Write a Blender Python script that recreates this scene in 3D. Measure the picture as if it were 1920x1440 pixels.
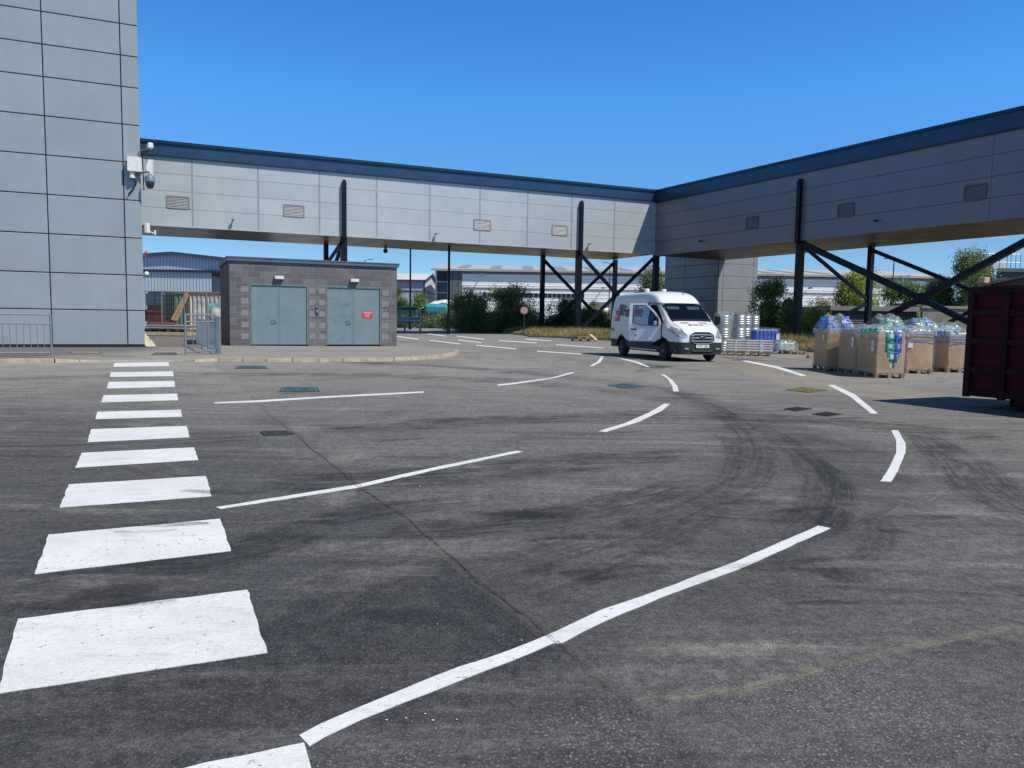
import bpy, bmesh, math, random
from mathutils import Vector, Matrix, noise
R = random.Random(7)
for o in list(bpy.data.objects): bpy.data.objects.remove(o)
S = bpy.context.scene
COL = S.collection
# ---------------------------------------------------------------- camera
F = 1440.0; CX, CY = 960.0, 720.0; CAMZ = 1.45
ROLL = 0.016; PIT = math.atan(124.0 / F)
fw = Vector((0, math.cos(PIT), -math.sin(PIT)))
r0 = Vector((1, 0, 0)); u0 = Vector((0, math.sin(PIT), math.cos(PIT)))
cr = r0 * math.cos(ROLL) + u0 * math.sin(ROLL)
cu = -r0 * math.sin(ROLL) + u0 * math.cos(ROLL)
CAM = Vector((0, 0, CAMZ))
cam = bpy.data.cameras.new('camera'); cam.lens = 27.0; cam.sensor_width = 36.0
cam.clip_end = 3000; cam.clip_start = 0.05
camo = bpy.data.objects.new('camera', cam); COL.objects.link(camo)
mw = Matrix((cr, cu, -fw)).transposed().to_4x4(); mw.translation = CAM
camo.matrix_world = mw
S.camera = camo
# ---------------------------------------------------------------- sky, sun, exposure
SUNH = Vector((0.612, -0.35)); SUNH.normalize(); EL = math.radians(54.8)
sd = Vector((SUNH.x * math.cos(EL), SUNH.y * math.cos(EL), math.sin(EL)))
W = bpy.data.worlds.new('World'); S.world = W; W.use_nodes = True
wt = W.node_tree; bg = wt.nodes['Background']
sky = wt.nodes.new('ShaderNodeTexSky'); sky.sky_type = 'NISHITA'; sky.sun_disc = False
sky.sun_elevation = EL; sky.sun_rotation = math.atan2(sd.x, sd.y)
sky.altitude = 0; sky.air_density = 1.0; sky.dust_density = 0.15; sky.ozone_density = 3.5
tcw = wt.nodes.new('ShaderNodeTexCoord'); spw = wt.nodes.new('ShaderNodeSeparateXYZ'); rpw = wt.nodes.new('ShaderNodeValToRGB')
wt.links.new(tcw.outputs['Generated'], spw.inputs[0]); wt.links.new(spw.outputs[2], rpw.inputs[0])
_e = rpw.color_ramp.elements; _e[0].position = 0; _e[0].color = (.48, .8, 1.4, 1); _e[1].position = 1; _e[1].color = (.45, .58, .68, 1)
for _p, _c in ((.055, (.55, .8, 1.16)), (.1, (.51, .76, 1.0)), (.265, (.42, 1.02, 1.54)), (.38, (.35, .95, 1.56)), (.55, (.42, .62, .8))):
    _k = _e.new(_p); _k.color = (*_c, 1)
mxw = wt.nodes.new('ShaderNodeMix'); mxw.data_type = 'RGBA'; mxw.blend_type = 'MULTIPLY'; mxw.inputs[0].default_value = 1
wt.links.new(sky.outputs[0], mxw.inputs[6]); wt.links.new(rpw.outputs[0], mxw.inputs[7])
wt.links.new(mxw.outputs[2], bg.inputs[0]); bg.inputs[1].default_value = 0.115
sun = bpy.data.lights.new('sun', 'SUN'); sun.energy = 5.0; sun.angle = math.radians(0.5); sun.color = (1, 0.955, 0.88)
suno = bpy.data.objects.new('sun', sun); COL.objects.link(suno)
suno.rotation_mode = 'QUATERNION'; suno.rotation_quaternion = (-sd).to_track_quat('-Z', 'Y'); suno.location = (30, -20, 40)
S.view_settings.view_transform = 'Standard'; S.view_settings.look = 'None'
S.view_settings.exposure = 0.0; S.view_settings.gamma = 1.0
# ---------------------------------------------------------------- geometry helpers
def ray(px, py):
    return fw + cr * ((px - CX) / F) + cu * ((CY - py) / F)
def G(px, py, z=0.0):                       # point of the level z under that sight line
    d = ray(px, py); t = (z - CAMZ) / d.z
    return Vector((d.x * t, d.y * t, z))
def V(px, py, P, n):                        # sight line meets a vertical plane
    d = ray(px, py); n = Vector((n[0], n[1], 0)); t = (Vector(P) - CAM).dot(n) / d.dot(n)
    return CAM + d * t
def A(px, py, Y):                           # sight line at a given distance along the view
    d = ray(px, py); return CAM + d * (Y / d.y)
def hor(v): v = Vector((v[0], v[1], 0)); v.normalize(); return v
dL = hor(ray(4150, 647)); dR = hor(ray(235, 584)); UP = Vector((0, 0, 1))
nL = Vector((dL.y, -dL.x, 0)); nR = Vector((-dR.y, dR.x, 0))   # faces seen by the camera
if nL.y > 0: nL = -nL
if nR.x > 0: nR = -nR

def tag(o, label=None, cat=None, group=None, kind=None):
    if label: o['label'] = label
    if cat: o['category'] = cat
    if group: o['group'] = group
    if kind: o['kind'] = kind
    return o
def thing(name, label, cat, loc=(0, 0, 0), rz=0.0, group=None):
    o = bpy.data.objects.new(name, None); COL.objects.link(o); o.empty_display_size = .2
    o.location = loc; o.rotation_euler = (0, 0, rz)
    return tag(o, label, cat, group)
KIDS = {}
def copy_tree(o, parent=None):
    c = o.copy(); COL.objects.link(c); c.parent = parent
    for ch in KIDS.get(o.name, []):
        k = copy_tree(ch, c); KIDS.setdefault(c.name, []).append(k)
    return c

class MB:
    def __init__(s): s.v = []; s.f = []; s.m = []; s.cur = 0
    def add(s, vs, fs):
        b = len(s.v); s.v += [tuple(x) for x in vs]
        for f in fs: s.f.append(tuple(b + i for i in f)); s.m.append(s.cur)
    def quad(s, a, b, c, d): s.add([a, b, c, d], [(0, 1, 2, 3)])
    def poly(s, pts): s.add(pts, [tuple(range(len(pts)))])
    def frame(s, o, ax, ay, az):            # box from corner o along three edge vectors
        o = Vector(o); ax = Vector(ax); ay = Vector(ay); az = Vector(az)
        p = [o, o + ax, o + ax + ay, o + ay]; p += [q + az for q in p]
        fs = [(0, 3, 2, 1), (4, 5, 6, 7), (0, 1, 5, 4), (1, 2, 6, 5), (2, 3, 7, 6), (3, 0, 4, 7)]
        if ax.cross(ay).dot(az) < 0: fs = [f[::-1] for f in fs]
        s.add(p, fs)
    def box(s, c, size, rz=0.0, rx=0.0, ry=0.0):
        m = Matrix.Rotation(rz, 3, 'Z') @ Matrix.Rotation(ry, 3, 'Y') @ Matrix.Rotation(rx, 3, 'X')
        ax, ay, az = m.col[0] * size[0], m.col[1] * size[1], m.col[2] * size[2]
        s.frame(Vector(c) - ax / 2 - ay / 2 - az / 2, ax, ay, az)
    def bbox(s, c, size, bev, rz=0.0):      # box with chamfered edges
        sx, sy, sz = [q / 2 for q in size]; b = bev
        m = Matrix.Rotation(rz, 3, 'Z'); c = Vector(c); vs = []; idx = {}
        for i in (-1, 1):
            for j in (-1, 1):
                for k in (-1, 1):
                    for t, (dx, dy, dz) in enumerate(((0, b, b), (b, 0, b), (b, b, 0))):
                        idx[(i, j, k, t)] = len(vs)
                        vs.append(c + m @ Vector((i * (sx - dx), j * (sy - dy), k * (sz - dz))))
        fs = []
        for i in (-1, 1):
            fs.append([idx[(i, j, k, 0)] for j, k in ((-1, -1), (1, -1), (1, 1), (-1, 1))][::i])
            fs.append([idx[(j, i, k, 1)] for j, k in ((-1, -1), (1, -1), (1, 1), (-1, 1))][::-i])
            fs.append([idx[(j, k, i, 2)] for j, k in ((-1, -1), (1, -1), (1, 1), (-1, 1))][::i])
        for i in (-1, 1):
            for j in (-1, 1):
                q = i * j
                fs.append([idx[(i, j, -1, 0)], idx[(i, j, 1, 0)], idx[(i, j, 1, 1)], idx[(i, j, -1, 1)]][::-q])
                fs.append([idx[(i, -1, j, 0)], idx[(i, 1, j, 0)], idx[(i, 1, j, 2)], idx[(i, -1, j, 2)]][::q])
                fs.append([idx[(-1, i, j, 1)], idx[(1, i, j, 1)], idx[(1, i, j, 2)], idx[(-1, i, j, 2)]][::-q])
                for k in (-1, 1):
                    fs.append([idx[(i, j, k, 0)], idx[(i, j, k, 1)], idx[(i, j, k, 2)]][::q * k])
        s.add(vs, [tuple(f) for f in fs])
    def beam(s, p, q, w, h=None, up=UP):
        p = Vector(p); q = Vector(q); h = h or w; d = (q - p)
        side = d.cross(up); 
        if side.length < 1e-6: side = d.cross(Vector((1, 0, 0)))
        side.normalize(); u2 = side.cross(d).normalized()
        s.frame(p - side * w / 2 - u2 * h / 2, side * w, d, u2 * h)
    def tube(s, p, q, r, n=10, r2=None, cap=True):
        p = Vector(p); q = Vector(q); r2 = r if r2 is None else r2
        d = (q - p).normalized(); a = d.orthogonal().normalized(); b = d.cross(a)
        vs = []
        for k in range(n):
            t = 2 * math.pi * k / n; e = a * math.cos(t) + b * math.sin(t)
            vs.append(p + e * r); vs.append(q + e * r2)
        fs = [(2 * k, 2 * ((k + 1) % n), 2 * ((k + 1) % n) + 1, 2 * k + 1) for k in range(n)]
        if cap: fs += [tuple(2 * k for k in range(n))[::-1], tuple(2 * k + 1 for k in range(n))]
        s.add(vs, fs)
    def path(s, pts, r, n=6):
        for a, b in zip(pts[:-1], pts[1:]): s.tube(a, b, r, n)
    def lathe(s, prof, c=(0, 0, 0), n=20, axis='Z', cap=True):
        c = Vector(c); vs = []
        for k in range(n):
            t = 2 * math.pi * k / n
            for (r, z) in prof:
                p = (r * math.cos(t), r * math.sin(t), z)
                if axis == 'Y': p = (p[0], p[2], p[1])
                if axis == 'X': p = (p[2], p[0], p[1])
                vs.append(c + Vector(p))
        m = len(prof); fs = []
        for k in range(n):
            k2 = (k + 1) % n
            for i in range(m - 1): fs.append((k * m + i, k2 * m + i, k2 * m + i + 1, k * m + i + 1))
        if cap:
            if prof[0][0] > 1e-4: fs.append(tuple(k * m for k in range(n))[::-1])
            if prof[-1][0] > 1e-4: fs.append(tuple(k * m + m - 1 for k in range(n)))
        s.add(vs, fs)
    def prism(s, pts, z0, z1):              # vertical prism over xy outline (ccw)
        n = len(pts); vs = [(p[0], p[1], z0) for p in pts] + [(p[0], p[1], z1) for p in pts]
        s.add(vs, [tuple(range(n))[::-1], tuple(range(n, 2 * n))] + [(i, (i + 1) % n, n + (i + 1) % n, n + i) for i in range(n)])
    def build(s, name, mat, parent=None, smooth=False, weld=False):
        me = bpy.data.meshes.new(name); me.from_pydata(s.v, [], s.f)
        mats = mat if isinstance(mat, (list, tuple)) else [mat]
        for q in mats: me.materials.append(q)
        if len(mats) > 1: me.polygons.foreach_set('material_index', s.m)
        if weld:
            bm = bmesh.new(); bm.from_mesh(me); bmesh.ops.remove_doubles(bm, verts=bm.verts, dist=1e-5)
            bmesh.ops.recalc_face_normals(bm, faces=bm.faces); bm.to_mesh(me); bm.free()
        if smooth:
            me.polygons.foreach_set('use_smooth', [True] * len(me.polygons))
            if smooth != 'all':
                try: me.set_sharp_from_angle(angle=math.radians(smooth if smooth is not True else 35))
                except Exception: pass
        me.update()
        o = bpy.data.objects.new(name, me); COL.objects.link(o)
        if parent is not None: o.parent = parent; KIDS.setdefault(parent.name, []).append(o)
        return o
def struct(name, mb, mat, **k):
    return tag(mb.build(name, mat, **k), kind='structure')
# ---------------------------------------------------------------- materials
def nn(t, typ, **k):
    n = t.nodes.new(typ)
    for a, b in k.items(): setattr(n, a, b)
    return n
def base_mat(name):
    m = bpy.data.materials.new(name); m.use_nodes = True; t = m.node_tree
    return m, t, t.nodes['Principled BSDF'], t.links
def mixc(t, fac, a, b, bt='MIX'):
    n = nn(t, 'ShaderNodeMix', data_type='RGBA', blend_type=bt)
    for i, x in ((0, fac), (6, a), (7, b)):
        if isinstance(x, (int, float)): n.inputs[i].default_value = x
        elif isinstance(x, (tuple, list)): n.inputs[i].default_value = (*x[:3], 1)
        else: t.links.new(x, n.inputs[i])
    return n.outputs[2]
def mth(t, op, a, b=None, c=None, clamp=False):
    n = nn(t, 'ShaderNodeMath', operation=op); n.use_clamp = clamp
    for i, x in enumerate((a, b, c)):
        if x is None: continue
        if isinstance(x, (int, float)): n.inputs[i].default_value = x
        else: t.links.new(x, n.inputs[i])
    return n.outputs[0]
def rng(t, x, a, b, c=0.0, d=1.0, smooth=True):
    n = nn(t, 'ShaderNodeMapRange'); n.interpolation_type = 'SMOOTHSTEP' if smooth else 'LINEAR'
    t.links.new(x, n.inputs[0])
    for i, q in enumerate((a, b, c, d)): n.inputs[i + 1].default_value = q
    return n.outputs[0]
def coords(t, kind='Object', scale=(1, 1, 1), rot=(0, 0, 0), loc=(0, 0, 0)):
    c = nn(t, 'ShaderNodeTexCoord'); m = nn(t, 'ShaderNodeMapping')
    m.inputs['Scale'].default_value = scale; m.inputs['Rotation'].default_value = rot; m.inputs['Location'].default_value = loc
    t.links.new(c.outputs[kind], m.inputs[0]); return m.outputs[0]
def nz(t, vec, scale, detail=4, rough=.55, dist=0.0, out=0):
    n = nn(t, 'ShaderNodeTexNoise'); n.inputs['Scale'].default_value = scale; n.inputs['Detail'].default_value = detail
    n.inputs['Roughness'].default_value = rough; n.inputs['Distortion'].default_value = dist
    t.links.new(vec, n.inputs['Vector']); return n.outputs[out]
def mat(name, col, rough=.6, metal=0.0, var=.12, vs=2.5, bump=0.0, bs=60.0, stretch=(1, 1, 1), dirt=None, coat=0.0, spec=None, damt=.5, dscale=1.2, isl=0.0, can=0.0):
    m, t, p, L = base_mat(name); v = coords(t, scale=stretch)
    n = nz(t, v, vs, 5)
    lo = tuple(c * (1 - var) for c in col); hi = tuple(min(1, c * (1 + var)) for c in col)
    c = mixc(t, rng(t, n, .3, .7), lo, hi)
    if dirt:
        d = rng(t, nz(t, v, dscale, 6, .65, .6), .5, .72, 0, damt)
        c = mixc(t, d, c, dirt)
    if isl:                                 # every panel a shade of its own, with faint rain streaks
        g = nn(t, 'ShaderNodeNewGeometry'); f = mth(t, 'MULTIPLY_ADD', g.outputs['Random Per Island'], isl * 2, 1 - isl)
        stk = nz(t, coords(t, scale=(5, 5, .25)), 1.5, 5, .6); f = mth(t, 'MULTIPLY', f, rng(t, stk, .35, .7, 1.01, .975))
        hs = nn(t, 'ShaderNodeHueSaturation'); L.new(c, hs.inputs['Color']); L.new(f, hs.inputs['Value']); c = hs.outputs[0]
    L.new(c, p.inputs['Base Color'])
    r = rng(t, nz(t, v, vs * 2.3, 4), .2, .8, max(.02, rough - .08), min(1, rough + .08), False)
    L.new(r, p.inputs['Roughness']); p.inputs['Metallic'].default_value = metal
    if coat: p.inputs['Coat Weight'].default_value = coat; p.inputs['Coat Roughness'].default_value = .04
    if spec is not None: p.inputs['Specular IOR Level'].default_value = spec
    if bump:
        b = nn(t, 'ShaderNodeBump'); b.inputs['Strength'].default_value = bump; b.inputs['Distance'].default_value = .02
        L.new(nz(t, v, bs, 6, .6), b.inputs['Height']); L.new(b.outputs[0], p.inputs['Normal'])
    if can:
        b = nn(t, 'ShaderNodeBump'); b.inputs['Strength'].default_value = can; b.inputs['Distance'].default_value = .05
        L.new(nz(t, v, .9, 2, .4), b.inputs['Height']); L.new(b.outputs[0], p.inputs['Normal'])
    return m
def leafmat(name, c1, c2, c3):
    m, t, p, L = base_mat(name)
    g = nn(t, 'ShaderNodeNewGeometry'); cr_ = nn(t, 'ShaderNodeValToRGB'); e = cr_.color_ramp.elements
    e[0].color = (*c1, 1); e[1].color = (*c3, 1); e[1].position = .95; k = e.new(.5); k.color = (*c2, 1)
    L.new(g.outputs['Random Per Island'], cr_.inputs[0])
    big = rng(t, nz(t, coords(t), .9, 3), .35, .65, .72, 1.25)
    h = nn(t, 'ShaderNodeHueSaturation'); L.new(cr_.outputs[0], h.inputs['Color']); L.new(big, h.inputs['Value'])
    L.new(h.outputs[0], p.inputs['Base Color']); p.inputs['Roughness'].default_value = .55
    tr = nn(t, 'ShaderNodeBsdfTranslucent'); L.new(h.outputs[0], tr.inputs[0])
    mx = nn(t, 'ShaderNodeMixShader'); mx.inputs[0].default_value = .3
    L.new(p.outputs[0], mx.inputs[1]); L.new(tr.outputs[0], mx.inputs[2]); L.new(mx.outputs[0], t.nodes['Material Output'].inputs[0])
    return m
def glassmat(name, tint=(.45, .55, .55), refl=.12, rough=.02):
    m, t, p, L = base_mat(name)
    tr = nn(t, 'ShaderNodeBsdfTransparent'); tr.inputs[0].default_value = (*tint, 1)
    gl = nn(t, 'ShaderNodeBsdfGlossy'); gl.inputs['Roughness'].default_value = rough
    lw = nn(t, 'ShaderNodeFresnel'); lw.inputs[0].default_value = 1.5
    mx = nn(t, 'ShaderNodeMixShader'); L.new(mth(t, 'ADD', lw.outputs[0], refl, clamp=True), mx.inputs[0])
    L.new(tr.outputs[0], mx.inputs[1]); L.new(gl.outputs[0], mx.inputs[2]); L.new(mx.outputs[0], t.nodes['Material Output'].inputs[0])
    return m
def filmmat(name, amt=.3, tint=(.93, .95, .96)):
    m, t, p, L = base_mat(name); v = coords(t)
    tr = nn(t, 'ShaderNodeBsdfTransparent'); tr.inputs[0].default_value = (*tint, 1)
    p.inputs['Base Color'].default_value = (.82, .86, .88, 1); p.inputs['Roughness'].default_value = .18
    p.inputs['Specular IOR Level'].default_value = .9
    b = nn(t, 'ShaderNodeBump'); b.inputs['Strength'].default_value = .6; b.inputs['Distance'].default_value = .03
    w = nz(t, coords(t, scale=(1, 1, .6)), 4, 3, .55, 1.8)
    L.new(w, b.inputs['Height']); L.new(b.outputs[0], p.inputs['Normal'])
    f = rng(t, nz(t, v, 5, 4, .6, 2.0), .38, .72, amt * .3, min(.95, amt * 2.0))
    mx = nn(t, 'ShaderNodeMixShader'); L.new(f, mx.inputs[0])
    L.new(tr.outputs[0], mx.inputs[1]); L.new(p.outputs[0], mx.inputs[2]); L.new(mx.outputs[0], t.nodes['Material Output'].inputs[0])
    return m
# ================================================================ GROUND
def line_field(t, P, a, b):                 # signed distance to the line a-b (left side positive)
    d = (b - a); d = Vector((d.x, d.y)); d.normalize(); n = (-d.y, d.x)
    sp = nn(t, 'ShaderNodeSeparateXYZ'); t.links.new(P, sp.inputs[0])
    x = mth(t, 'MULTIPLY', sp.outputs[0], n[0]); y = mth(t, 'MULTIPLY', sp.outputs[1], n[1])
    return mth(t, 'ADD', mth(t, 'ADD', x, y), -(a.x * n[0] + a.y * n[1]))
def asphalt():
    m, t, p, L = base_mat('asphalt'); P = coords(t)
    sp = nn(t, 'ShaderNodeSeparateXYZ'); L.new(P, sp.inputs[0])
    big = nz(t, P, .22, 5, .6, .8); mid = nz(t, P, 1.3, 6, .62, .5)
    st = nz(t, coords(t, scale=(.45, 2.6, 1), rot=(0, 0, .12)), .8, 6, .62, .7)
    st2 = nz(t, coords(t, scale=(.25, 3.0, 1), rot=(0, 0, -.18)), 1.7, 5, .6, .5)
    # worn, dusty surface farther up the yard; newer, darker mat round the crossing; grazing-view brightening painted in too
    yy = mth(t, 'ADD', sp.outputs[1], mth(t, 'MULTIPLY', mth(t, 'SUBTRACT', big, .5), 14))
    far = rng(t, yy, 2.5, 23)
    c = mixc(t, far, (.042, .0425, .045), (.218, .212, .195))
    crack = line_field(t, P, G(470, 740), G(1050, 1205))       # negative = crossing side
    crk = mth(t, 'ADD', crack, mth(t, 'MULTIPLY', mth(t, 'SUBTRACT', mid, .5), .25))
    old = rng(t, crk, -.05, .05)
    joint = line_field(t, P, G(1180, 1312), G(1920, 1172))
    jn = mth(t, 'ADD', joint, mth(t, 'MULTIPLY', mth(t, 'SUBTRACT', mid, .5), .5))
    up = rng(t, jn, -.08, .1)
    oldmask = mth(t, 'MULTIPLY', old, up)
    c = mixc(t, mth(t, 'MULTIPLY', oldmask, .40), c, (.125, .12, .112))
    c = mixc(t, mth(t, 'MULTIPLY', mth(t, 'MULTIPLY', old, mth(t, 'SUBTRACT', 1.0, up)), rng(t, big, .35, .6, .1, .5)), c, (.12, .116, .11))
    # drifts of pale dust and dark rubbed patches
    gr = mth(t, 'MULTIPLY', mth(t, 'SUBTRACT', nz(t, P, 38, 4, .75), .5), .30)
    def grained(x): return mth(t, 'ADD', x, gr)
    st3 = nz(t, coords(t, scale=(.5, 3.2, 1), rot=(0, 0, .35)), 1.0, 7, .7, .9)
    st4 = nz(t, coords(t, scale=(.45, 6.0, 1), rot=(0, 0, -.06)), .8, 7, .72, 1.1)
    iso = nz(t, P, .85, 7, .72, .6)
    dk = mixc(t, 1.0, c, (.34, .34, .36), 'MULTIPLY'); md = mixc(t, 1.0, c, (.52, .52, .54), 'MULTIPLY'); lt = mixc(t, .4, c, (.31, .295, .26))
    nearfade = rng(t, sp.outputs[1], 3, 12, .35, 1)
    c = mixc(t, rng(t, grained(st), .5, .75, 0, .75), c, lt)
    c = mixc(t, mth(t, 'MULTIPLY', rng(t, grained(st2), .50, .68, 0, .75), nearfade), c, md)
    c = mixc(t, rng(t, grained(st3), .52, .68, 0, .6), c, md)
    c = mixc(t, mth(t, 'MULTIPLY', rng(t, grained(st4), .54, .66, 0, .6), nearfade), c, dk)
    c = mixc(t, rng(t, grained(iso), .52, .68, 0, .65), c, md)
    c = mixc(t, rng(t, grained(big), .5, .66, 0, .6), c, md)
    c = mixc(t, rng(t, grained(nz(t, P, .5, 6, .7, 1.0)), .56, .7, 0, .5), c, lt)
    # the sweep where lorries turn is polished darker
    def ring(cx, cy, r, w):
        dx = mth(t, 'SUBTRACT', sp.outputs[0], cx); dy = mth(t, 'SUBTRACT', sp.outputs[1], cy)
        d = mth(t, 'SQRT', mth(t, 'ADD', mth(t, 'MULTIPLY', dx, dx), mth(t, 'MULTIPLY', dy, dy)))
        return rng(t, mth(t, 'ABSOLUTE', mth(t, 'SUBTRACT', mth(t, 'ADD', d, mth(t, 'MULTIPLY', mth(t, 'SUBTRACT', mid, .5), 1.6)), r)), w * .25, w, 1, 0)
    def circ(p1, p2, p3):
        ax, ay, bx, by, cx, cy = p1.x, p1.y, p2.x, p2.y, p3.x, p3.y; d = 2 * (ax * (by - cy) + bx * (cy - ay) + cx * (ay - by))
        ux = ((ax * ax + ay * ay) * (by - cy) + (bx * bx + by * by) * (cy - ay) + (cx * cx + cy * cy) * (ay - by)) / d
        uy = ((ax * ax + ay * ay) * (cx - bx) + (bx * bx + by * by) * (ax - cx) + (cx * cx + cy * cy) * (bx - ax)) / d
        return ux, uy, math.hypot(ax - ux, ay - uy)
    c1_ = circ(G(1290, 745), G(1425, 860), G(1180, 1010)); c2_ = circ(G(1470, 800), G(1570, 900), G(1440, 1010))
    swp = mth(t, 'MAXIMUM', ring(c1_[0], c1_[1], c1_[2], .75), ring(c2_[0], c2_[1], c2_[2], .8))
    c = mixc(t, mth(t, 'MULTIPLY', swp, rng(t, grained(iso), .36, .6, .25, .85)), c, mixc(t, 1.0, c, (.50, .50, .53), 'MULTIPLY'))
    # stone chippings, coarser and paler at the near right
    vo = nn(t, 'ShaderNodeTexVoronoi'); vo.inputs['Scale'].default_value = 95; L.new(P, vo.inputs['Vector'])
    fine = nz(t, P, 160, 3, .7)
    ch = nz(t, P, 62, 4, .8)
    coarse = mth(t, 'MULTIPLY', mth(t, 'SUBTRACT', 1.0, up), rng(t, nz(t, P, 1.1, 4), .42, .6, .15, 1))
    g2 = nz(t, P, 21, 4, .8); g3 = nz(t, P, 9, 5, .8)
    c = mixc(t, rng(t, g2, .34, .66, 0, 1), mixc(t, 1.0, c, (.70, .70, .71), 'MULTIPLY'), mixc(t, 1.0, c, (1.32, 1.31, 1.29), 'MULTIPLY'))
    c = mixc(t, rng(t, g3, .36, .64, 0, 1), mixc(t, 1.0, c, (.82, .82, .83), 'MULTIPLY'), mixc(t, 1.0, c, (1.2, 1.19, 1.18), 'MULTIPLY'))
    c = mixc(t, rng(t, fine, .38, .62, 0, 1), mixc(t, 1.0, c, (.78, .78, .78), 'MULTIPLY'), mixc(t, 1.0, c, (1.75, 1.72, 1.65), 'MULTIPLY'))
    c = mixc(t, mth(t, 'MULTIPLY', rng(t, ch, .53, .66), mth(t, 'MULTIPLY_ADD', coarse, .6, .3)), c, (.33, .32, .295))
    c = mixc(t, rng(t, vo.outputs['Distance'], .0, .35, .55, 0), c, (.02, .02, .022))
    spk = nn(t, 'ShaderNodeTexWhiteNoise'); spk.noise_dimensions = '2D'
    vo2 = nn(t, 'ShaderNodeTexVoronoi'); vo2.inputs['Scale'].default_value = 3.2; L.new(P, vo2.inputs['Vector'])
    c = mixc(t, rng(t, vo2.outputs['Distance'], .0, .018, .7, 0), c, (.5, .5, .48))
    L.new(c, p.inputs['Base Color'])
    L.new(rng(t, mid, .3, .7, .72, .9), p.inputs['Roughness']); p.inputs['Specular IOR Level'].default_value = .3
    b = nn(t, 'ShaderNodeBump'); b.inputs['Strength'].default_value = .6; b.inputs['Distance'].default_value = .008
    h = mth(t, 'ADD', mth(t, 'MULTIPLY', ch, .8), mth(t, 'MULTIPLY', vo.outputs['Distance'], .7))
    L.new(h, b.inputs['Height']); L.new(b.outputs[0], p.inputs['Normal'])
    return m
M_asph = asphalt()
g = MB()
xs = [-900, -200, -60, -20, 0, 20, 60, 200, 900]; ys = [-200, -20, 0, 10, 30, 60, 120, 300, 1500]
for i in range(8):
    for j in range(8): g.quad((xs[i], ys[j], 0), (xs[i + 1], ys[j], 0), (xs[i + 1], ys[j + 1], 0), (xs[i], ys[j + 1], 0))
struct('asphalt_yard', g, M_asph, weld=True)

def paint(name='road_paint', col=(.75, .745, .725), thr=.7, amt=.85):
    m, t, p, L = base_mat(name); P = coords(t)
    n = nz(t, P, 26, 6, .7, .3); n2 = nz(t, coords(t, scale=(1, 7, 1), rot=(0, 0, .15)), 9, 6, .7, .4); n3 = nz(t, P, 1.5, 3)
    c = mixc(t, rng(t, n3, .35, .65), tuple(q * .9 for q in col), col)
    c = mixc(t, rng(t, n2, .56, .72, 0, .33), c, tuple(q * .62 for q in col))
    sm = nz(t, coords(t, scale=(1, 2.2, 1), rot=(0, 0, .3)), 2.4, 6, .7, 1.2); c = mixc(t, rng(t, sm, .5, .68, 0, .5), c, tuple(q * .7 for q in col))
    wear = rng(t, mth(t, 'ADD', n, mth(t, 'MULTIPLY', n3, .18)), thr, thr + .07, 0, amt)
    c = mixc(t, wear, c, (.07, .07, .07)); g4 = nz(t, P, 70, 4, .8); c = mixc(t, rng(t, g4, .35, .65, 0, 1), mixc(t, 1.0, c, (.86, .86, .86), 'MULTIPLY'), c)
    L.new(c, p.inputs['Base Color']); p.inputs['Roughness'].default_value = .55
    b = nn(t, 'ShaderNodeBump'); b.inputs['Strength'].default_value = .5; b.inputs['Distance'].default_value = .01
    L.new(mth(t, 'ADD', n, mth(t, 'MULTIPLY', n2, .8)), b.inputs['Height']); L.new(b.outputs[0], p.inputs['Normal'])
    return m
M_paint = paint()
def ragged(pts, step, amp):                 # outline with a slightly uneven edge, in metres
    out = []
    for a, b in zip(pts, pts[1:] + pts[:1]):
        n = max(1, int((b - a).length / step)); d = (b - a)
        nrm = Vector((-d.y, d.x, 0)); nrm.normalize()
        for k in range(n):
            q = a + d * (k / n)
            if k: q = q + nrm * (noise.noise(q * 7) * amp * 1.6 + R.uniform(-amp, amp) * .4)
            out.append(q)
    return out
def marking(name, px, label, cat, z=.004, m=None, amp=.004, step=.06, group=None, Z0=0.0):
    pts = [G(x, y, Z0 + z) for x, y in px]
    pts = ragged(pts, step, amp)
    mb = MB(); mb.poly(pts)
    # turned-down rim so the thick paint has an edge
    n = len(pts); 
    mb.add(pts + [p - Vector((0, 0, z - .0005)) for p in pts], [(i, n + i, n + (i + 1) % n, (i + 1) % n) for i in range(n)])
    o = mb.build(name, m or M_paint, weld=True)
    return tag(o, kind='structure')
bars = [[(215, 680.5), (316, 679), (317, 686), (212, 687.5)], [(208, 698), (324, 696), (326, 705), (206, 706.5)],
 [(204, 716), (327, 714), (328, 725), (200, 728)], [(194, 741), (332, 738), (334, 750), (190, 754)],
 [(183, 772), (339, 768), (341, 781), (179, 785.5)], [(171, 804.5), (350, 798.5), (355.5, 819.5), (164, 828.5)],
 [(153, 849), (364, 838.5), (372, 862), (141, 876.5)], [(129, 908), (386, 892), (397, 930), (112, 951)],
 [(91, 1002), (413, 972.5), (433, 1032.5), (65, 1076)], [(34, 1160), (463, 1105.5), (501, 1223), (-6, 1300)],
 [(345, 1440), (570, 1392), (586, 1450), (560, 1560), (-200, 1720), (-110, 1537)]]
for k, b in enumerate(bars): marking('crossing_stripe', b, '', '', amp=.006)
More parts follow.
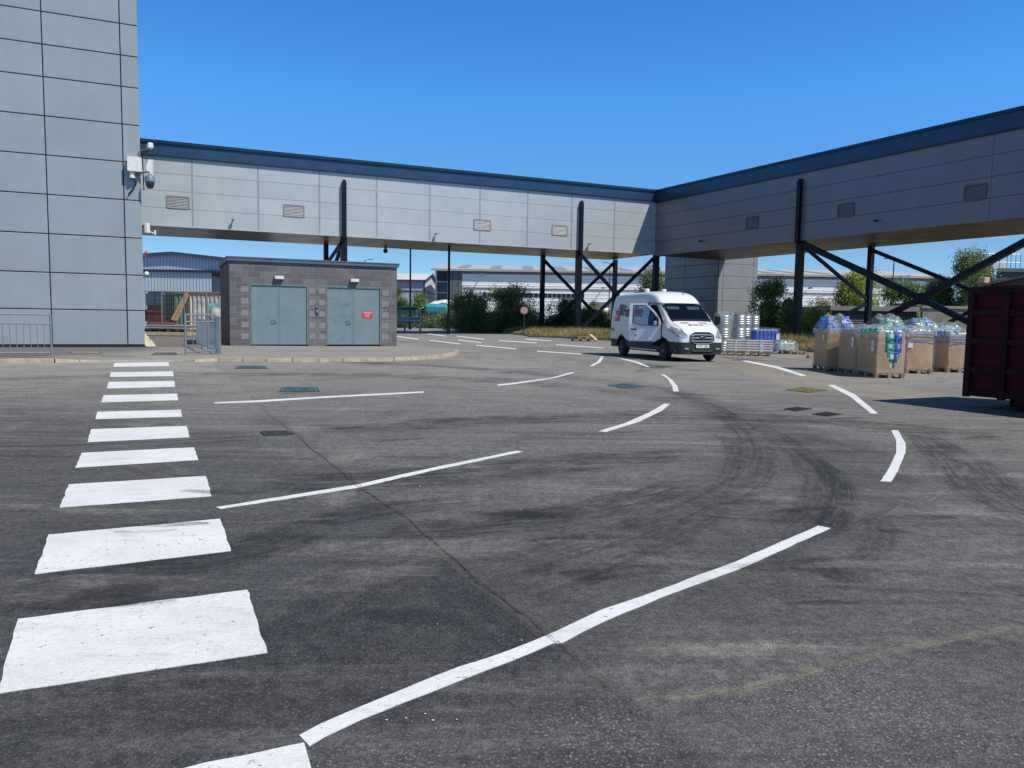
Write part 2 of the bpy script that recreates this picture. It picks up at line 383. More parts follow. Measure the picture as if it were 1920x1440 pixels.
lines = [
 [(561, 1378), (600, 1357), (667, 1328), (760, 1290), (860, 1250), (960, 1217), (1043, 1183), (1127, 1143), (1238, 1105), (1377, 1054), (1534, 985.5), (1557, 990), (1480, 1025), (1382, 1068), (1238, 1120), (1138, 1162), (1054, 1205), (1035, 1206), (960, 1238), (860, 1276), (760, 1315), (678, 1348), (610, 1380), (580, 1398)],
 [(404.7, 950.6), (669, 908.4), (816, 875.6), (969, 845), (980, 846.5), (816, 880.8), (672, 914), (412.5, 953.8)],
 [(401.5, 754.2), (478, 750.8), (600, 743.5), (795, 733.5), (794, 736), (600, 746.2), (478, 754), (401.5, 756)],
 [(932, 721), (960, 717.7), (1030, 709), (1070, 698), (1077, 698.6), (1048.5, 706.5), (1013, 713), (960, 720.6), (935, 722.6)],
 [(1122, 808.4), (1172.5, 792.8), (1216.8, 773.4), (1246, 756.5), (1256, 757.4), (1239.8, 770.7), (1199, 790), (1135, 809.8)],
 [(1127.3, 668), (1132, 668.3), (1126.5, 678.6), (1110.5, 687), (1105, 686.6), (1119.4, 678.6)],
 [(1138.9, 667.4), (1151, 668.6), (1172.5, 672.2), (1197.3, 678.6), (1218.5, 687.8), (1213, 687.8), (1190, 679.6), (1169, 674.2), (1151, 670.3), (1139, 668.8)],
 [(1239, 701.6), (1246, 701.6), (1261, 713), (1270, 724), (1272.6, 733.5), (1262, 733.5), (1261, 725.5), (1252, 710.5)],
 [(1671, 806.7), (1684, 806.7), (1697.8, 831.7), (1698, 848), (1685, 879), (1671, 903), (1650.6, 902), (1668, 876), (1680.6, 848), (1680.6, 826)],
 [(1551.7, 721.7), (1564, 721.7), (1604, 740), (1646, 775), (1633, 775), (1593, 742.8)],
 [(1390.6, 676.2), (1400, 676.2), (1460, 687), (1513, 704.4), (1502, 704.8), (1454, 690), (1400, 679)],
]
for b in lines: marking('lane_line', b, '', '', amp=.005, step=.12)
for a, b, w in [((1007, 658.3), (1090, 663.8), 1.5), ((802.5, 626), (834.8, 630), 1.2), ((855.6, 630), (907.7, 636), 1.3), ((805.6, 638), (863, 644.8), 1.5),
                ((860, 637.5), (902.5, 642.5), 1.4), ((893, 647.3), (968, 654.2), 1.5), ((936, 638.5), (1006.7, 643), 1.3), ((985, 636), (1034, 639), 1.2),
                ((1042, 646), (1131.7, 652.5), 1.3), ((744, 630.6), (785, 636), 1.4)]:
    marking('lane_line', [(a[0], a[1] - w / 2), (b[0], b[1] - w / 2), (b[0], b[1] + w / 2), (a[0], a[1] + w / 2)], '', '', amp=.004, step=.4)

def decal(name, col, thr=.5, amt=.7, sc=3.0, stripes=0.0, edge=True):
    m, t, p, L = base_mat(name); P = coords(t)
    uv = nn(t, 'ShaderNodeUVMap'); sp = nn(t, 'ShaderNodeSeparateXYZ'); L.new(uv.outputs[0], sp.inputs[0])
    u = sp.outputs[0]; v = sp.outputs[1]
    e = mth(t, 'MULTIPLY', mth(t, 'MULTIPLY', u, mth(t, 'SUBTRACT', 1.0, u)), 4)
    ev = mth(t, 'MULTIPLY', mth(t, 'MULTIPLY', v, mth(t, 'SUBTRACT', 1.0, v)), 4)
    sv = nn(t, 'ShaderNodeMapping'); sv.inputs['Scale'].default_value = (5, 2.5, 1); L.new(uv.outputs[0], sv.inputs[0])
    f = mth(t, 'ADD', mth(t, 'MULTIPLY', nz(t, P, sc, 6, .7, .3), .5), mth(t, 'MULTIPLY', nz(t, sv.outputs[0], 3, 6, .7, .4), .5))
    f = rng(t, f, thr - .1, thr + .12, 0, 1)
    if edge: f = mth(t, 'MULTIPLY', f, rng(t, e, 0, .7)); f = mth(t, 'MULTIPLY', f, rng(t, ev, 0, .45))
    if stripes:
        s_ = mth(t, 'MULTIPLY_ADD', mth(t, 'SINE', mth(t, 'ADD', mth(t, 'MULTIPLY', u, stripes), mth(t, 'MULTIPLY', nz(t, P, 1.2, 3), 9))), .22, .72)
        f = mth(t, 'MULTIPLY', f, s_)
    f = mth(t, 'MULTIPLY', f, rng(t, nz(t, P, 60, 4, .7), .3, .62, .35, 1))
    f = mth(t, 'MULTIPLY', f, amt)
    p.inputs['Base Color'].default_value = (*col, 1); p.inputs['Roughness'].default_value = .8
    tr = nn(t, 'ShaderNodeBsdfTransparent'); mx = nn(t, 'ShaderNodeMixShader'); L.new(f, mx.inputs[0])
    L.new(tr.outputs[0], mx.inputs[1]); L.new(p.outputs[0], mx.inputs[2]); L.new(mx.outputs[0], t.nodes['Material Output'].inputs[0])
    return m
def crv(pts, n=8):                          # Catmull-Rom through points
    out = []
    for i in range(len(pts) - 1):
        p0 = pts[max(i - 1, 0)]; p1 = pts[i]; p2 = pts[i + 1]; p3 = pts[min(i + 2, len(pts) - 1)]
        for k in range(n):
            t = k / n
            out.append(.5 * ((2 * p1) + (p2 - p0) * t + (2 * p0 - 5 * p1 + 4 * p2 - p3) * t * t + (3 * p1 - p0 - 3 * p2 + p3) * t ** 3))
    return out + [pts[-1]]
def ribbon(name, px, w, m, z=.002, Z0=0.0, raw=None):
    pts = crv(raw or [G(x, y, Z0 + z) for x, y in px]); ws = w if isinstance(w, (list, tuple)) else [w] * 2
    n = len(pts); vs = []; uv = []
    for i, q in enumerate(pts):
        d = pts[min(i + 1, n - 1)] - pts[max(i - 1, 0)]; nr = Vector((-d.y, d.x, 0)).normalized()
        f = i / (n - 1) * (len(ws) - 1); a = int(min(f, len(ws) - 2)); wv = ws[a] + (ws[a + 1] - ws[a]) * (f - a)
        vs += [q - nr * wv / 2, q + nr * wv / 2]; uv += [(0, i / (n - 1)), (1, i / (n - 1))]
    me = bpy.data.meshes.new(name); fs = [(2 * i, 2 * i + 2, 2 * i + 3, 2 * i + 1) for i in range(n - 1)]
    me.from_pydata(vs, [], fs); me.materials.append(m); l = me.uv_layers.new(name='UVMap')
    for lp in me.loops: l.data[lp.index].uv = uv[lp.vertex_index]
    o = bpy.data.objects.new(name, me); COL.objects.link(o); return tag(o, kind='structure')
M_tyre = decal('tyre_rubber', (.016, .016, .019), .5, .55, 5.0, 19); M_rub = decal('rubbed_asphalt', (.014, .014, .016), .5, .62, 1.4)
M_dust = decal('sandy_joint', (.30, .26, .19), .52, .8, 9); M_crack = decal('crack_fill', (.016, .016, .016), .50, .85, 22, 0, True)
M_seal = decal('pale_dust', (.34, .31, .25), .55, .5, 1.2)
def q6(*pts): return [(960 + x / 1.8, 640 + y / 1.8) for x, y in pts]
zz = [.0010]
def nxt(): zz[0] += .00016; return zz[0]
ribbon('tyre_mark', q6((430, 130), (560, 175), (680, 225), (770, 285), (822, 350), (822, 420), (770, 485), (660, 550), (500, 625), (300, 700), (60, 780), (-200, 850)), [.35, .45, .5, .5, .6, .9, 1.2], M_tyre, nxt())
ribbon('tyre_mark', q6((800, 270), (900, 325), (980, 385), (1030, 450), (1035, 520), (1000, 580), (900, 650)), [.4, .42, .42, .38, .4], M_tyre, nxt())
ribbon('tyre_mark', q6((1300, 540), (1240, 580), (1160, 620), (1070, 655)), [.08, .1, .08], M_tyre, nxt())
ribbon('tyre_mark', q6((1215, 585), (1245, 630), (1230, 690), (1160, 750)), [.22, .28, .2], M_tyre, nxt())
ribbon('tyre_mark', q6((720, 320), (745, 370), (740, 430), (700, 500)), [.2, .22, .2], M_tyre, nxt())
ribbon('tyre_mark', q6((960, 360), (1060, 430), (1110, 500), (1100, 580), (1060, 640)), [.25, .3, .3, .2], M_rub, nxt())
ribbon('tyre_mark', q6((-700, 300), (-300, 280), (100, 260), (500, 250), (900, 260), (1300, 290), (1700, 330)), [1.0, 1.2, 1.3, .9], M_rub, nxt())
ribbon('tyre_mark', q6((-900, 480), (-500, 470), (-100, 440), (300, 400), (700, 380)), [.9, 1.1, .8], M_rub, nxt())
ribbon('tyre_mark', q6((-500, 640), (-100, 620), (300, 560), (600, 480)), [.5, .7, .5], M_rub, nxt())
ribbon('tyre_mark', q6((1350, 300), (1500, 400), (1600, 500), (1800, 600)), [.5, .8, .6], M_rub, nxt())
ribbon('tyre_mark', [(0, 1090), (200, 1060), (420, 1040), (700, 960), (1000, 930)], [.5, .6, .5], M_rub, nxt())
for k in range(60):                         # short scuffs that follow the direction of travel
    px = R.uniform(-50, 1900); py = R.uniform(690, 1150); l = R.uniform(40, 190) * (py - 590) / 250; sl = R.uniform(-.06, .1)
    ribbon('scuff_mark', [(px, py), (px + l * .5, py - l * .5 * sl + R.uniform(-3, 3)), (px + l, py - l * sl)], [.05, R.uniform(.08, .3), .05], R.choice([M_rub, M_rub, M_rub, M_seal]), nxt())
ck = [(466, 735), (480, 752), (508, 780), (530, 795), (551, 812), (590, 845), (632, 878), (655, 897), (672, 912), (720, 945), (770, 978), (830, 1030), (900, 1090), (960, 1136), (1050, 1206), (1095, 1250), (1140, 1290), (1178, 1312)]
def jit(pts, a): return [(x + R.uniform(-a, a), y + R.uniform(-a, a)) for x, y in pts]
ck2 = []
for (a, b) in zip(ck[:-1], ck[1:]):
    for k in range(3): ck2.append((a[0] + (b[0] - a[0]) * k / 3, a[1] + (b[1] - a[1]) * k / 3))
ck2.append(ck[-1])
ribbon('asphalt_crack', jit(ck2, 1.6), [.014, .018, .018, .012, .008, .006], M_crack, .0062)
ribbon('asphalt_crack', jit(ck2[10:], 4), [.012, .02, .01], M_crack, .0060)
ribbon('crack_dust', ck, [.1, .16, .14, .12], decal('crack_dust', (.2, .18, .14), .5, .45, 10), .0011)
ribbon('sandy_joint', [(1130, 1300), (1178, 1312), (1260, 1308), (1400, 1290), (1560, 1245), (1720, 1212), (1920, 1170), (2100, 1130)], [.03, .05, .07, .09, .06, .05], M_dust, .0013)
ribbon('drain_channel', [(-200, 842), (0, 838), (200, 832), (400, 822), (495, 816)], [.05, .05, .04], decal('channel_line', (.02, .02, .02), .4, .8, 6), .0014)
ribbon('drain_channel', [(400, 820), (450, 816.5), (495, 814)], [.05, .06, .05], M_dust, .0016)
for k in range(46):                         # spilt specks of paint near the fresh markings
    px, py = R.choice([(150, 880), (430, 850), (90, 970), (180, 1060), (780, 920), (900, 960), (1720, 940), (810, 1350), (230, 805), (940, 1170), (760, 870), (600, 950)])
    q = G(px + R.gauss(0, 40), py + R.gauss(0, 12), .0066); r_ = R.uniform(.0015, .005) * (1 + (q.y > 6))
    if k == 0: sp_ = MB()
    a0 = R.uniform(0, 6)
    sp_.poly([q + Vector((math.cos(a0 + i * 1.047) * r_ * R.uniform(.5, 1.6), math.sin(a0 + i * 1.047) * r_ * R.uniform(.5, 1.3), 0)) for i in range(6)])
tag(sp_.build('paint_splashes', M_paint), kind='stuff', label='white paint specks splashed on the tarmac beside the crossing', cat='paint specks')

# painted covers and gratings set in the yard
def cover(px4, col, label, cat, name='manhole_cover', ribs=True, thr=.52, z=.007, Z0=0.0, group=None):
    pts = [G(x, y, Z0) for x, y in px4]; c = sum(pts, Vector()) / 4
    t_ = thing(name, label, cat, c, 0, group)
    loc = [p - c for p in pts]; mb = MB(); n = 4
    m_ = paint('cover_paint', col, thr, .9)
    mb.add([p + Vector((0, 0, z)) for p in loc] + loc, [(0, 1, 2, 3)] + [(i, 4 + i, 4 + (i + 1) % 4, (i + 1) % 4) for i in range(4)])
    mb.build('cover_plate', m_, t_)
    if ribs:
        rb = MB(); a, b, cc, d = loc
        for i in range(1, 12):
            f = i / 12
            for (p, q) in ((a.lerp(b, f), d.lerp(cc, f)), (a.lerp(d, f), b.lerp(cc, f))):
                rb.beam(p.lerp(q, .06) + Vector((0, 0, z + .002)), p.lerp(q, .94) + Vector((0, 0, z + .002)), .012, .006)
        rb.build('raised_pattern', m_, t_)
    fr = MB()
    for p, q in zip(loc, loc[1:] + loc[:1]): fr.beam(p + Vector((0, 0, .003)), q + Vector((0, 0, .003)), .025, .012)
    fr.build('frame', M_iron, t_)
    return t_
M_iron = mat('cast_iron', (.055, .05, .048), .6, .3, .25, 8, .3, 40)
cover([(440, 692), (447, 686.5), (496, 686.5), (502, 692)], (.10, .22, .28), 'blue painted steel cover near the raised kerb', 'manhole cover')
cover([(524, 735), (531, 726.5), (594, 726.5), (598, 735)], (.09, .24, .32), 'blue painted steel cover beside the long thin white line', 'manhole cover')
cover([(1140, 723), (1168, 719.5), (1205, 725), (1172, 729)], (.10, .26, .33), 'worn blue painted cover inside the curve of dashes', 'manhole cover', thr=.54)
cover([(1476, 731), (1505, 726.5), (1550, 732), (1515, 736.5)], (.50, .42, .07), 'worn yellow painted grating in the tarmac', 'manhole cover', thr=.53)
cover([(1470, 767.5), (1494, 763.5), (1522, 767), (1492, 771)], (.03, .03, .03), 'dark iron cover left of its neighbour, below the yellow grating', 'manhole cover', thr=.9)
cover([(1524, 777), (1550, 773), (1578, 777), (1552, 781)], (.03, .03, .03), 'dark iron cover nearer the big red skip', 'manhole cover', thr=.9)
def grate(px4, label):
    pts = [G(x, y, 0) for x, y in px4]; c = sum(pts, Vector()) / 4; t_ = thing('drain_grate', label, 'drain grate', c)
    loc = [p - c for p in pts]; f = MB(); f.poly([p + Vector((0, 0, .003)) for p in loc]); f.build('pit', mat('pit_dark', (.008, .008, .008)), t_)
    b = MB(); a, bb, cc, d = loc
    for i in range(13):
        p, q = a.lerp(bb, i / 12), d.lerp(cc, i / 12); b.beam(p + Vector((0, 0, .008)), q + Vector((0, 0, .008)), .03, .012)
    b.beam(a + Vector((0, 0, .0085)), d + Vector((0, 0, .0085)), .045, .014); b.beam(bb + Vector((0, 0, .0085)), cc + Vector((0, 0, .0085)), .045, .014)
    for p, q in ((a, bb), (d, cc), (a.lerp(d, .5), bb.lerp(cc, .5))): b.beam(p + Vector((0, 0, .0085)), q + Vector((0, 0, .0085)), .045, .014)
    b.build('bars', M_iron, t_)
grate([(498, 817), (492, 810.5), (538, 809.5), (548, 815.5)], 'small iron drain grating at the end of the channel line')

# ---------------------------------------------------------------- pavement with its kerb
kpx = [(-900, 694, .115), (-300, 686, .115), (0, 681, .115), (104, 680.5, .115), (150, 678.8, .06), (190, 677.5, .012), (260, 677.4, .012), (325, 677.6, .012), (365, 679, .07), (410, 678, .115),
       (500, 679, .115), (598, 679, .115), (687, 678, .115), (740, 677.3, .115), (802, 674, .115), (830, 671.3, .115), (848, 668, .115), (860, 664, .11), (860, 660, .1), (845, 657.3, .09), (820, 655, .08), (790, 652.6, .06), (744, 649, .05)]
kb = [G(x, y, 0) for x, y, h in kpx]; kh = [h for *_, h in kpx]
far_ = kb[-1] + dR * 45; kb.append(kb[-1] + dR * 12); kh.append(.05)
n = len(kb); nm = []
for i in range(n):
    d = kb[min(i + 1, n - 1)] - kb[max(i - 1, 0)]; nm.append(Vector((-d.y, d.x, 0)).normalized())
M_kerb = mat('kerb_stone', (.40, .34, .245), .85, 0, .18, 3, .5, 40, dirt=(.16, .13, .1), dscale=3)
k = MB(); r0_ = []; r1_ = []; r2_ = []
for i in range(n):
    a = kb[i]; z = kh[i]; r0_.append(a); r1_.append(a + nm[i] * .02 + UP * z); r2_.append(a + nm[i] * .14 + UP * (z + .003))
# dense kerb stones 0.9 m long with joints
def resample(rows, step):
    out = [[] for _ in rows]; acc = 0
    for i in range(len(rows[0]) - 1):
        m_ = max(1, int(round((rows[0][i + 1] - rows[0][i]).length / step)))
        for q in range(m_):
            for r_, o_ in zip(rows, out): o_.append((r_[i].lerp(r_[i + 1], q / m_), r_[i].lerp(r_[i + 1], (q + .975) / m_)))
    return out
ro = resample([r0_, r1_, r2_], .9)
for a, b, c in zip(*ro):
    j = Vector((R.uniform(-.006, .006), R.uniform(-.006, .006), R.uniform(-.004, .002)))
    P_ = [a[0], a[1], b[1] + j, b[0] + j, c[0] + j, c[1] + j]
    k.add(P_ + [c[0] - UP * .2, c[1] - UP * .2, a[0] - UP * .05, a[1] - UP * .05], [(0, 1, 2, 3), (3, 2, 5, 4), (0, 3, 4, 6), (1, 7, 5, 2), (8, 9, 1, 0)])
struct('kerb', k, M_kerb)
pv = MB(); r3_ = []
for i in range(n):
    p = r2_[i] + nm[i] * .9; r3_.append(Vector((p.x, p.y, .115 if i < 16 else max(kh[i], .06))))
for i in range(n - 1): pv.quad(r2_[i] - UP * .004, r2_[i + 1] - UP * .004, r3_[i + 1], r3_[i])
outl = r3_ + [Vector((r3_[-1].x, r3_[-1].y, .06)) + dR * 30, Vector((-120, 75, .115)), Vector((-120, 22, .115))]
from mathutils.geometry import tessellate_polygon
tri = tessellate_polygon([[Vector((p.x, p.y, 0)) for p in outl]])
pv.add(outl, tri)
def pavemat():
    m, t, p, L = base_mat('pavement_asphalt'); P = coords(t)
    a = nz(t, P, .5, 5, .6, .5); b_ = nz(t, coords(t, scale=(.3, 1.6, 1), rot=(0, 0, .4)), 1.6, 5, .6, .4); f = nz(t, P, 90, 4, .7)
    sp = nn(t, 'ShaderNodeSeparateXYZ'); L.new(P, sp.inputs[0])
    pale = rng(t, mth(t, 'ADD', sp.outputs[0], mth(t, 'MULTIPLY', a, 2)), -13, -10.5)
    c = mixc(t, pale, (.125, .115, .11), (.25, .235, .20))
    c = mixc(t, rng(t, b_, .5, .7, 0, .6), c, (.10, .095, .085)); c = mixc(t, rng(t, a, .55, .7, 0, .5), c, (.3, .27, .21))
    c = mixc(t, rng(t, f, .4, .7, 0, .3), c, (.08, .08, .08))
    L.new(c, p.inputs['Base Color']); p.inputs['Roughness'].default_value = .9
    bb = nn(t, 'ShaderNodeBump'); bb.inputs['Strength'].default_value = .4; bb.inputs['Distance'].default_value = .01
    L.new(f, bb.inputs['Height']); L.new(bb.outputs[0], p.inputs['Normal']); return m
M_pave = pavemat()
bmx = pv.build('pavement', M_pave, weld=True); tag(bmx, kind='structure')
ribbon('dusty_gutter', [(-100, 690), (60, 688), (200, 690), (420, 686), (600, 686), (740, 684), (830, 678), (880, 668)], [.9, 1.1, .8, .7, .7, .8, .8], M_seal, .0012)
ribbon('dusty_gutter', [(-100, 705), (60, 700), (150, 694), (230, 688)], [1.4, 1.2, .8], M_seal, .0009)
ribbon('yard_dust', [(1400, 680), (1560, 720), (1750, 745), (1950, 760)], [3.0, 3.6, 3.6, 2.5], decal('yard_dust', (.33, .30, .24), .42, .75, .7), .0008)
ribbon('yard_dust', [(760, 640), (1000, 660), (1200, 690), (1400, 672), (1600, 690)], [3, 5, 5, 4], decal('yard_dust2', (.28, .26, .22), .5, .5, .7), .0007)
Zp = .1155
def slab(px4, col, label, cat, name='inspection_cover', thr=.55):
    cover(px4, col, label, cat, name, False, thr, .004, Zp)
slab([(131, 662.8), (136, 659), (185, 659), (190, 662.5)], (.50, .33, .09), 'faded yellow cover in the pavement by the grey wall', 'inspection cover')
slab([(284, 665.5), (292, 661.5), (330, 661.5), (331, 665.5)], (.16, .085, .08), 'dull red brown cover at the foot of the crossing', 'inspection cover')
ribbon('worn_yellow_line', [(744, 646.5), (775, 648.5), (808, 653.5)], [.12, .12, .1], decal('yellow_worn', (.5, .36, .08), .45, .9, 5), .006, .06)
# ---------------------------------------------------------------- grass verge
epx = [(560, 596), (744, 608.5), (808, 615), (850, 616.5), (894, 617.8), (932, 619.6), (946, 625.2), (986, 629), (998, 632.3), (1052, 634), (1140, 638.5), (1300, 648), (1400, 654), (1491, 659), (1620, 665), (1760, 672), (1920, 680), (2100, 690)]
eb = [G(x, y, 0) for x, y in epx]
M_soil = mat('dry_soil', (.20, .155, .075), .95, 0, .35, 1.2, .6, 20, dirt=(.09, .10, .04), dscale=.4)
vz = .13; vb = MB(); top = [p + UP * vz for p in eb]
outl = top + [Vector((260, 38, vz)), Vector((700, 900, vz)), Vector((-700, 900, vz)), Vector((-300, 120, vz))]
outl = [p for p in outl]
# keep the verge behind the yard on the left: starts beyond the hut
vb.add(outl, tessellate_polygon([[Vector((p.x, p.y, 0)) for p in outl]]))
struct('verge_ground', vb, M_soil)
kb2 = MB()
for a, b in zip(eb[:-1], eb[1:]):
    m_ = max(1, int((b - a).length / .9)); nr = Vector((-(b - a).y, (b - a).x, 0)).normalized()
    for q in range(m_):
        p = a.lerp(b, q / m_); s_ = a.lerp(b, (q + .97) / m_)
        kb2.frame(p - UP * .05 - nr * .12, s_ - p, nr * .13, UP * (.05 + vz + .012))
struct('verge_kerb', kb2, mat('verge_kerb_stone', (.27, .235, .18), .9, 0, .2, 2, .5, 40, dirt=(.12, .1, .08), dscale=2))
# ================================================================ BUILDINGS AND BRIDGES
M_mid = mat('joint_grey', (.16, .17, .18), .7); M_dark = mat('dark_gap', (.012, .014, .018), .7); M_black = mat('black_steel', (.003, .0055, .011), .45, 0, .2, 3, 0, 40, dirt=(.010, .013, .018), damt=.3, spec=.3)
M_panel = mat('grey_panel', (.31, .345, .36), .38, .1, .04, .6, 0, 40, dirt=(.32, .36, .365), dscale=.35, damt=.6, isl=.03, can=.25)
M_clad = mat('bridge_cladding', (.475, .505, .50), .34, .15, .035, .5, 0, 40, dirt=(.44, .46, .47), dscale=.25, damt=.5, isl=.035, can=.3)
M_clad2 = mat('bridge_cladding_shaded', (.215, .215, .235), .4, .2, .05, .5, 0, 40, dirt=(.2, .2, .21), dscale=.25, damt=.5)  # shaded copy of the cladding, the shade put into its base colour
M_navy = mat('navy_fascia', (.028, .062, .115), .33, .2, .08, .6); M_navy2 = mat('navy_trim', (.012, .035, .05), .35, .2, .1, 1)
M_soff = mat('soffit_metal', (.19, .18, .15), .35, .4, .14, .35, 0, 20, dirt=(.24, .2, .15), dscale=.5, damt=.5); M_soff2 = mat('soffit_shaded', (.05, .045, .035), .45, .1, .14, .35, 0, 20, dirt=(.07, .06, .045), dscale=.5, damt=.5)  # second soffit metal has the right bridge's shade painted into its colour
M_white = mat('white_plastic', (.74, .72, .66), .5, 0, .06, 4, 0, 20, dirt=(.5, .46, .38), dscale=5)
M_galv = mat('galvanised_steel', (.30, .33, .36), .42, .6, .12, 9)
M_steel = mat('stainless', (.50, .49, .47), .42, .75, .14, 6)
def pane_grid(mb, P, ax, xs, zs, n, gap=.03, th=.04):
    """cladding panels between the joint positions xs (along ax) and zs, proud of the plane by th"""
    for i in range(len(xs) - 1):
        for j in range(len(zs) - 1):
            a, b = xs[i] + gap / 2, xs[i + 1] - gap / 2; c, d = zs[j] + gap / 2, zs[j + 1] - gap / 2
            o = P + ax * a; o = Vector((o.x, o.y, c)); bv = .012
            q = [o, o + ax * (b - a), o + ax * (b - a) + UP * (d - c), o + UP * (d - c)]
            inn = [q[0] + ax * bv + UP * bv, q[1] - ax * bv + UP * bv, q[2] - ax * bv - UP * bv, q[3] + ax * bv - UP * bv]
            v = [p for p in q] + [p + n * (th - .01) for p in q] + [p + n * th for p in inn]
            mb.add(v, [(8, 9, 10, 11), (4, 5, 9, 8), (5, 6, 10, 9), (6, 7, 11, 10), (7, 4, 8, 11), (0, 1, 5, 4), (1, 2, 6, 5), (2, 3, 7, 6), (3, 0, 4, 7)])
# ---- tall grey building on the left
C0 = G(272.5, 651, .115)
def onL(px, py, P=C0, off=0): return V(px, py, Vector(P) + nL * off, nL)
t_ = thing('office_block', 'tall grey panelled building filling the left edge beside the crossing', 'building', (C0.x, C0.y, 0))
base = Vector((0, 0, 0)); HB = 24.0
core = MB(); core.frame(base - nL * .06 - UP * .0 - dL * .02, -dL * 16, dR * 20, UP * HB); core.build('wall', M_dark, t_)
zr = [onL(233, y).z for y in (649, 582, 515.5, 445.5, 374.5, 303.5, 233, 162.5, 104, 45, -14)]
zr[0] = .2; st = zr[-1] - zr[-2]
while zr[-1] < HB - 1.5: zr.append(zr[-1] + st)
xj = [(onL(px, 600) - C0).dot(dL) for px in (96.5, 238.5)]; w = xj[1] - xj[0]
xs_ = [xj[0] - w * 4, xj[0] - w * 3, xj[0] - w * 2, xj[0] - w, xj[0], xj[1], 0.0]
pb = MB(); pane_grid(pb, base - nL * .058, dL, xs_, zr, nL, .036, .055); pb.build('panel', M_panel, t_)
sp_ = MB(); pane_grid(sp_, base - dL * .05 + dR * 20, -dR, [0, 3, 6, 9, 12, 15, 17.5, 19.94], zr, dL, .04, .04); sp_.build('side_panel', M_panel, t_)
pl = MB(); pl.frame(base - nL * .03, -dL * 16, nL * .02, UP * .19); pl.build('plinth', M_dark, t_)
def local(p): return Vector(p) - Vector((C0.x, C0.y, 0))
# ---- kit at the corner of the grey building
def T(name, label, cat, p, group=None): return thing(name, label, cat, p, 0, group)
def W2(px, py, off): return onL(px, py, C0, off)
p = W2(253, 309, 0); t_ = T('junction_box', 'large white junction box high on the corner of the grey building', 'junction box', p)
s_ = 49.0
mb = MB(); mb.frame(-dL * .24 - UP * .27, dL * .46, nL * .26, UP * .5); mb.build('box_body', M_white, t_)
mb = MB(); mb.frame(-dL * .25 + nL * .26 - UP * .28, dL * .48, nL * .03, UP * .52)
for a in (-.22, .2):
    for b in (-.24, .21): mb.tube(dL * a + nL * .28 + UP * b, dL * a + nL * .3 + UP * b, .018, 8)
mb.build('lid', M_white, t_)
mb = MB(); mb.tube(-dL * .1 + nL * .14 - UP * .27, -dL * .1 + nL * .14 - UP * .52, .09, 14); mb.tube(-dL * .1 + nL * .14 - UP * .45, -dL * .1 + nL * .14 - UP * .52, .1, 14); mb.build('cable_gland', M_white, t_)
mb = MB(); mb.path([UP * -.5 + nL * .14 - dL * .06, UP * -.7 + nL * .1 + dL * .03, UP * -.85 + nL * .08 - dL * .06, UP * -1.05 + nL * .08 - dL * .2, UP * -1.15 + nL * .08 - dL * .25], .022, 6); mb.build('cable', M_dark, t_)
p = W2(268, 312, 0) + dL * .12; t_ = T('junction_box', 'narrower white box round the corner beside the large junction box', 'junction box', p)
mb = MB(); mb.frame(-dL * .0 - UP * .35 - nL * .25, dL * .2, nL * .3, UP * .62); mb.build('box_body', M_white, t_)
mb = MB(); mb.frame(dL * .2 - UP * .36 - nL * .26, dL * .025, nL * .32, UP * .64); mb.build('lid', M_white, t_)
p = W2(281, 338, .25); t_ = T('dome_camera', 'round dome security camera hanging from an arm at the building corner', 'security camera', p)
mb = MB(); mb.lathe([(0, .24), (.05, .24), (.08, .2), (.165, .13), (.18, .05), (.18, -.06), (.165, -.08), (0, -.08)], n=24, cap=False); mb.build('housing', M_galv, t_, smooth=30)
mb = MB(); mb.lathe([(.15, -.08), (.155, -.16), (.13, -.24), (.08, -.3), (0, -.32)], n=24, cap=False); mb.build('dome', mat('smoked_dome', (.01, .01, .014), .06, coat=1), t_, smooth='all')
mb = MB(); mb.path([UP * .22, UP * .3 - dL * .03, UP * .3 - dL * .25 - nL * .1, UP * .18 - dL * .4 - nL * .25], .04, 8); mb.build('arm', M_galv, t_)
p = W2(281, 274, .3); t_ = T('security_camera', 'small white box camera on a bracket above the junction boxes', 'security camera', p)
mb = MB(); mb.bbox((0, 0, .0), (.18, .34, .2), .02, 0.6); mb.build('camera_body', M_white, t_)
mb = MB(); mb.path([Vector((0, 0, -.08)), -dL * .15 - UP * .1 - nL * .1, -dL * .4 - UP * .22 - nL * .28], .025, 6); mb.build('bracket', M_galv, t_)
mb = MB(); mb.path([Vector((0, 0, -.1)), -dL * .12 - UP * .24, -dL * .28 - UP * .16 - nL * .2, -dL * .26 - UP * .5 - nL * .24, -dL * .24 - UP * 1.6 - nL * .26], .02, 6); mb.build('cable', M_dark, t_)
p = W2(276, 428, .02); t_ = T('floodlight', 'cream lamp box on the building corner just below the bridge', 'lamp', p)
mb = MB(); mb.bbox((0, 0, 0), (.14, .2, .38), .02); mb.build('lamp_housing', M_white, t_)
mb = MB(); mb.tube(dL * .07 - UP * .12, dL * .24 - UP * .18, .02, 6); mb.bbox(dL * .26 - UP * .15, (.07, .07, .18), .015); mb.build('sensor', M_white, t_)
for y, lb in ((475, 'small red beacon on the edge of the grey building'), (514, 'small white lamp on the edge of the grey building')):
    p = W2(275, y, .0); t_ = T('beacon', lb, 'beacon', p); mb = MB(); mb.lathe([(.0, -.05), (.07, -.05), (.08, 0), (.06, .08), (0, .11)], n=12); 
    mb.build('lens', mat('red_lens', (.5, .08, .05), .3) if y < 500 else M_white, t_, smooth='all'); mb = MB(); mb.box((-.06, 0, -.08), (.16, .1, .05)); mb.build('bracket', M_galv, t_)

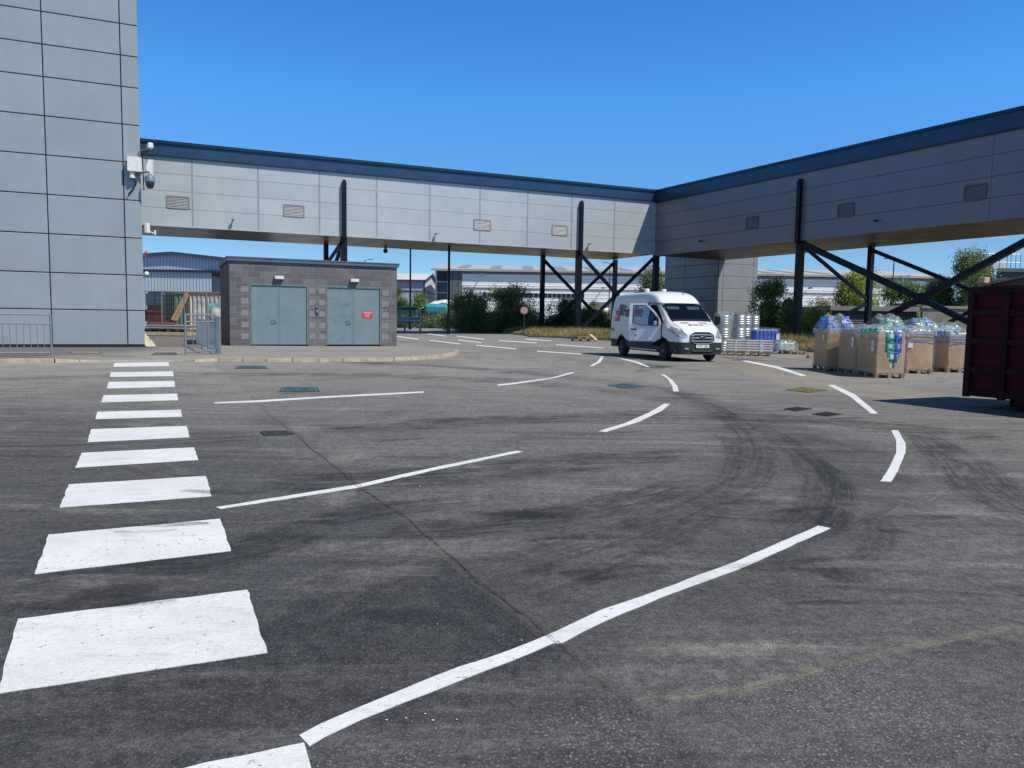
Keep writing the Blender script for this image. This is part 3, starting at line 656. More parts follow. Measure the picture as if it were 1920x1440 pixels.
# ---- enclosed bridges
def vent(name, parent, c, ax, n, w_=1.5, h_=.95, m=None):
    fr = MB(); 
    for s in (-1, 1):
        fr.frame(c + ax * (s * w_ / 2 - .045) - UP * h_ / 2 + n * .02, ax * .09, n * .07, UP * h_)
        fr.frame(c - ax * (w_ / 2 - .045) + UP * (s * h_ / 2 - .04) + n * .02, ax * (w_ - .09), n * .068, UP * .08)
    v = fr.build('vent_frame', m or M_vent, parent)
    bk = MB(); bk.frame(c - ax * w_ / 2 * .95 - UP * h_ / 2 * .95 + n * .015, ax * w_ * .95, n * .012, UP * h_ * .95); bk.build('vent_back', M_dark, v)
    ls = MB(); k_ = 8
    for i in range(k_):
        z = -h_ / 2 + h_ * (i + .6) / k_
        ls.add([c - ax * (w_ / 2 - .05) + UP * (z + .04) + n * .03, c + ax * (w_ / 2 - .05) + UP * (z + .04) + n * .03, c + ax * (w_ / 2 - .05) + UP * (z - .035) + n * .085, c - ax * (w_ / 2 - .05) + UP * (z - .035) + n * .085], [(3, 2, 1, 0)])
    ls.build('louvre', m or M_vent, v)
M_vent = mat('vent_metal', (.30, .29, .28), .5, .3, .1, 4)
PB = A(1085, 470, 66.5); PB.z = 0            # a point of the left bridge's front plane
def LX(px, py, off=0): return V(px, py, PB + nL * off, nL)
zb, zc, zt = 7.32, 12.0, 13.0; WID = 7.8
xl = LX(250, 500); xc_ = LX(1229, 430)
PBl = xl - dL * 2; PBl.z = 0; lenL = (Vector((xc_.x, xc_.y, 0)) - PBl).length
corner = PBl + dL * lenL
t_ = thing('enclosed_bridge', 'long sunlit grey enclosed bridge running from the tall building to the corner', 'bridge', (PBl.x, PBl.y, 0))
o0 = Vector((0, 0, 0))
mb = MB(); mb.frame(o0 + UP * (zb + .06), dL * (lenL + 0), -nL * WID, UP * (zt - zb - .5)); mb.build('wall', M_mid, t_)
jx = [0] + [(LX(px, 430) - PBl).dot(dL) for px in (362, 485, 599, 706, 805, 899, 988, 1071, 1151)] + [lenL - .02]
zz_ = [zb + .05 + (zc - zb - .05) * i / 4 for i in range(5)]
mb = MB(); pane_grid(mb, o0, dL, jx, zz_, nL, .016, .05); mb.cur = 1
for x in jx[1:-1]: mb.frame(o0 + dL * (x - .06) + UP * (zb + .05) + nL * .045, dL * .12, nL * .012, UP * (zc - zb - .05))
mb.build('cladding_panel', [M_clad, mat('joint_strip', (.33, .34, .37), .4, .3)], t_)
mb = MB(); mb.frame(o0 + UP * zc + nL * .0, dL * (lenL + .1), nL * .14, UP * (zt - zc - .2)); mb.build('fascia', M_navy, t_)
mb = MB(); mb.frame(o0 + UP * (zt - .2), dL * (lenL + .25), nL * .24, UP * .2); mb.frame(o0 + UP * (zc - .06), dL * (lenL + .1), nL * .2, UP * .09); mb.build('capping', M_navy2, t_)
mb = MB(); mb.frame(o0 + UP * zb, dL * lenL, -nL * WID, UP * .055); mb.build('soffit', M_soff, t_)
mb = MB(); mb.frame(o0 + UP * (zb - .02), dL * lenL, nL * .07, UP * .1); mb.build('drip_edge', M_clad, t_)
mb = MB(); mb.frame(o0 + UP * (zt - .45), dL * lenL, -nL * WID, UP * .3); mb.build('roof', M_navy2, t_)
for px, py in ((334, 379.5), (551, 395.5), (904, 422), (1049, 432)):
    q = LX(px, py); vent('vent', t_, Vector((q.x - PBl.x, q.y - PBl.y, q.z)), dL, nL, 1.42, .8)
PR = Vector((corner.x, corner.y, 0)); dF = -dR                       # right bridge runs toward the camera side
def RX(px, py, off=0): return V(px, py, PR + nR * off, nR)
lenR = 62.0
t2 = thing('enclosed_bridge', 'shaded grey enclosed bridge with navy parapet coming forward on the right', 'bridge', (PR.x, PR.y, 0))
mb = MB(); mb.frame(o0 + UP * (zb - .12 + .06), dF * lenR, -nR * 8.0, UP * (zt - zb - .5)); mb.build('wall', M_dark, t2)
zz2 = [zb - .07 + (zc - .1 - zb + .07) * i / 4 for i in range(5)]
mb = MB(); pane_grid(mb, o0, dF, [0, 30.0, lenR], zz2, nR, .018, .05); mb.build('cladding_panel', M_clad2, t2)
mb = MB(); mb.frame(o0 + UP * (zc - .1), dF * lenR, nR * .14, UP * (zt - zc - .1)); mb.build('fascia', M_navy, t2)
mb = MB(); mb.frame(o0 + UP * (zt - .2), dF * lenR, nR * .24, UP * .18); mb.frame(o0 + UP * (zc - .16), dF * lenR, nR * .2, UP * .09); mb.build('capping', M_navy2, t2)
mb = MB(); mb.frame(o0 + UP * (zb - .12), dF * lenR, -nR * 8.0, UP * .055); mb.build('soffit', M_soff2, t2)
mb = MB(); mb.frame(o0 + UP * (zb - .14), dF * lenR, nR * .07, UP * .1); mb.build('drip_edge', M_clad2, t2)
mb = MB(); mb.frame(o0 + UP * (zt - .45), dF * lenR, -nR * 8.0, UP * .3); mb.build('roof', M_navy2, t2)
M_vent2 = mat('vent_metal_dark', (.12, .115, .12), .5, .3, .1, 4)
for px, py in ((1411.5, 417), (1587.5, 394.5), (1830, 361.5)):
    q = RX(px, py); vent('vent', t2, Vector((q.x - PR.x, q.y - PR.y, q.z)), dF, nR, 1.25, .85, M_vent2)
# little lamps on the faces
lampL = ['small lamp on the sunlit bridge nearest the tall building', 'small lamp on the sunlit bridge, middle one', 'small lamp on the sunlit bridge nearest the corner']
for (px, py), lb in zip(((437, 412), (817, 438), (1104, 457)), lampL):
    q = LX(px, py, .05); a = T('wall_lamp', lb, 'lamp', q, 'small lamps on the bridge sides'); mb = MB(); mb.tube((0, 0, 0), nL * .26 - UP * .03, .05, 8); mb.build('arm', M_galv, a)
    mb = MB(); mb.lathe([(0, .05), (.12, .03), (.13, -.05), (0, -.08)], c=nL * .28, n=12); mb.build('lamp_head', M_galv, a)
for (px, py), lb in zip(((1317, 452), (1646, 414)), ('small lamp on the shaded bridge above the stair tower', 'small lamp on the shaded bridge right of its middle vent')):
    q = RX(px, py, .05); a = T('wall_lamp', lb, 'lamp', q, 'small lamps on the bridge sides'); mb = MB(); mb.tube((0, 0, 0), nR * .22, .05, 8); mb.build('arm', M_black, a)
    mb = MB(); mb.lathe([(0, .06), (.12, .04), (.13, -.06), (0, -.1)], c=nR * .24, n=12); mb.build('lamp_head', M_black, a)

# ---- stair tower behind the corner
q = A(1343.5, 600, 72.8); TWc = Vector((q.x, q.y, 0)); hT = 9.2
t3 = thing('stair_tower', 'grey panelled stair tower under the bridge behind the van', 'tower', TWc)
mb = MB(); mb.frame(o0 - nL * .03 + dL * .03, dL * 4.6, dR * 7.9, UP * (zb + 1.5)); mb.build('core', M_dark, t3)
zt_ = [.1, 1.1, 2.25, 3.4, 4.55, 5.7, 6.85, 8.8]
mb = MB(); pane_grid(mb, o0, dL, [0, .55, 4.15, 4.7], zt_, nL, .03, .045); mb.build('front_panel', mat('tower_cladding', (.27, .27, .265), .45, .1, .05, .6), t3)
mb = MB(); pane_grid(mb, o0 + dR * 8, -dR, [0, 3.2, 8.0], zt_, nR, .03, .045); mb.build('side_panel', M_clad2, t3)

# ---- trestles
def trestle(P, ax, n, label, topz, zbase=0.0, upright=True, rear=7.0, low=None):
    P = Vector((P.x, P.y, 0)); t_ = thing('bridge_support', label, 'support', P, 0, 'steel supports under the bridges'); cw = .42
    mb = MB(); c = -n * .1
    for s in (-1, 1): mb.frame(c + ax * (s * cw / 2) - ax * .02 - n * cw / 2 + UP * zbase, ax * .04, n * cw, UP * (topz - zbase))
    mb.frame(c - ax * (cw / 2 - .02) - n * .03 + UP * zbase, ax * (cw - .04), n * .05, UP * (topz - zbase))
    mb.frame(c - ax * (cw / 2 - .02) + n * (cw / 2 - .03) + UP * zbase, ax * (cw - .04), n * .028, UP * (topz - zbase))
    mb.build('column', M_black, t_)
    mb = MB(); b = -n * rear; mb.frame(b - ax * .18 - n * .18 + UP * zbase, ax * .36, n * .36, UP * (topz - zbase)); mb.build('column', M_black, t_)
    if upright:
        mb = MB(); u = n * .1 - ax * .15; mb.frame(u + UP * (topz - .2), ax * .28, n * .26, UP * (11.3 - topz + .2)); mb.frame(u + ax * .04 + UP * 11.25, ax * .2, n * .2, UP * .2)
        mb.build('upright', M_black, t_)
    return t_, P
def brace(par, P0, a, b, w_=.24):
    mb = MB(); mb.beam(Vector(a) - P0, Vector(b) - P0, w_, w_ * 1.05); return mb.build('brace', M_black, par)
fL = [LX(px, 500) for px in (645, 1086, 1231)]
topL = zb
trs = [trestle(p, dL, nL, lb, zb) for p, lb in zip(fL, ('support rising behind the block hut roof', 'braced support right of the round road sign', 'braced support behind the van roof'))]
def lo(p, z): return Vector((p.x, p.y, z))
cL = [lo(p, 0) - nL * .1 for p in fL]; rL = [lo(p, 0) - nL * 7 for p in fL]
P1_ = trs[1][1]; p0_ = trs[0][1]
brace(trs[0][0], p0_, lo(cL[0], zb - .2), lo(rL[0], zb * .47)); brace(trs[0][0], p0_, lo(rL[0], zb * .45), lo(cL[0], .2)); brace(trs[0][0], p0_, lo(cL[0], zb - .2), cL[0] - dL * 4.6 + UP * .2)
brace(trs[1][0], P1_, lo(cL[1], zb - .2), lo(cL[2], .1) ); brace(trs[1][0], P1_, lo(cL[1], .1) - nL * .25, lo(cL[2], zb - .2) - nL * .25)
brace(trs[1][0], P1_, lo(rL[1], zb - .3), lo(rL[2], .1)); brace(trs[1][0], P1_, lo(rL[1], .1) - nL * .25, lo(rL[2], zb - .3) - nL * .25)
fR = [RX(px, 500) for px in (1497, )]; dist = (A(1960, 600, 10)); 
pR0 = fR[0]; pR1 = RX(2010, 500)
topR = zb - .12
a1 = trestle(pR0, dF, nR, 'thick dark support on the grass between the blue drums and the boxes', topR, rear=7.4)
a2 = trestle(pR1, dF, nR, 'dark support of the right bridge beyond the big red skip', topR, rear=7.4)
c0, c1 = lo(pR0, 0) - nR * .1, lo(pR1, 0) - nR * .1; b0, b1 = lo(pR0, 0) - nR * 7.4, lo(pR1, 0) - nR * 7.4
node = V(1727, 560, c0, nR)
ap, aP = a1
def ext(p, q, c, s_):                       # slide along the line p-q until it stands s_ metres along the bridge from c
    p = Vector(p); q = Vector(q); a_ = (p - c).dot(dF); b_ = (q - c).dot(dF); return p + (q - p) * ((s_ - a_) / (b_ - a_))
LB = (c1 - c0).dot(dF)
brace(ap, aP, lo(c0, topR - .15), node, .34); brace(ap, aP, node, ext(node, V(1925, 452, c0, nR), c0, LB), .34); brace(ap, aP, node, V(1560, 642, c0, nR), .3)
e_ = V(1890, 640, c0, nR); brace(ap, aP, node, node + (e_ - node) * (node.z / (node.z - e_.z)), .3)
mb = MB(); mb.box(node - aP, (.9, .12, .7), math.atan2(dF.y, dF.x)); mb.build('gusset_plate', M_black, ap)
brace(ap, aP, lo(b0, topR - .25), ext(lo(b0, topR - .25), V(1890, 571, b0, nR), b0, LB), .24)
e_ = V(1765, 612, b0, nR); f_ = V(1890, 548, b0, nR); brace(ap, aP, e_ + (e_ - f_) * (e_.z / (f_.z - e_.z)), ext(e_, f_, b0, LB), .22)
brace(ap, aP, lo(c0, topR - .2), lo(b0, topR * .44), .2); brace(ap, aP, lo(b0, topR * .42), lo(c0, .1), .2)
# ---- brick hut
HC = A(431, 600, 32.5); HC.z = 0
nH = nL; zh = 3.66
t4 = thing('block_hut', 'low grey blockwork plant hut with four pale green doors', 'hut', HC)
def HX(px, py, off=0): return V(px, py, HC + nH * off, nH)
wH = (HX(744, 600) - HC).dot(dL)
def blockmat():
    m, t, p, L = base_mat('blockwork'); 
    c = nn(t, 'ShaderNodeTexCoord'); uv = nn(t, 'ShaderNodeUVMap')
    b = nn(t, 'ShaderNodeTexBrick'); b.offset = .5; b.inputs['Scale'].default_value = 1; b.inputs['Brick Width'].default_value = .5; b.inputs['Row Height'].default_value = .25
    b.inputs['Mortar Size'].default_value = .012; b.inputs['Mortar Smooth'].default_value = .3; b.inputs['Bias'].default_value = -.1
    b.inputs['Color1'].default_value = (.115, .105, .112, 1); b.inputs['Color2'].default_value = (.20, .19, .193, 1); b.inputs['Mortar'].default_value = (.23, .22, .21, 1)
    L.new(uv.outputs[0], b.inputs['Vector'])
    n = nz(t, c.outputs['Object'], 60, 5, .7); n2 = nz(t, c.outputs['Object'], 1.2, 4)
    cc = mixc(t, rng(t, n, .3, .7, 0, .45), b.outputs['Color'], (.09, .085, .09)); cc = mixc(t, rng(t, n2, .5, .75, 0, .35), cc, (.16, .15, .15))
    L.new(cc, p.inputs['Base Color']); p.inputs['Roughness'].default_value = .92
    bb = nn(t, 'ShaderNodeBump'); bb.inputs['Strength'].default_value = .6; bb.inputs['Distance'].default_value = .015
    L.new(mth(t, 'ADD', mth(t, 'MULTIPLY', n, .5), mth(t, 'SUBTRACT', 1.0, b.outputs['Fac'])), bb.inputs['Height']); L.new(bb.outputs[0], p.inputs['Normal']); return m
def uvbox(o, au, av=UP):
    l = o.data.uv_layers.new(name='UVMap')
    for pl_ in o.data.polygons:
        a_ = au if abs(pl_.normal.dot(au)) < .7 else pl_.normal.cross(UP)
        for li in pl_.loop_indices:
            co = o.data.vertices[o.data.loops[li].vertex_index].co; l.data[li].uv = (co.dot(a_), co.z)
M_block = blockmat()
hb = .115
dr = [(468.5, 578.5), (611.5, 715)]
dx = [[(HX(a, 600) - HC).dot(dL) for a in q] for q in dr]; dz = [HX(523, 532.5).z, HX(663, 537).z]; dz = [min(dz)] * 2
xs2 = [0, dx[0][0], dx[0][1], dx[1][0], dx[1][1], wH]
mb = MB()
for i in range(5):
    a, b = xs2[i], xs2[i + 1]
    if i % 2 == 0: mb.frame(dL * a + UP * .05, dL * (b - a), -nH * .22, UP * (zh - .05))
    else: mb.frame(dL * a + UP * dz[0], dL * (b - a), -nH * .22, UP * (zh - dz[0]))
mb.frame(-nH * .22 + UP * .05, dL * .22, -nH * 5.3, UP * (zh - .05)); mb.frame(dL * (wH - .22) - nH * .22 + UP * .05, dL * .22, -nH * 5.3, UP * (zh - .05)); mb.frame(-nH * 5.52 + UP * .05, dL * wH, -nH * .22, UP * (zh - .05))
M_quoin = mat('pale_block', (.235, .225, .225), .92, 0, .2, 20, .5, 60)
mb.cur = 1; row = 0                # paler half blocks toothed beside the doors
z = hb + .25
while z < dz[0] - .1:
    if row % 2 == 0:
        for x, w__ in ((dx[0][0] - .34, .3), (dx[0][1] + .03, .26), (dx[1][0] - .3, .26), (dx[1][1] + .04, .3)): mb.frame(dL * x + UP * (z + .006), dL * w__, nH * .004, UP * .238)
    z += .25; row += 1
o = mb.build('wall', [M_block, M_quoin], t4); uvbox(o, dL)
M_roofe = mat('roof_edge', (.115, .135, .15), .45, .2, .08, 2)
mb = MB(); mb.frame(-dL * .08 + nH * .08 + UP * zh, dL * (wH + .16), -nH * 5.9, UP * .17); mb.frame(-dL * .1 + nH * .1 + UP * (zh + .13), dL * (wH + .2), -nH * 5.94, UP * .05); mb.build('roof', M_roofe, t4)
M_door = mat('door_green', (.178, .245, .252), .42, 0, .05, 1.2, 0, 30, dirt=(.14, .17, .165), dscale=2.5, damt=.35)
M_doorf = mat('door_frame_green', (.13, .18, .19), .45)
labels = ['pale green door, leftmost leaf', 'pale green door leaf', 'scuffed pale green door leaf with black marks by its edge', 'pale green door leaf carrying the red sign']
k_ = 0; M_scuff = mat('door_scuffed', (.17, .235, .242), .45, 0, .08, 2, 0, 30, dirt=(.035, .045, .045), dscale=3, damt=.35)
for (a, b), zt1 in zip(dx, dz):
    f = MB(); w__ = b - a
    f.frame(dL * a - nH * .09 + UP * hb, dL * .07, nH * .1, UP * (zt1 - hb)); f.frame(dL * (b - .07) - nH * .09 + UP * hb, dL * .07, nH * .1, UP * (zt1 - hb)); f.frame(dL * (a + .07) - nH * .09 + UP * (zt1 - .08), dL * (w__ - .14), nH * .1, UP * .08)
    f.build('door_frame', M_doorf, t4)
    mid = (a + b) / 2
    for (x0, x1) in ((a + .08, mid - .008), (mid + .008, b - .08)):
        d = MB(); d.frame(dL * x0 - nH * .08 + UP * (hb + .02), dL * (x1 - x0), nH * .05, UP * (zt1 - hb - .11))
        if x0 < mid: d.frame(dL * (x1 - .07) - nH * .03 + UP * (hb + .02), dL * .075, nH * .012, UP * (zt1 - hb - .12))
        do = d.build('door', M_scuff if k_ == 2 else M_door, t4); do['label'] = labels[k_]
        if x0 < mid:
            hz = hb + 1.0; hx = x1 - .16; h = MB(); h.frame(dL * (hx - .04) - nH * .03 + UP * hz, dL * .1, nH * .02, UP * .18)
            h.path([dL * hx + nH * .03 + UP * (hz + .13), dL * (hx - .14) + nH * .03 + UP * (hz + .12), dL * (hx - .16) + nH * .03 + UP * (hz + .03)], .015, 6); h.path([dL * (hx + .05) + nH * .03 + UP * (hz + .02), dL * (hx - .14) + nH * .03 + UP * (hz)], .014, 6)
            h.build('handle', M_galv, do)
        else:
            for hz in (.25, 1.2, 2.1):
                h = MB(); h.tube(dL * (x1 + .005) - nH * .025 + UP * (hb + hz), dL * (x1 + .005) - nH * .025 + UP * (hb + hz + .13), .018, 6); h.build('hinge', M_iron, do)
        k_ += 1
M_int = mat('inner_dark', (.02, .02, .02), .9)
for px, py, lb in ((523, 521, 'cream bulkhead lamp over the left pair of doors'), (664, 526.5, 'cream bulkhead lamp over the right pair of doors')):
    q = HX(px, py); a = T('bulkhead_lamp', lb, 'lamp', q, 'lamps over the hut doors')
    mb = MB(); mb.frame(-dL * .2 - UP * .06, dL * .4, nH * .05, UP * .12); mb.build('base', M_galv, a)
    mb = MB(); mb.frame(-dL * .18 - UP * .05 + nH * .05, dL * .36, nH * .12, UP * .13); mb.build('lamp_cover', M_white, a)
q = HX(594.5, 580); a = T('card_reader', 'small grey card reader on the blockwork between the doors', 'card reader', q)
mb = MB(); mb.frame(-dL * .06 - UP * .14, dL * .12, nH * .06, UP * .26); mb.build('reader_body', M_galv, a); mb = MB(); mb.frame(-dL * .04 + nH * .06, dL * .08, nH * .01, UP * .08); mb.build('keypad', M_dark, a)
# ---- writing
def text(name, s, size, mt, parent, o, ax, up, th=.002, align='CENTER', sx=1.0, bold=0.0):
    c = bpy.data.curves.new(name, 'FONT'); c.body = s; c.size = size; c.align_x = align; c.align_y = 'CENTER'; c.extrude = th / 2; c.resolution_u = 3; c.offset = bold
    tmp = bpy.data.objects.new('tmp_text', c); COL.objects.link(tmp); dg = bpy.context.evaluated_depsgraph_get(); dg.update()
    me = bpy.data.meshes.new_from_object(tmp.evaluated_get(dg)); bpy.data.objects.remove(tmp); bpy.data.curves.remove(c)
    ax = Vector(ax).normalized(); up = Vector(up).normalized(); n = ax.cross(up)
    M_ = Matrix((ax * sx, up, n)).transposed().to_4x4(); M_.translation = Vector(o); me.transform(M_); me.materials.clear(); me.materials.append(mt); me.name = name
    ob = bpy.data.objects.new(name, me); COL.objects.link(ob)
    if parent is not None: ob.parent = parent; KIDS.setdefault(parent.name, []).append(ob)
    return ob
M_signred = mat('sign_red', (.62, .03, .06), .4, 0, .04, 4); M_signwhite = mat('sign_white', (.85, .85, .83), .5, 0, .03, 4)
q = HX(688.5, 590, -.03); a = T('safety_sign', 'small red sign with white writing on the rightmost door', 'sign', q)
mb = MB(); mb.frame(-dL * .22 - UP * .16 + nH * .004, dL * .44, nH * .008, UP * .32); mb.build('sign_board', M_signred, a)
for i, (s, z, sz) in enumerate((('COMPRESSED', .095, .075), ('CYLINDER', .02, .07), ('STORE', -.055, .07), ('NO SMOKING', -.12, .035))): text('lettering', s, sz, M_signwhite, a, nH * .014 + UP * z, dL, UP, .002, sx=.92)
# ================================================================ FAR BUILDINGS, FENCES, POSTS
def ribmat(name, c1, c2, sc, axis=0, rough=.5, metal=.1, sharp=(.3, .5)):
    m, t, p, L = base_mat(name); c = nn(t, 'ShaderNodeTexCoord'); sp = nn(t, 'ShaderNodeSeparateXYZ'); L.new(c.outputs['Object'], sp.inputs[0])
    w = mth(t, 'FRACT', mth(t, 'MULTIPLY', sp.outputs[axis], sc)); w = mth(t, 'ABSOLUTE', mth(t, 'SUBTRACT', w, .5))
    n = nz(t, c.outputs['Object'], .12, 3, .5)
    f = rng(t, w, sharp[0], sharp[1]); cc = mixc(t, f, c1, c2); cc = mixc(t, rng(t, n, .35, .7, 0, .25), cc, tuple(q * .8 for q in c1))
    L.new(cc, p.inputs['Base Color']); p.inputs['Roughness'].default_value = rough; p.inputs['Metallic'].default_value = metal
    b = nn(t, 'ShaderNodeBump'); b.inputs['Strength'].default_value = .6; b.inputs['Distance'].default_value = .06; L.new(f, b.inputs['Height']); L.new(b.outputs[0], p.inputs['Normal'])
    return m
M_whclad = ribmat('white_sheeting', (.93, .93, .91), (.86, .86, .86), 1.6, 2, metal=0)
M_wroof = mat('pale_roof', (.42, .40, .37), .6, 0, .08, .1, 0, 40, dirt=(.33, .31, .28), dscale=.06)
M_gband = mat('grey_band', (.20, .22, .24), .6); M_grib = ribmat('grey_ribs', (.14, .155, .165), (.08, .09, .1), 1.0, 0)
M_wroof2 = mat('rooflight', (.26, .25, .24), .5)
# long white warehouse
YW = 130.0; xa = A(815, 600, YW).x; xb = A(1765, 600, YW).x; ez = A(1000, 506.5, YW).z; rz_ = ez + 2.1; DW = 40
t_ = thing('warehouse', 'long white warehouse with pale roof behind the bushes', 'warehouse', (xa, YW, 0)); LW = xb - xa
fx = lambda px: A(px, 600, YW).x - xa
mb = MB(); x1 = fx(866)
mb.frame((x1, 0, 0), (LW - x1, 0, 0), (0, .3, 0), (0, 0, ez - .8)); mb.frame((0, .35, 0), (0, DW - .7, 0), (.3, 0, 0), (0, 0, ez - .1)); mb.frame((LW - .3, .35, 0), (0, DW - .7, 0), (.3, 0, 0), (0, 0, ez - .1)); mb.build('wall', M_whclad, t_)
mb = MB(); mb.frame((x1, -.05, ez - .8), (LW - x1, 0, 0), (0, .3, 0), (0, 0, .75)); mb.build('eaves_band', M_gband, t_)
mb = MB(); mb.frame((fx(838), -.05, 0), (x1 - fx(838) - .02, 0, 0), (0, .3, 0), (0, 0, ez - .05)); mb.build('ribbed_panel', M_grib, t_)
mb = MB(); mb.frame((.35, -.02, 0), (fx(838) - .37, 0, 0), (0, .2, 0), (0, 0, ez - .05)); mb.build('dark_shutter', ribmat('dark_shutter', (.012, .02, .05), (.12, .16, .2), .55, 2, sharp=(.44, .47)), t_)
mb = MB(); mb.add([(-.6, -.6, ez), (LW + .6, -.6, ez), (LW + .6, DW / 2, rz_), (-.6, DW / 2, rz_), (-.6, DW + .6, ez), (LW + .6, DW + .6, ez), (-.6, -.6, ez - .35), (LW + .6, -.6, ez - .35)], [(0, 1, 2, 3), (3, 2, 5, 4), (6, 7, 1, 0)]); mb.add([(-.6, -.6, ez - .02), (-.6, DW / 2, rz_ - .02), (-.6, DW + .6, ez - .02)], [(0, 1, 2)]); mb.add([(LW + .6, -.6, ez - .02), (LW + .6, DW / 2, rz_ - .02), (LW + .6, DW + .6, ez - .02)], [(2, 1, 0)])
mb.build('roof', M_wroof, t_)
for px in (855, 918, 980, 1043, 1105, 1168, 1230, 1440, 1490, 1545):
    mb = MB(); x = fx(px); s1 = (rz_ - ez) / (DW / 2 + .6)
    mb.add([(x, 2, ez + 2.6 * s1 + .05), (x + 1.8, 2, ez + 2.6 * s1 + .05), (x + 1.8, 17, ez + 17.6 * s1 + .05), (x, 17, ez + 17.6 * s1 + .05)], [(0, 1, 2, 3)]); mb.build('roof_light', M_wroof2, t_)
mb = MB(); mb.frame((x1, -.12, A(1000, 542, YW).z), (LW - x1, 0, 0), (0, .1, 0), (0, 0, .12)); mb.build('cladding_rail', M_gband, t_)
zw0, zw1 = A(1000, 557.5, YW).z, A(1000, 549.5, YW).z
M_dglass = mat('dark_glass', (.02, .025, .03), .15)
for i in range(22):
    x = fx(905) + i * .78; mb = MB(); mb.frame((x, -.06, zw0), (.66, 0, 0), (0, .1, 0), (0, 0, zw1 - zw0)); mb.build('window', M_dglass, t_)
mb = MB(); xd = fx(1106); mb.frame((xd, -.1, 0), (4.4, 0, 0), (0, .12, 0), (0, 0, 4.3)); mb.build('door_surround', M_gband, t_)
mb = MB(); xd = fx(1116); mb.add([(xd, -.15, 3.4), (xd + 2.4, -.15, 3.4), (xd + 2.0, -1.4, 2.6), (xd + .4, -1.4, 2.6), (xd + .8, -.15, 1.2), (xd + 1.6, -.15, 1.2)], [(0, 3, 2, 1), (3, 4, 5, 2)]); mb.build('loading_canopy', M_white, t_)
for px in (902, 1128, 1450, 1512):
    x = fx(px); z = A(px, 530, YW).z - (1.0 if px > 1100 else -1.2); mb = MB(); mb.tube((x, -.2, z), (x, -1.0, z + .1), .1, 6); mb.box((x, -1.1, z + .1), (.5, .5, .3)); mb.build('wall_lamp', M_gband, t_)
# small white gabled shed
YS = 140.0; cS = A(795, 600, YS); ezs = A(795, 525, YS).z
t_ = thing('white_shed', 'small white gabled building between the block hut and the long warehouse', 'building', (cS.x, YS, 0)); Ls = 46; Ds = 24; rzs = ezs + 1.75
M_shed = ribmat('pale_sheeting', (.46, .49, .54), (.40, .43, .48), 1.2, 0); M_shedg = ribmat('pale_sheeting_gable', (.70, .71, .73), (.62, .63, .66), 1.0, 1)
mb = MB(); mb.frame((-Ls, 0, 0), (Ls - .02, 0, 0), (0, .3, 0), (0, 0, ezs)); mb.build('front_wall', M_shed, t_)
mb = MB(); mb.add([(0, 0, 0), (0, Ds, 0), (0, Ds, ezs), (0, Ds / 2, rzs), (0, 0, ezs)], [(0, 1, 2, 3, 4)]); mb.add([(-.3, 0, 0), (-.3, Ds, 0), (-.3, Ds, ezs), (-.3, Ds / 2, rzs), (-.3, 0, ezs)], [(4, 3, 2, 1, 0)]); mb.build('gable_wall', M_shedg, t_)
mb = MB(); mb.add([(-Ls, -.4, ezs - .06), (.3, -.4, ezs - .06), (.3, Ds / 2, rzs), (-Ls, Ds / 2, rzs), (-Ls, Ds + .4, ezs - .06), (.3, Ds + .4, ezs - .06)], [(0, 1, 2, 3), (3, 2, 5, 4)]); mb.build('roof', mat('shed_roof', (.6, .57, .55), .5, 0, .1, .1), t_)
M_maroon = mat('maroon_trim', (.09, .045, .06), .5)
mb = MB(); mb.frame((-Ls, -.45, ezs - .3), (Ls + .35, 0, 0), (0, .1, 0), (0, 0, .32)); mb.frame((-.15, -.08, 0), (.3, 0, 0), (0, .1, 0), (0, 0, ezs - .3)); mb.beam((.32, -.4, ezs - .1), (.32, Ds / 2, rzs - .05), .12, .3); mb.beam((.32, Ds / 2, rzs - .05), (.32, Ds + .4, ezs - .1), .12, .3)
mb.frame((-Ls, -.08, ezs - 2.1), (Ls - .2, 0, 0), (0, .07, 0), (0, 0, .18)); mb.frame((.02, 0, ezs - 2.1), (0, Ds, 0), (.07, 0, 0), (0, 0, .18)); mb.build('trim', M_maroon, t_)
# ribbed grey gabled building at the left
YG = 80.0; M_gcl = ribmat('ribbed_cladding', (.58, .66, .72), (.36, .43, .50), 3.0, 0, .45, .2)
pk = A(324.5, 474, YG); lx = A(228, 483, YG); rx_ = A(470, 490, YG)
t_ = thing('gabled_store', 'ribbed pale blue industrial building with shallow gable beyond the containers', 'building', (pk.x, YG, 0))
hk, hl, hr = pk.z, 6.9, 6.7; wl, wr = 9.8, 10.2
zm = A(340, 508, YG).z
mb = MB(); mb.add([(-wl, 0, zm), (wr, 0, zm), (wr, 0, hr), (0, 0, hk), (-wl, 0, hl)], [(0, 1, 2, 3, 4)]); mb.add([(-wl, .12, 0), (A(397, 600, YG).x - pk.x, .12, 0), (A(397, 600, YG).x - pk.x, .12, zm), (-wl, .12, zm)], [(0, 1, 2, 3)])
mb.build('gable_wall', M_gcl, t_)
mb = MB(); mb.frame((A(397, 600, YG).x - pk.x + .02, 2.5, 0), (wr - (A(397, 600, YG).x - pk.x) - .02, 0, 0), (0, .2, 0), (0, 0, zm)); mb.frame((-wl, -.1, zm - .12), (wl + wr, 0, 0), (0, .3, 0), (0, 0, .24)); mb.build('dark_opening', mat('dark_teal', (.02, .04, .05), .6), t_)
mb = MB()
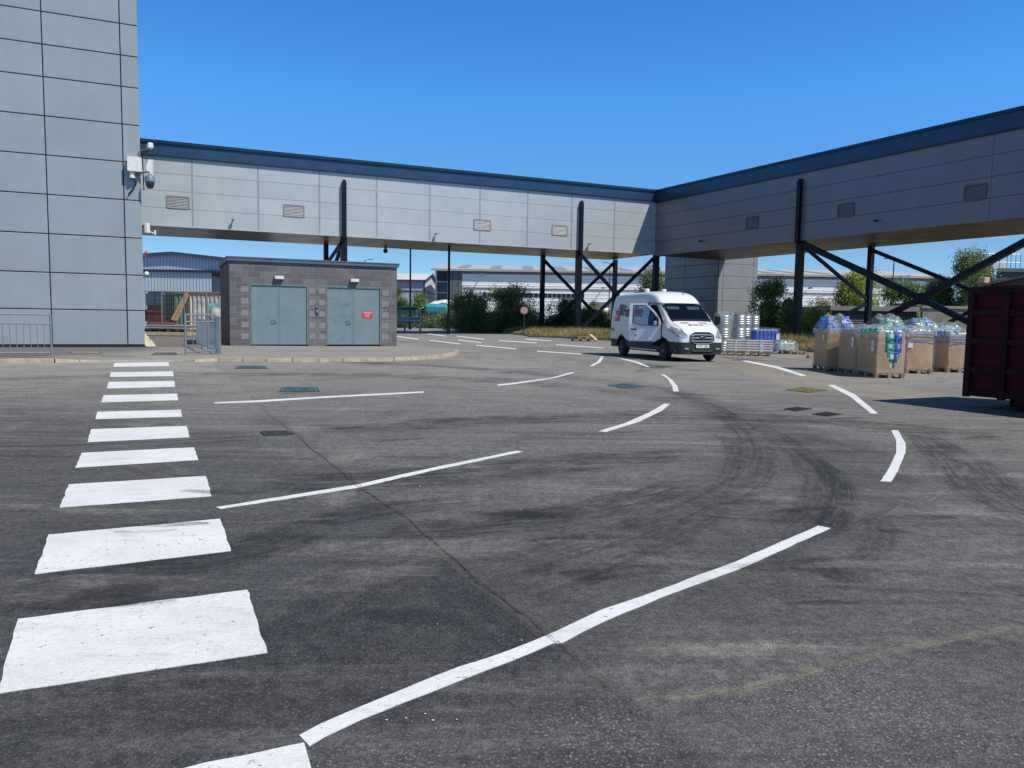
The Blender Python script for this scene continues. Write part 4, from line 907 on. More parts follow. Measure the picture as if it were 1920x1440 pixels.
for (a, b) in (((-wl - .3, 0, hl), (0, 0, hk + .1)), ((0, 0, hk + .1), (wr + .3, 0, hr))):
    a = Vector(a); b = Vector(b); mb.add([a - Vector((0, .4, 0)), b - Vector((0, .4, 0)), b + Vector((0, 40, 0)), a + Vector((0, 40, 0)), a - Vector((0, .4, .3)), b - Vector((0, .4, .3))], [(0, 1, 2, 3), (4, 5, 1, 0)])
mb.build('roof', mat('gable_roof', (.05, .075, .1), .5), t_)
for sx, hh in ((-wl, hl), (wr, hr)):
    mb = MB(); mb.frame((sx - .1, .2, 0), (.2, 0, 0), (0, 39, 0), (0, 0, hh - .1)); mb.build('side_wall', M_gcl, t_)
# dark low store with grey roof, concrete wall (right)
YD = 63.0
def AX(px, Y): return A(px, 600, Y).x
t_ = thing('low_store', 'low dark flat roofed store behind the wrapped boxes', 'store', (AX(1563, YD), YD, 0)); wD = AX(1722, YD) - AX(1563, YD); zD = A(1640, 574.5, YD).z; zD2 = A(1640, 583, YD).z
mb = MB(); mb.frame((0, .3, 0), (wD, 0, 0), (0, 7, 0), (0, 0, zD2)); mb.build('wall', mat('dark_wall', (.025, .028, .035), .8), t_)
mb = MB(); mb.frame((-.3, 0, zD2), (wD + .6, 0, 0), (0, 7.6, 0), (0, 0, zD - zD2)); mb.build('roof', mat('grey_roof_felt', (.22, .22, .23), .8), t_)
mb = MB(); mb.frame((wD * .1, .24, .1), (wD * .35, 0, 0), (0, .05, 0), (0, 0, zD2 * .85)); mb.build('roller_door', ribmat('shutter_dark', (.045, .05, .055), (.02, .02, .025), 6, 2), t_)
t_ = thing('concrete_wall', 'grey concrete wall between the low store and the red skip', 'wall', (AX(1729, YD), YD, 0)); wC = AX(1960, YD) - AX(1729, YD); zC = A(1780, 574, YD).z
mb = MB(); mb.frame((0, 0, 0), (wC, 0, 0), (0, .3, 0), (0, 0, zC - .2)); mb.build('wall_panel', mat('concrete', (.24, .225, .205), .9, 0, .15, 1, .3, 20, dirt=(.14, .13, .12), dscale=.5), t_)
mb = MB(); mb.frame((-.1, -.1, zC - .2), (wC + .2, 0, 0), (0, .5, 0), (0, 0, .2)); mb.build('coping', mat('concrete_cap', (.3, .29, .27), .9), t_)
# grey plant building with roof rails, far right
YP = 75.0; t_ = thing('plant_building', 'dark flat roofed building with white access rails above the red skip', 'building', (AX(1850, YP), YP, 0)); wP = 22; zP = A(1885, 503, YP).z
mb = MB(); mb.frame((AX(1862, YP) - AX(1850, YP), 0, 0), (wP, 0, 0), (10, 14, 0), (0, 0, zP - .35)); mb.frame((0, 1, 0), (.8, 0, 0), (1.5, 2, 0), (0, 0, zP - .8)); mb.build('wall', mat('slate_cladding', (.055, .065, .07), .6), t_)
mb = MB(); mb.frame((AX(1860, YP) - AX(1850, YP), -.2, zP - .35), (wP, 0, 0), (10, 14.4, 0), (0, 0, .35)); mb.build('roof', mat('slate_roof', (.10, .125, .12), .6), t_)
M_rail = mat('pale_rail', (.5, .5, .5), .5, .3); mb = MB()
for px in (1844, 1851, 1858, 1873, 1887, 1894, 1903, 1912): mb.tube((AX(px, YP) - AX(1850, YP), .5, zP - (.2 if px > 1860 else 2.5)), (AX(px, YP) - AX(1850, YP), .5, A(px, 475, YP).z), .05, 5)
for y in (475.5, 491): mb.tube((AX(1841, YP) - AX(1850, YP), .5, A(1880, y, YP).z), (AX(1912, YP) - AX(1850, YP), .5, A(1880, y, YP).z), .04, 5)
mb.build('access_rail', M_rail, t_)
mb = MB(); mb.frame((AX(1873, YP) - AX(1850, YP), 1.5, zP), (.9, 0, 0), (0, 1, 0), (0, 0, .5)); mb.frame((AX(1890, YP) - AX(1850, YP), 1.5, zP), (.35, 0, 0), (0, 1, 0), (0, 0, .55)); mb.build('roof_unit', M_white, t_)
# posts
def lamp_post(px, Y, ytop, label, arm=1.0, r=.09, head=True, z=None, grp=None):
    b = AX(px, Y); zt_ = z or A(px, ytop, Y).z; t_ = thing('lamp_post', label, 'lamp post', (b, Y, 0), 0, grp)
    mb = MB(); mb.tube((0, 0, 0), (0, 0, 1.2), r * 1.5, 10); mb.tube((0, 0, 1.2), (0, 0, zt_), r, 10, r * .7); mb.build('pole', M_black, t_)
    if head:
        mb = MB(); mb.tube((0, 0, zt_), (arm * .8, 0, zt_ + .12), r * .5, 6); mb.bbox((arm, 0, zt_ + .14), (.7, .3, .14), .04); mb.build('lantern', M_gband, t_)
    return t_
lamp_post(769, 84, 0, 'tall thin lamp post right of the block hut', .9, .11, True, 11.0)
lamp_post(684, 120, 488, 'distant lamp post whose head shows just above the block hut roof', .9)
lamp_post(1670, 90, 487, 'slim lamp post among the trees behind the boxes', -.8, .08)
lamp_post(1141, 118, 494, 'slim lamp post in front of the white warehouse beside the van', -.7, .08)
t_ = thing('steel_post', 'slim dark post standing on the verge under the middle of the sunlit bridge', 'post', (AX(841, 64.5), 64.5, 0))
mb = MB(); mb.tube((0, 0, 0), (0, 0, zb), .1, 12); mb.build('shaft', M_black, t_); mb = MB(); mb.tube((0, 0, 0), (0, 0, 1.5), .14, 12); mb.build('sleeve', M_black, t_)
q = LX(764, 470) - nL * 6.5; q.z = zb; t_ = T('dome_camera', 'small dark dome camera hanging under the bridge by the tall lamp post', 'security camera', q)
mb = MB(); mb.lathe([(.0, 0), (.1, 0), (.1, -.2), (.2, -.25), (.2, -.4), (.14, -.52), (0, -.56)], n=12); mb.build('camera_body', M_black, t_, smooth=40)
# road sign
t_ = thing('road_sign', 'round speed limit sign on a thin dark post on the verge', 'sign', (AX(982.5, 57.5), 57.5, .1)); zs = A(982, 582, 57.5).z - .1
mb = MB(); mb.tube((0, 0, 0), (0, 0, zs + .25), .035, 8); mb.build('post', M_iron, t_)
mb = MB(); mb.lathe([(0, -.05), (.3, -.05), (.3, -.03), (0, -.03)], c=(0, 0, zs), n=24, axis='Y'); so = mb.build('sign_face', mat('sign_red_worn', (.42, .10, .10), .5), t_)
mb = MB(); mb.lathe([(0, -.058), (.22, -.058), (.22, -.052), (0, -.052)], c=(0, 0, zs), n=24, axis='Y'); mb.build('sign_disc', mat('sign_pale', (.42, .42, .42), .5), t_)
text('lettering', '5', .3, mat('sign_black', (.02, .02, .02), .5), t_, (0, -.062, zs), (1, 0, 0), (0, 0, 1))
# crash barrier
p0 = A(700, 600, 76); p1 = A(787, 600, 69); p0.z = p1.z = 0; d_ = (p1 - p0); t_ = thing('crash_barrier', 'grey steel crash barrier with turned down end right of the hut', 'barrier', p0)
za, zb_ = A(770, 604, 70).z, A(770, 594.5, 70).z
mb = MB(); nr = Vector((-d_.y, d_.x, 0)).normalized()
prof = [(0, za), (.05, za + .08), (0, (za + zb_) / 2), (.05, zb_ - .08), (0, zb_)]
vs = [-nr * a + UP * z for a, z in prof] + [d_ - nr * a + UP * z for a, z in prof] + [d_ * 1.06 - nr * .2 + UP * (z - .35) for a, z in prof]
mb.add(vs, [(i, i + 1, 5 + i + 1, 5 + i) for i in range(4)] + [(5 + i, 6 + i, 11 + i, 10 + i) for i in range(4)]); mb.build('rail', M_galv, t_)
for k in range(4):
    mb = MB(); q = d_ * (k / 3.2 + .05); mb.frame(q + nr * .02 - UP * .0, (.1, 0, 0), nr * .1, UP * zb_); mb.build('post', M_galv, t_)
# palisade fence beyond the verge
def palisade(pa, pb, h, label, step=.28, m=None):
    t_ = thing('palisade_fence', label, 'fence', pa); d = pb - pa; n = int(d.length / step); nrm = Vector((-d.y, d.x, 0)).normalized(); u = d.normalized()
    mb = MB()
    for i in range(n):
        q = d * (i / n); mb.frame(q, u * .07, nrm * .02, UP * h)
    for z in (.35, h - .4): mb.frame(nrm * .02 + UP * z, d, nrm * .04, UP * .05)
    mb.build('pales', m or mat('fence_green', (.03, .06, .05), .6), t_); return t_
palisade(Vector((A(700, 600, 92).x, 92, .1)), Vector((A(1000, 600, 92).x, 92, .1)), 2.0, 'dark green palisade fence behind the dry grass at the left of the verge')
# left hand guard rail and the one by the hut
def guardrail(pts, h, label, rails, bar_z, step, name='guard_rail', post=.03, bar=.011, posts=None, m=None):
    t_ = thing(name, label, 'railing', pts[0]); P0 = pts[0]; m = m or M_galv
    for a, b in zip(pts[:-1], pts[1:]):
        rl = MB()
        for z in rails: rl.tube(a - P0 + UP * z, b - P0 + UP * z, post * .75, 8)
        n = max(2, int((b - a).length / step))
        for i in range(1, n):
            q = a.lerp(b, i / n) - P0; rl.tube(q + UP * bar_z[0], q + UP * bar_z[1], bar, 6)
        rl.build('railing_panel', m, t_)
    for p in posts or pts: q = MB(); q.tube(p - P0, p - P0 + UP * (h + .02), post, 10); q.build('post', m, t_)
    return t_
a = G(97, 667.5, .118); b = a - dL * 6.2
hpost = (V(97, 590, a, nL).z - a.z)
guardrail([a, a - dL * 2.05, a - dL * 4.1, a - dL * 6.2], hpost, 'pale galvanised guard rail on the kerb at the far left', (hpost, hpost * .78, .1), (.1, hpost * .78), .165)
a = G(348.5, 667, .1); b = G(404, 664.5, .11)
h1 = V(348.5, 590, a, nL).z - a.z
run = [b, b + dR * 2.4, b + dR * 4.8, b + dR * 7.2]
guardrail([a, b] + run[1:], h1, 'galvanised hoop topped railing turning from the crossing back along the hut path', (h1, h1 * .83, .12), (.12, h1 * .83), .24, post=.035)
t_ = thing('railing_post', 'thick pale steel post at the near corner of the path railing', 'post', b + dL * .1 - nL * -.02); mb = MB(); mb.bbox((0, 0, .62), (.13, .13, 1.24), .012); mb.build('post', M_galv, t_)
# ---- compound at the end of the path
YC = 50.0
zg = .12
def xz(px, py, Y): q = A(px, py, Y); return q.x, q.z
t_ = thing('mesh_fence', 'steel mesh fence in front of the shipping containers', 'fence', (AX(262, 47.5), 47.5, zg)); wf = AX(430, 47.5) - AX(262, 47.5); hf = A(330, 547, 47.5).z - zg
mb = MB()
for i in range(int(wf / .12)): mb.tube((i * .12, 0, .1), (i * .12, 0, hf), .006, 4, cap=False)
for i in range(int(hf / .3)): mb.tube((0, 0, .15 + i * .3), (wf, 0, .15 + i * .3), .006, 4, cap=False)
mb.build('mesh', M_galv, t_)
for k in range(5): mb = MB(); mb.frame((wf * k / 4 - .03, -.03, 0), (.06, 0, 0), (0, .06, 0), (0, 0, hf + .05)); mb.build('post', M_galv, t_)
mb = MB(); mb.tube((0, 0, hf), (wf, 0, hf), .025, 6); mb.build('top_rail', M_galv, t_)
def ribbed_container(px0, px1, Y, label, col, rust, h=2.5, zb0=.14, blue=False, dirtc=(.16, .06, .03)):
    x0, x1 = AX(px0, Y), AX(px1, Y); w = x1 - x0; t_ = thing('shipping_container', label, 'container', (x0, Y, zg + zb0))
    mc = mat('container_' + str(px0), col, .6, .1, .1, 2, 0, 40, dirt=dirtc, dscale=1.5, damt=.6); mr = mat('container_frame_' + str(px0), rust, .7, .1, .2, 3)
    mb = MB(); n = int(w / .28); vs = []
    for i in range(n + 1):
        for (dx, dy) in ((0, 0), (.07, 0), (.1, .06), (.2, .06), (.23, 0)):
            x = min(.1 + i * .28 + dx, w - .1); vs += [(x, dy, .12), (x, dy, h - .12)]
    m_ = len(vs) // 2; mb.add(vs, [(2 * i, 2 * i + 2, 2 * i + 3, 2 * i + 1) for i in range(m_ - 1)]); mb.frame((.1, 2.3, .1), (w - .2, 0, 0), (0, .05, 0), (0, 0, h - .2)); mb.frame((.02, .1, .1), (.05, 0, 0), (0, 2.2, 0), (0, 0, h - .2)); mb.frame((w - .07, .1, .1), (.05, 0, 0), (0, 2.2, 0), (0, 0, h - .2))
    mb.build('side_wall', mc, t_)
    mb = MB()
    for x in (0, w - .12): mb.frame((x, -.04, 0), (.12, 0, 0), (0, .14, 0), (0, 0, h))
    for z in (0, h - .12): mb.frame((.12, -.04, z), (w - .24, 0, 0), (0, .14, 0), (0, 0, .12))
    mb.frame((0, .1, h - .12), (w, 0, 0), (0, 2.3, 0), (0, 0, .1)); mb.frame((.12, .1, 0), (w - .24, 0, 0), (0, 2.3, 0), (0, 0, .11)); mb.build('frame', mr, t_)
    if blue:
        mb = MB(); mb.frame((w * .52, -.012, .3), (w * .47, 0, 0), (0, .01, 0), (0, 0, h * .6)); mb.build('painted_panel', mat('turquoise_paint', (.12, .48, .50), .5, 0, .15, 2, 0, 40, dirt=(.7, .72, .7), dscale=1.6, damt=.9), t_)
        for z in (0, -.35): pass
    mb = MB()
    for x in (.1, w - .5): mb.frame((x, .2, -zb0), (.4, 0, 0), (0, 2, 0), (0, 0, zb0))
    mb.build('sleeper', M_iron, t_); return t_
ribbed_container(303, 352.5, YC, 'green ribbed shipping container behind the mesh fence', (.13, .26, .17), (.10, .14, .11))
ribbed_container(353.5, 425, YC, 'rust streaked white shipping container with turquoise panel beside the hut', (.62, .60, .56), (.25, .10, .05), blue=True)
# parked dumper truck behind the mesh
t_ = thing('dark_truck', 'dark blue and maroon truck parked behind the mesh fence by the grey building', 'truck', (AX(291, 48.5), 48.5, zg)); M_tb = mat('truck_blue', (.012, .018, .03), .4, coat=.3); M_tm = mat('truck_maroon', (.09, .015, .02), .5)
w = AX(308, 48.5) - AX(272, 48.5)
mb = MB(); mb.bbox((0, 1.2, 1.75), (w, 2.4, 1.75), .18); mb.build('cab', M_tb, t_)
for s in (-1, 1): mb = MB(); mb.frame((s * w * .24 - .25, -.03, 1.75), (.5, 0, 0), (0, .05, 0), (0, 0, .75)); mb.build('window', mat('truck_glass', (.06, .1, .13), .2), t_)
mb = MB(); mb.frame((-w / 2, -.08, .75), (w, 0, 0), (0, .3, 0), (0, 0, .75)); mb.frame((-w / 2, -.12, 1.3), (w, 0, 0), (0, .1, 0), (0, 0, .12)); mb.build('tailboard', M_tm, t_)
mb = MB(); mb.frame((-w / 2 + .1, -.02, .4), (w - .2, 0, 0), (0, 2.2, 0), (0, 0, .34)); mb.build('bumper', M_tb, t_)
for s in (-1, 1): mb = MB(); mb.lathe([(0, -.14), (.42, -.14), (.48, -.08), (.48, .08), (.42, .14), (0, .14)], c=(s * (w / 2 - .25), .7, .48), n=18, axis='X'); mb.build('wheel', M_dark, t_, smooth=30)
# flattened stacks on the ground
M_wood = mat('pallet_wood', (.36, .245, .14), .8, 0, .25, 5, .2, 30, dirt=(.2, .15, .1), dscale=3, stretch=(1, 6, 1)); M_wood2 = mat('grey_wood', (.24, .20, .155), .85, 0, .25, 5, .2, 30)
def plank(name, label, cat, a, b, w, th, m, group=None):
    t_ = MB(); t_.beam(Vector((0, 0, 0)), Vector(b) - Vector(a), w, th); o = t_.build(name, m); o.location = a; return tag(o, label, cat, group)
yb = 57.0
for (x0, x1, z0, z1, m, nm_, lb) in ((276, 352, .12, .42, None, 'sheet', ''), ):
    pass
def flat_stack(px0, px1, y0, y1, Y, m, name, label, cat, d=1.0):
    x0, x1 = AX(px0, Y), AX(px1, Y); za_, zb2 = A(300, y1, Y).z, A(300, y0, Y).z
    o = MB(); k_ = 3
    for i in range(k_): o.frame((R.uniform(-.04, .04), R.uniform(-.03, .03), (zb2 - za_) * i / k_), (x1 - x0, 0, 0), (0, d, 0), (0, 0, (zb2 - za_) / k_ - .015))
    o = o.build(name, m); o.location = (x0, Y, za_); return tag(o, label, cat)
flat_stack(274, 318, 605, 608.5, 45.4, mat('red_sheet', (.45, .12, .12), .6), 'board_stack', 'faded red boards on top of the grey slabs at the path end', 'boards')
flat_stack(273, 350, 608.7, 615.5, 45, mat('grey_slab', (.34, .34, .36), .7), 'slab_stack', 'pale grey slabs stacked low across the path end', 'slabs', 1.4)
# ---- wooden pallets
def make_pallet(L_=1.2, W_=.8, col=M_wood, blue=False):
    t_ = thing('wooden_pallet', 'wooden pallet', 'pallet', (0, 0, 0)); m = col
    mb = MB()
    for i in range(5): mb.frame((-W_ / 2 + i * (W_ - .12) / 4, -L_ / 2, .122), (.12, 0, 0), (0, L_, 0), (0, 0, .022))
    mb.build('deck_boards', m, t_)
    mb = MB(); mb.v = []; 
    mb = MB()
    for j in (-1, 0, 1):
        mb = MB(); mb.frame((-W_ / 2, j * (L_ / 2 - .072) - .07, .1), (W_, 0, 0), (0, .14, 0), (0, 0, .021)); mb.build('stringer_board', m, t_)
    for i in (-1, 0, 1):
        mb = MB(); mb.frame((i * (W_ / 2 - .055) - .05, -L_ / 2, 0), (.1, 0, 0), (0, L_, 0), (0, 0, .0215))
        for j in (-1, 0, 1): mb.frame((i * (W_ / 2 - .055) - .0485, j * (L_ / 2 - .072) - .0685, .021), (.097, 0, 0), (0, .137, 0), (0, 0, .0785))
        mb.build('runner', m, t_)
    return t_
PAL = None
def pallet(loc, rz, label, group='wooden pallets in the yard', m=None):
    global PAL
    if PAL is None: PAL = make_pallet(); o = PAL if m is None else copy_tree(PAL)
    else: o = copy_tree(PAL)
    if m is not None:
        for ch in KIDS[o.name]: ch.data = ch.data.copy(); ch.data.materials[0] = m
    o.location = loc; o.rotation_euler = (0, 0, rz); o['label'] = label; o['group'] = group; return o
M_bluep = mat('blue_pallet', (.03, .14, .35), .6, 0, .15, 6)
pallet((AX(338, 45.6), 45.6, .3), math.pi / 2, 'pale wooden pallet under the slabs beside the railing')
pallet((AX(287, 45.6), 45.6, .3), math.pi / 2, 'blue painted pallet under the grey slabs at the path end', m=M_bluep)
mb = MB(); mb.frame((AX(270, 45), 44.9, zg - .02), (AX(352, 45) - AX(270, 45), 0, 0), (0, 1.7, 0), (0, 0, .2)); o = mb.build('concrete_step', M_kerb); tag(o, 'low concrete step under the blue and wooden pallets at the path end', 'step')
# leaning timbers
for k, (x0, y0, x1, y1, lb) in enumerate(((322, 600, 350, 548, 'pale plank leaning on the green container, left one'), (330, 601, 352, 552, 'brown plank leaning on the green container, right one'), (327, 602, 343, 570, 'short rusty board leaning below the other planks'))):
    a = A(x0, y0, 48.9); b = A(x1, y1, 49.8); a.z = max(a.z, zg); plank('leaning_plank', lb, 'plank', a, b, .22 - .03 * k, .05, M_wood if k != 2 else mat('rusty_board', (.3, .12, .05), .8))
q = A(404, 600, 48.9); mb = MB(); mb.lathe([(0, 0), (.3, 0), (.36, .4), (.44, .8), (.3, 1.3), (0, 1.35)], n=10); o = mb.build('bulk_bag', mat('bag_grey', (.42, .39, .35), .8, 0, .2, 3, .4, 8), smooth=40); o.location = (q.x, 48.9, zg + .35); tag(o, 'slumped grey sack standing beside the white container', 'sack')
# pebble strip along the wall
t_ = MB(); a = C0 + dL * .3; 
for k in range(1300):
    s_ = R.uniform(0, 1) ** 1.2 * 22 - .1; q = a + dR * s_ + dL * R.uniform(-.28, .06); r_ = R.uniform(.025, .07); rr = Vector((R.uniform(.7, 1.3), R.uniform(.7, 1.3), R.uniform(.5, .8))) * r_
    t_.lathe([(0, -rr.z), (rr.x * .8, -rr.z * .4), (rr.x, rr.z * .2), (rr.x * .5, rr.z * .8), (0, rr.z)], c=(q.x, q.y, .115 + rr.z * .6), n=6)
m_, tt, p_, LL = base_mat('pebbles'); gg = nn(tt, 'ShaderNodeNewGeometry'); LL.new(mixc(tt, gg.outputs['Random Per Island'], (.32, .26, .18), (.62, .56, .46)), p_.inputs['Base Color'])
tag(t_.build('pebbles', m_, smooth=60), 'strip of pale stones along the foot of the grey building', 'stones', kind='stuff')
# far scrap: white awning, teal tarpaulin, green bins
q = A(830, 586, 110); mb = MB(); X = 3.2
mb.add([(-X, 0, .9), (-X * .5, -.5, 1.4), (0, 0, 1.8), (X * .55, -.3, 1.5), (X, 0, .2), (-X, 2.5, 1.1), (-X * .5, 2.5, 2.0), (0, 2.5, 2.3), (X * .55, 2.5, 2.1), (X, 2.5, .9)], [(i, i + 1, 6 + i, 5 + i) for i in range(4)])
t_ = thing('awning', 'crumpled white awning in front of the dark shutter of the warehouse', 'awning', (q.x, 110, q.z - .4)); mb.build('canopy', M_white, t_)
mb = MB()
for x in (-X, 0, X): mb.tube((x, 0, -q.z + .4), (x, 0, .9), .06, 6)
mb.build('legs', M_galv, t_)
q = A(818, 580, 106); mb = MB(); mb.bbox((0, 0, 0), (3.4, 1.5, 1.5), .4); o = mb.build('tarpaulin', mat('teal_tarp', (.03, .26, .32), .5, 0, .2, 1), smooth=30); o.location = (q.x, 106, q.z); tag(o, 'teal covered load below the white awning', 'tarpaulin')
q = A(765, 590, 98); mb = MB(); mb.bbox((0, 0, .8), (2.4, 1.4, 1.6), .12); mb.frame((-1.3, -.8, 1.6), (2.6, 0, 0), (0, 1.6, 0), (0, 0, .15)); o = mb.build('waste_bin', mat('bin_green', (.015, .075, .06), .5)); o.location = (q.x, 98, .9); tag(o, 'dark green waste bin behind the tall lamp post', 'bin')
# ================================================================ VEGETATION
import numpy as np
rs = np.random.RandomState(5)
def mesh_quads(name, V_, k, mt, parent=None):
    n = len(V_) // k; me = bpy.data.meshes.new(name); me.vertices.add(len(V_)); me.vertices.foreach_set('co', V_.astype('f').ravel())
    me.loops.add(n * k); me.loops.foreach_set('vertex_index', np.arange(n * k)); me.polygons.add(n)
    me.polygons.foreach_set('loop_start', np.arange(n) * k); me.update(calc_edges=True); me.materials.append(mt)
    o = bpy.data.objects.new(name, me); COL.objects.link(o)
    if parent is not None: o.parent = parent; KIDS.setdefault(parent.name, []).append(o)
    return o
def leaves(centers, radii, n, size, droop=.2):
    """leaf shaped faces gathered in sprigs over the shells of the clumps"""
    w = np.array([r[0] * r[2] for r in radii]); w = w / w.sum(); out = []
    ns = n // 9
    idx = rs.choice(len(centers), ns, p=w)
    C_ = np.array(centers)[idx]; Rr = np.array(radii)[idx]
    d = rs.normal(size=(ns, 3)); d /= np.linalg.norm(d, axis=1)[:, None]
    rad = np.clip(rs.beta(3.2, 1.1, ns), .25, 1)[:, None] * (1 + rs.normal(size=(ns, 1)) * .12)
    P = C_ + d * Rr * rad
    for k in range(9):
        q = P + rs.normal(size=(ns, 3)) * size * 1.3
        a = rs.normal(size=(ns, 3)) + d * .8; a[:, 2] -= droop; a /= np.linalg.norm(a, axis=1)[:, None]
        b = np.cross(a, rs.normal(size=(ns, 3))); b /= np.linalg.norm(b, axis=1)[:, None]
        s = size * rs.uniform(.55, 1.25, (ns, 1))
        out.append(np.stack([q, q + a * s * .5 + b * s * .3, q + a * s, q + a * s * .5 - b * s * .3], 1))
    v = np.concatenate(out, 0); return v.reshape(-1, 3)
M_bark = mat('bark', (.10, .08, .06), .9, 0, .3, 8, .5, 20)
LG = {'dark': leafmat('leaf_dark', (0.048, 0.090, 0.034), (0.101, 0.170, 0.053), (0.211, 0.290, 0.106)),
      'olive': leafmat('leaf_olive', (0.093, 0.133, 0.048), (0.186, 0.251, 0.086), (0.370, 0.422, 0.171)),
      'yellow': leafmat('leaf_yellow', (0.158, 0.211, 0.037), (0.317, 0.382, 0.066), (0.528, 0.581, 0.133)),
      'mid': leafmat('leaf_mid', (0.064, 0.133, 0.037), (0.138, 0.237, 0.069), (0.264, 0.395, 0.118)),
      'brown': leafmat('leaf_brown', (0.133, 0.106, 0.053), (0.264, 0.198, 0.106), (0.422, 0.317, 0.186))}
def plant(name, label, cat, px0, px1, ytop, Y, kind, n, size, z0=.1, clumps=16, tree=False, depth=1.6, group=None, ybase=None, spiky=0.0, trunk_r=.09):
    x0, x1 = AX(px0, Y), AX(px1, Y); cx = (x0 + x1) / 2; W_ = x1 - x0; H_ = A((px0 + px1) / 2, ytop, Y).z - z0
    t_ = thing(name, label, cat, (cx, Y, z0), 0, group); C_ = []; R_ = []
    for k in range(clumps):
        u = R.uniform(-1, 1); h = (R.uniform(0, 1) ** 1.3 * .84 + .03) if not tree else R.uniform(.3, .86)
        env = math.sqrt(max(0, 1 - (max(0, h - .3) / .72) ** 2)) if not tree else math.sqrt(max(.05, 1 - ((h - .62) / .42) ** 2))
        r = W_ * R.uniform(.13, .24) * (.65 + .5 * env); r = min(r, H_ * .25)
        C_.append((u * max(0, (W_ / 2 - r)) * env, R.uniform(-.5, .5) * W_ * .35 * min(depth, 2), min(h * H_, H_ - r * .8))); R_.append((r, r * .9, r * R.uniform(.7, 1.0)))
    k = R.uniform(-.2, .2); r = H_ * .14; C_.append((k * W_ * .5, 0, H_ - r)); R_.append((r * 1.1, r, r))
    if spiky:
        for q in range(int(14 * spiky)):
            x = R.uniform(-.46, .46) * W_; hh = H_ * (1 - (abs(x) / (W_ * .55)) ** 2 * .5) * R.uniform(.82, 1.04); C_.append((x, R.uniform(-.3, .3), hh - .25 * spiky)); R_.append((.07 + .03 * W_ / 3, .1, .35))
    mesh_quads('foliage' if not tree else 'crown', leaves(C_, R_, n, size), 4, LG[kind], t_)
    mb = MB()
    if tree:
        mb.tube((0, 0, -z0), (.05, 0, H_ * .45), trunk_r * 1.5, 8, trunk_r)
        for c in C_[:10]: mb.tube((.05, 0, H_ * R.uniform(.3, .45)), c, trunk_r * .5, 5, .02)
        mb.build('trunk', M_bark, t_)
    else:
        for c in C_[:12]: mb.tube((c[0] * .25, c[1] * .3, -z0), c, .035, 5, .012)
        mb.build('stems', M_bark, t_)
    return t_
bush = 'bushes and trees behind the verge'
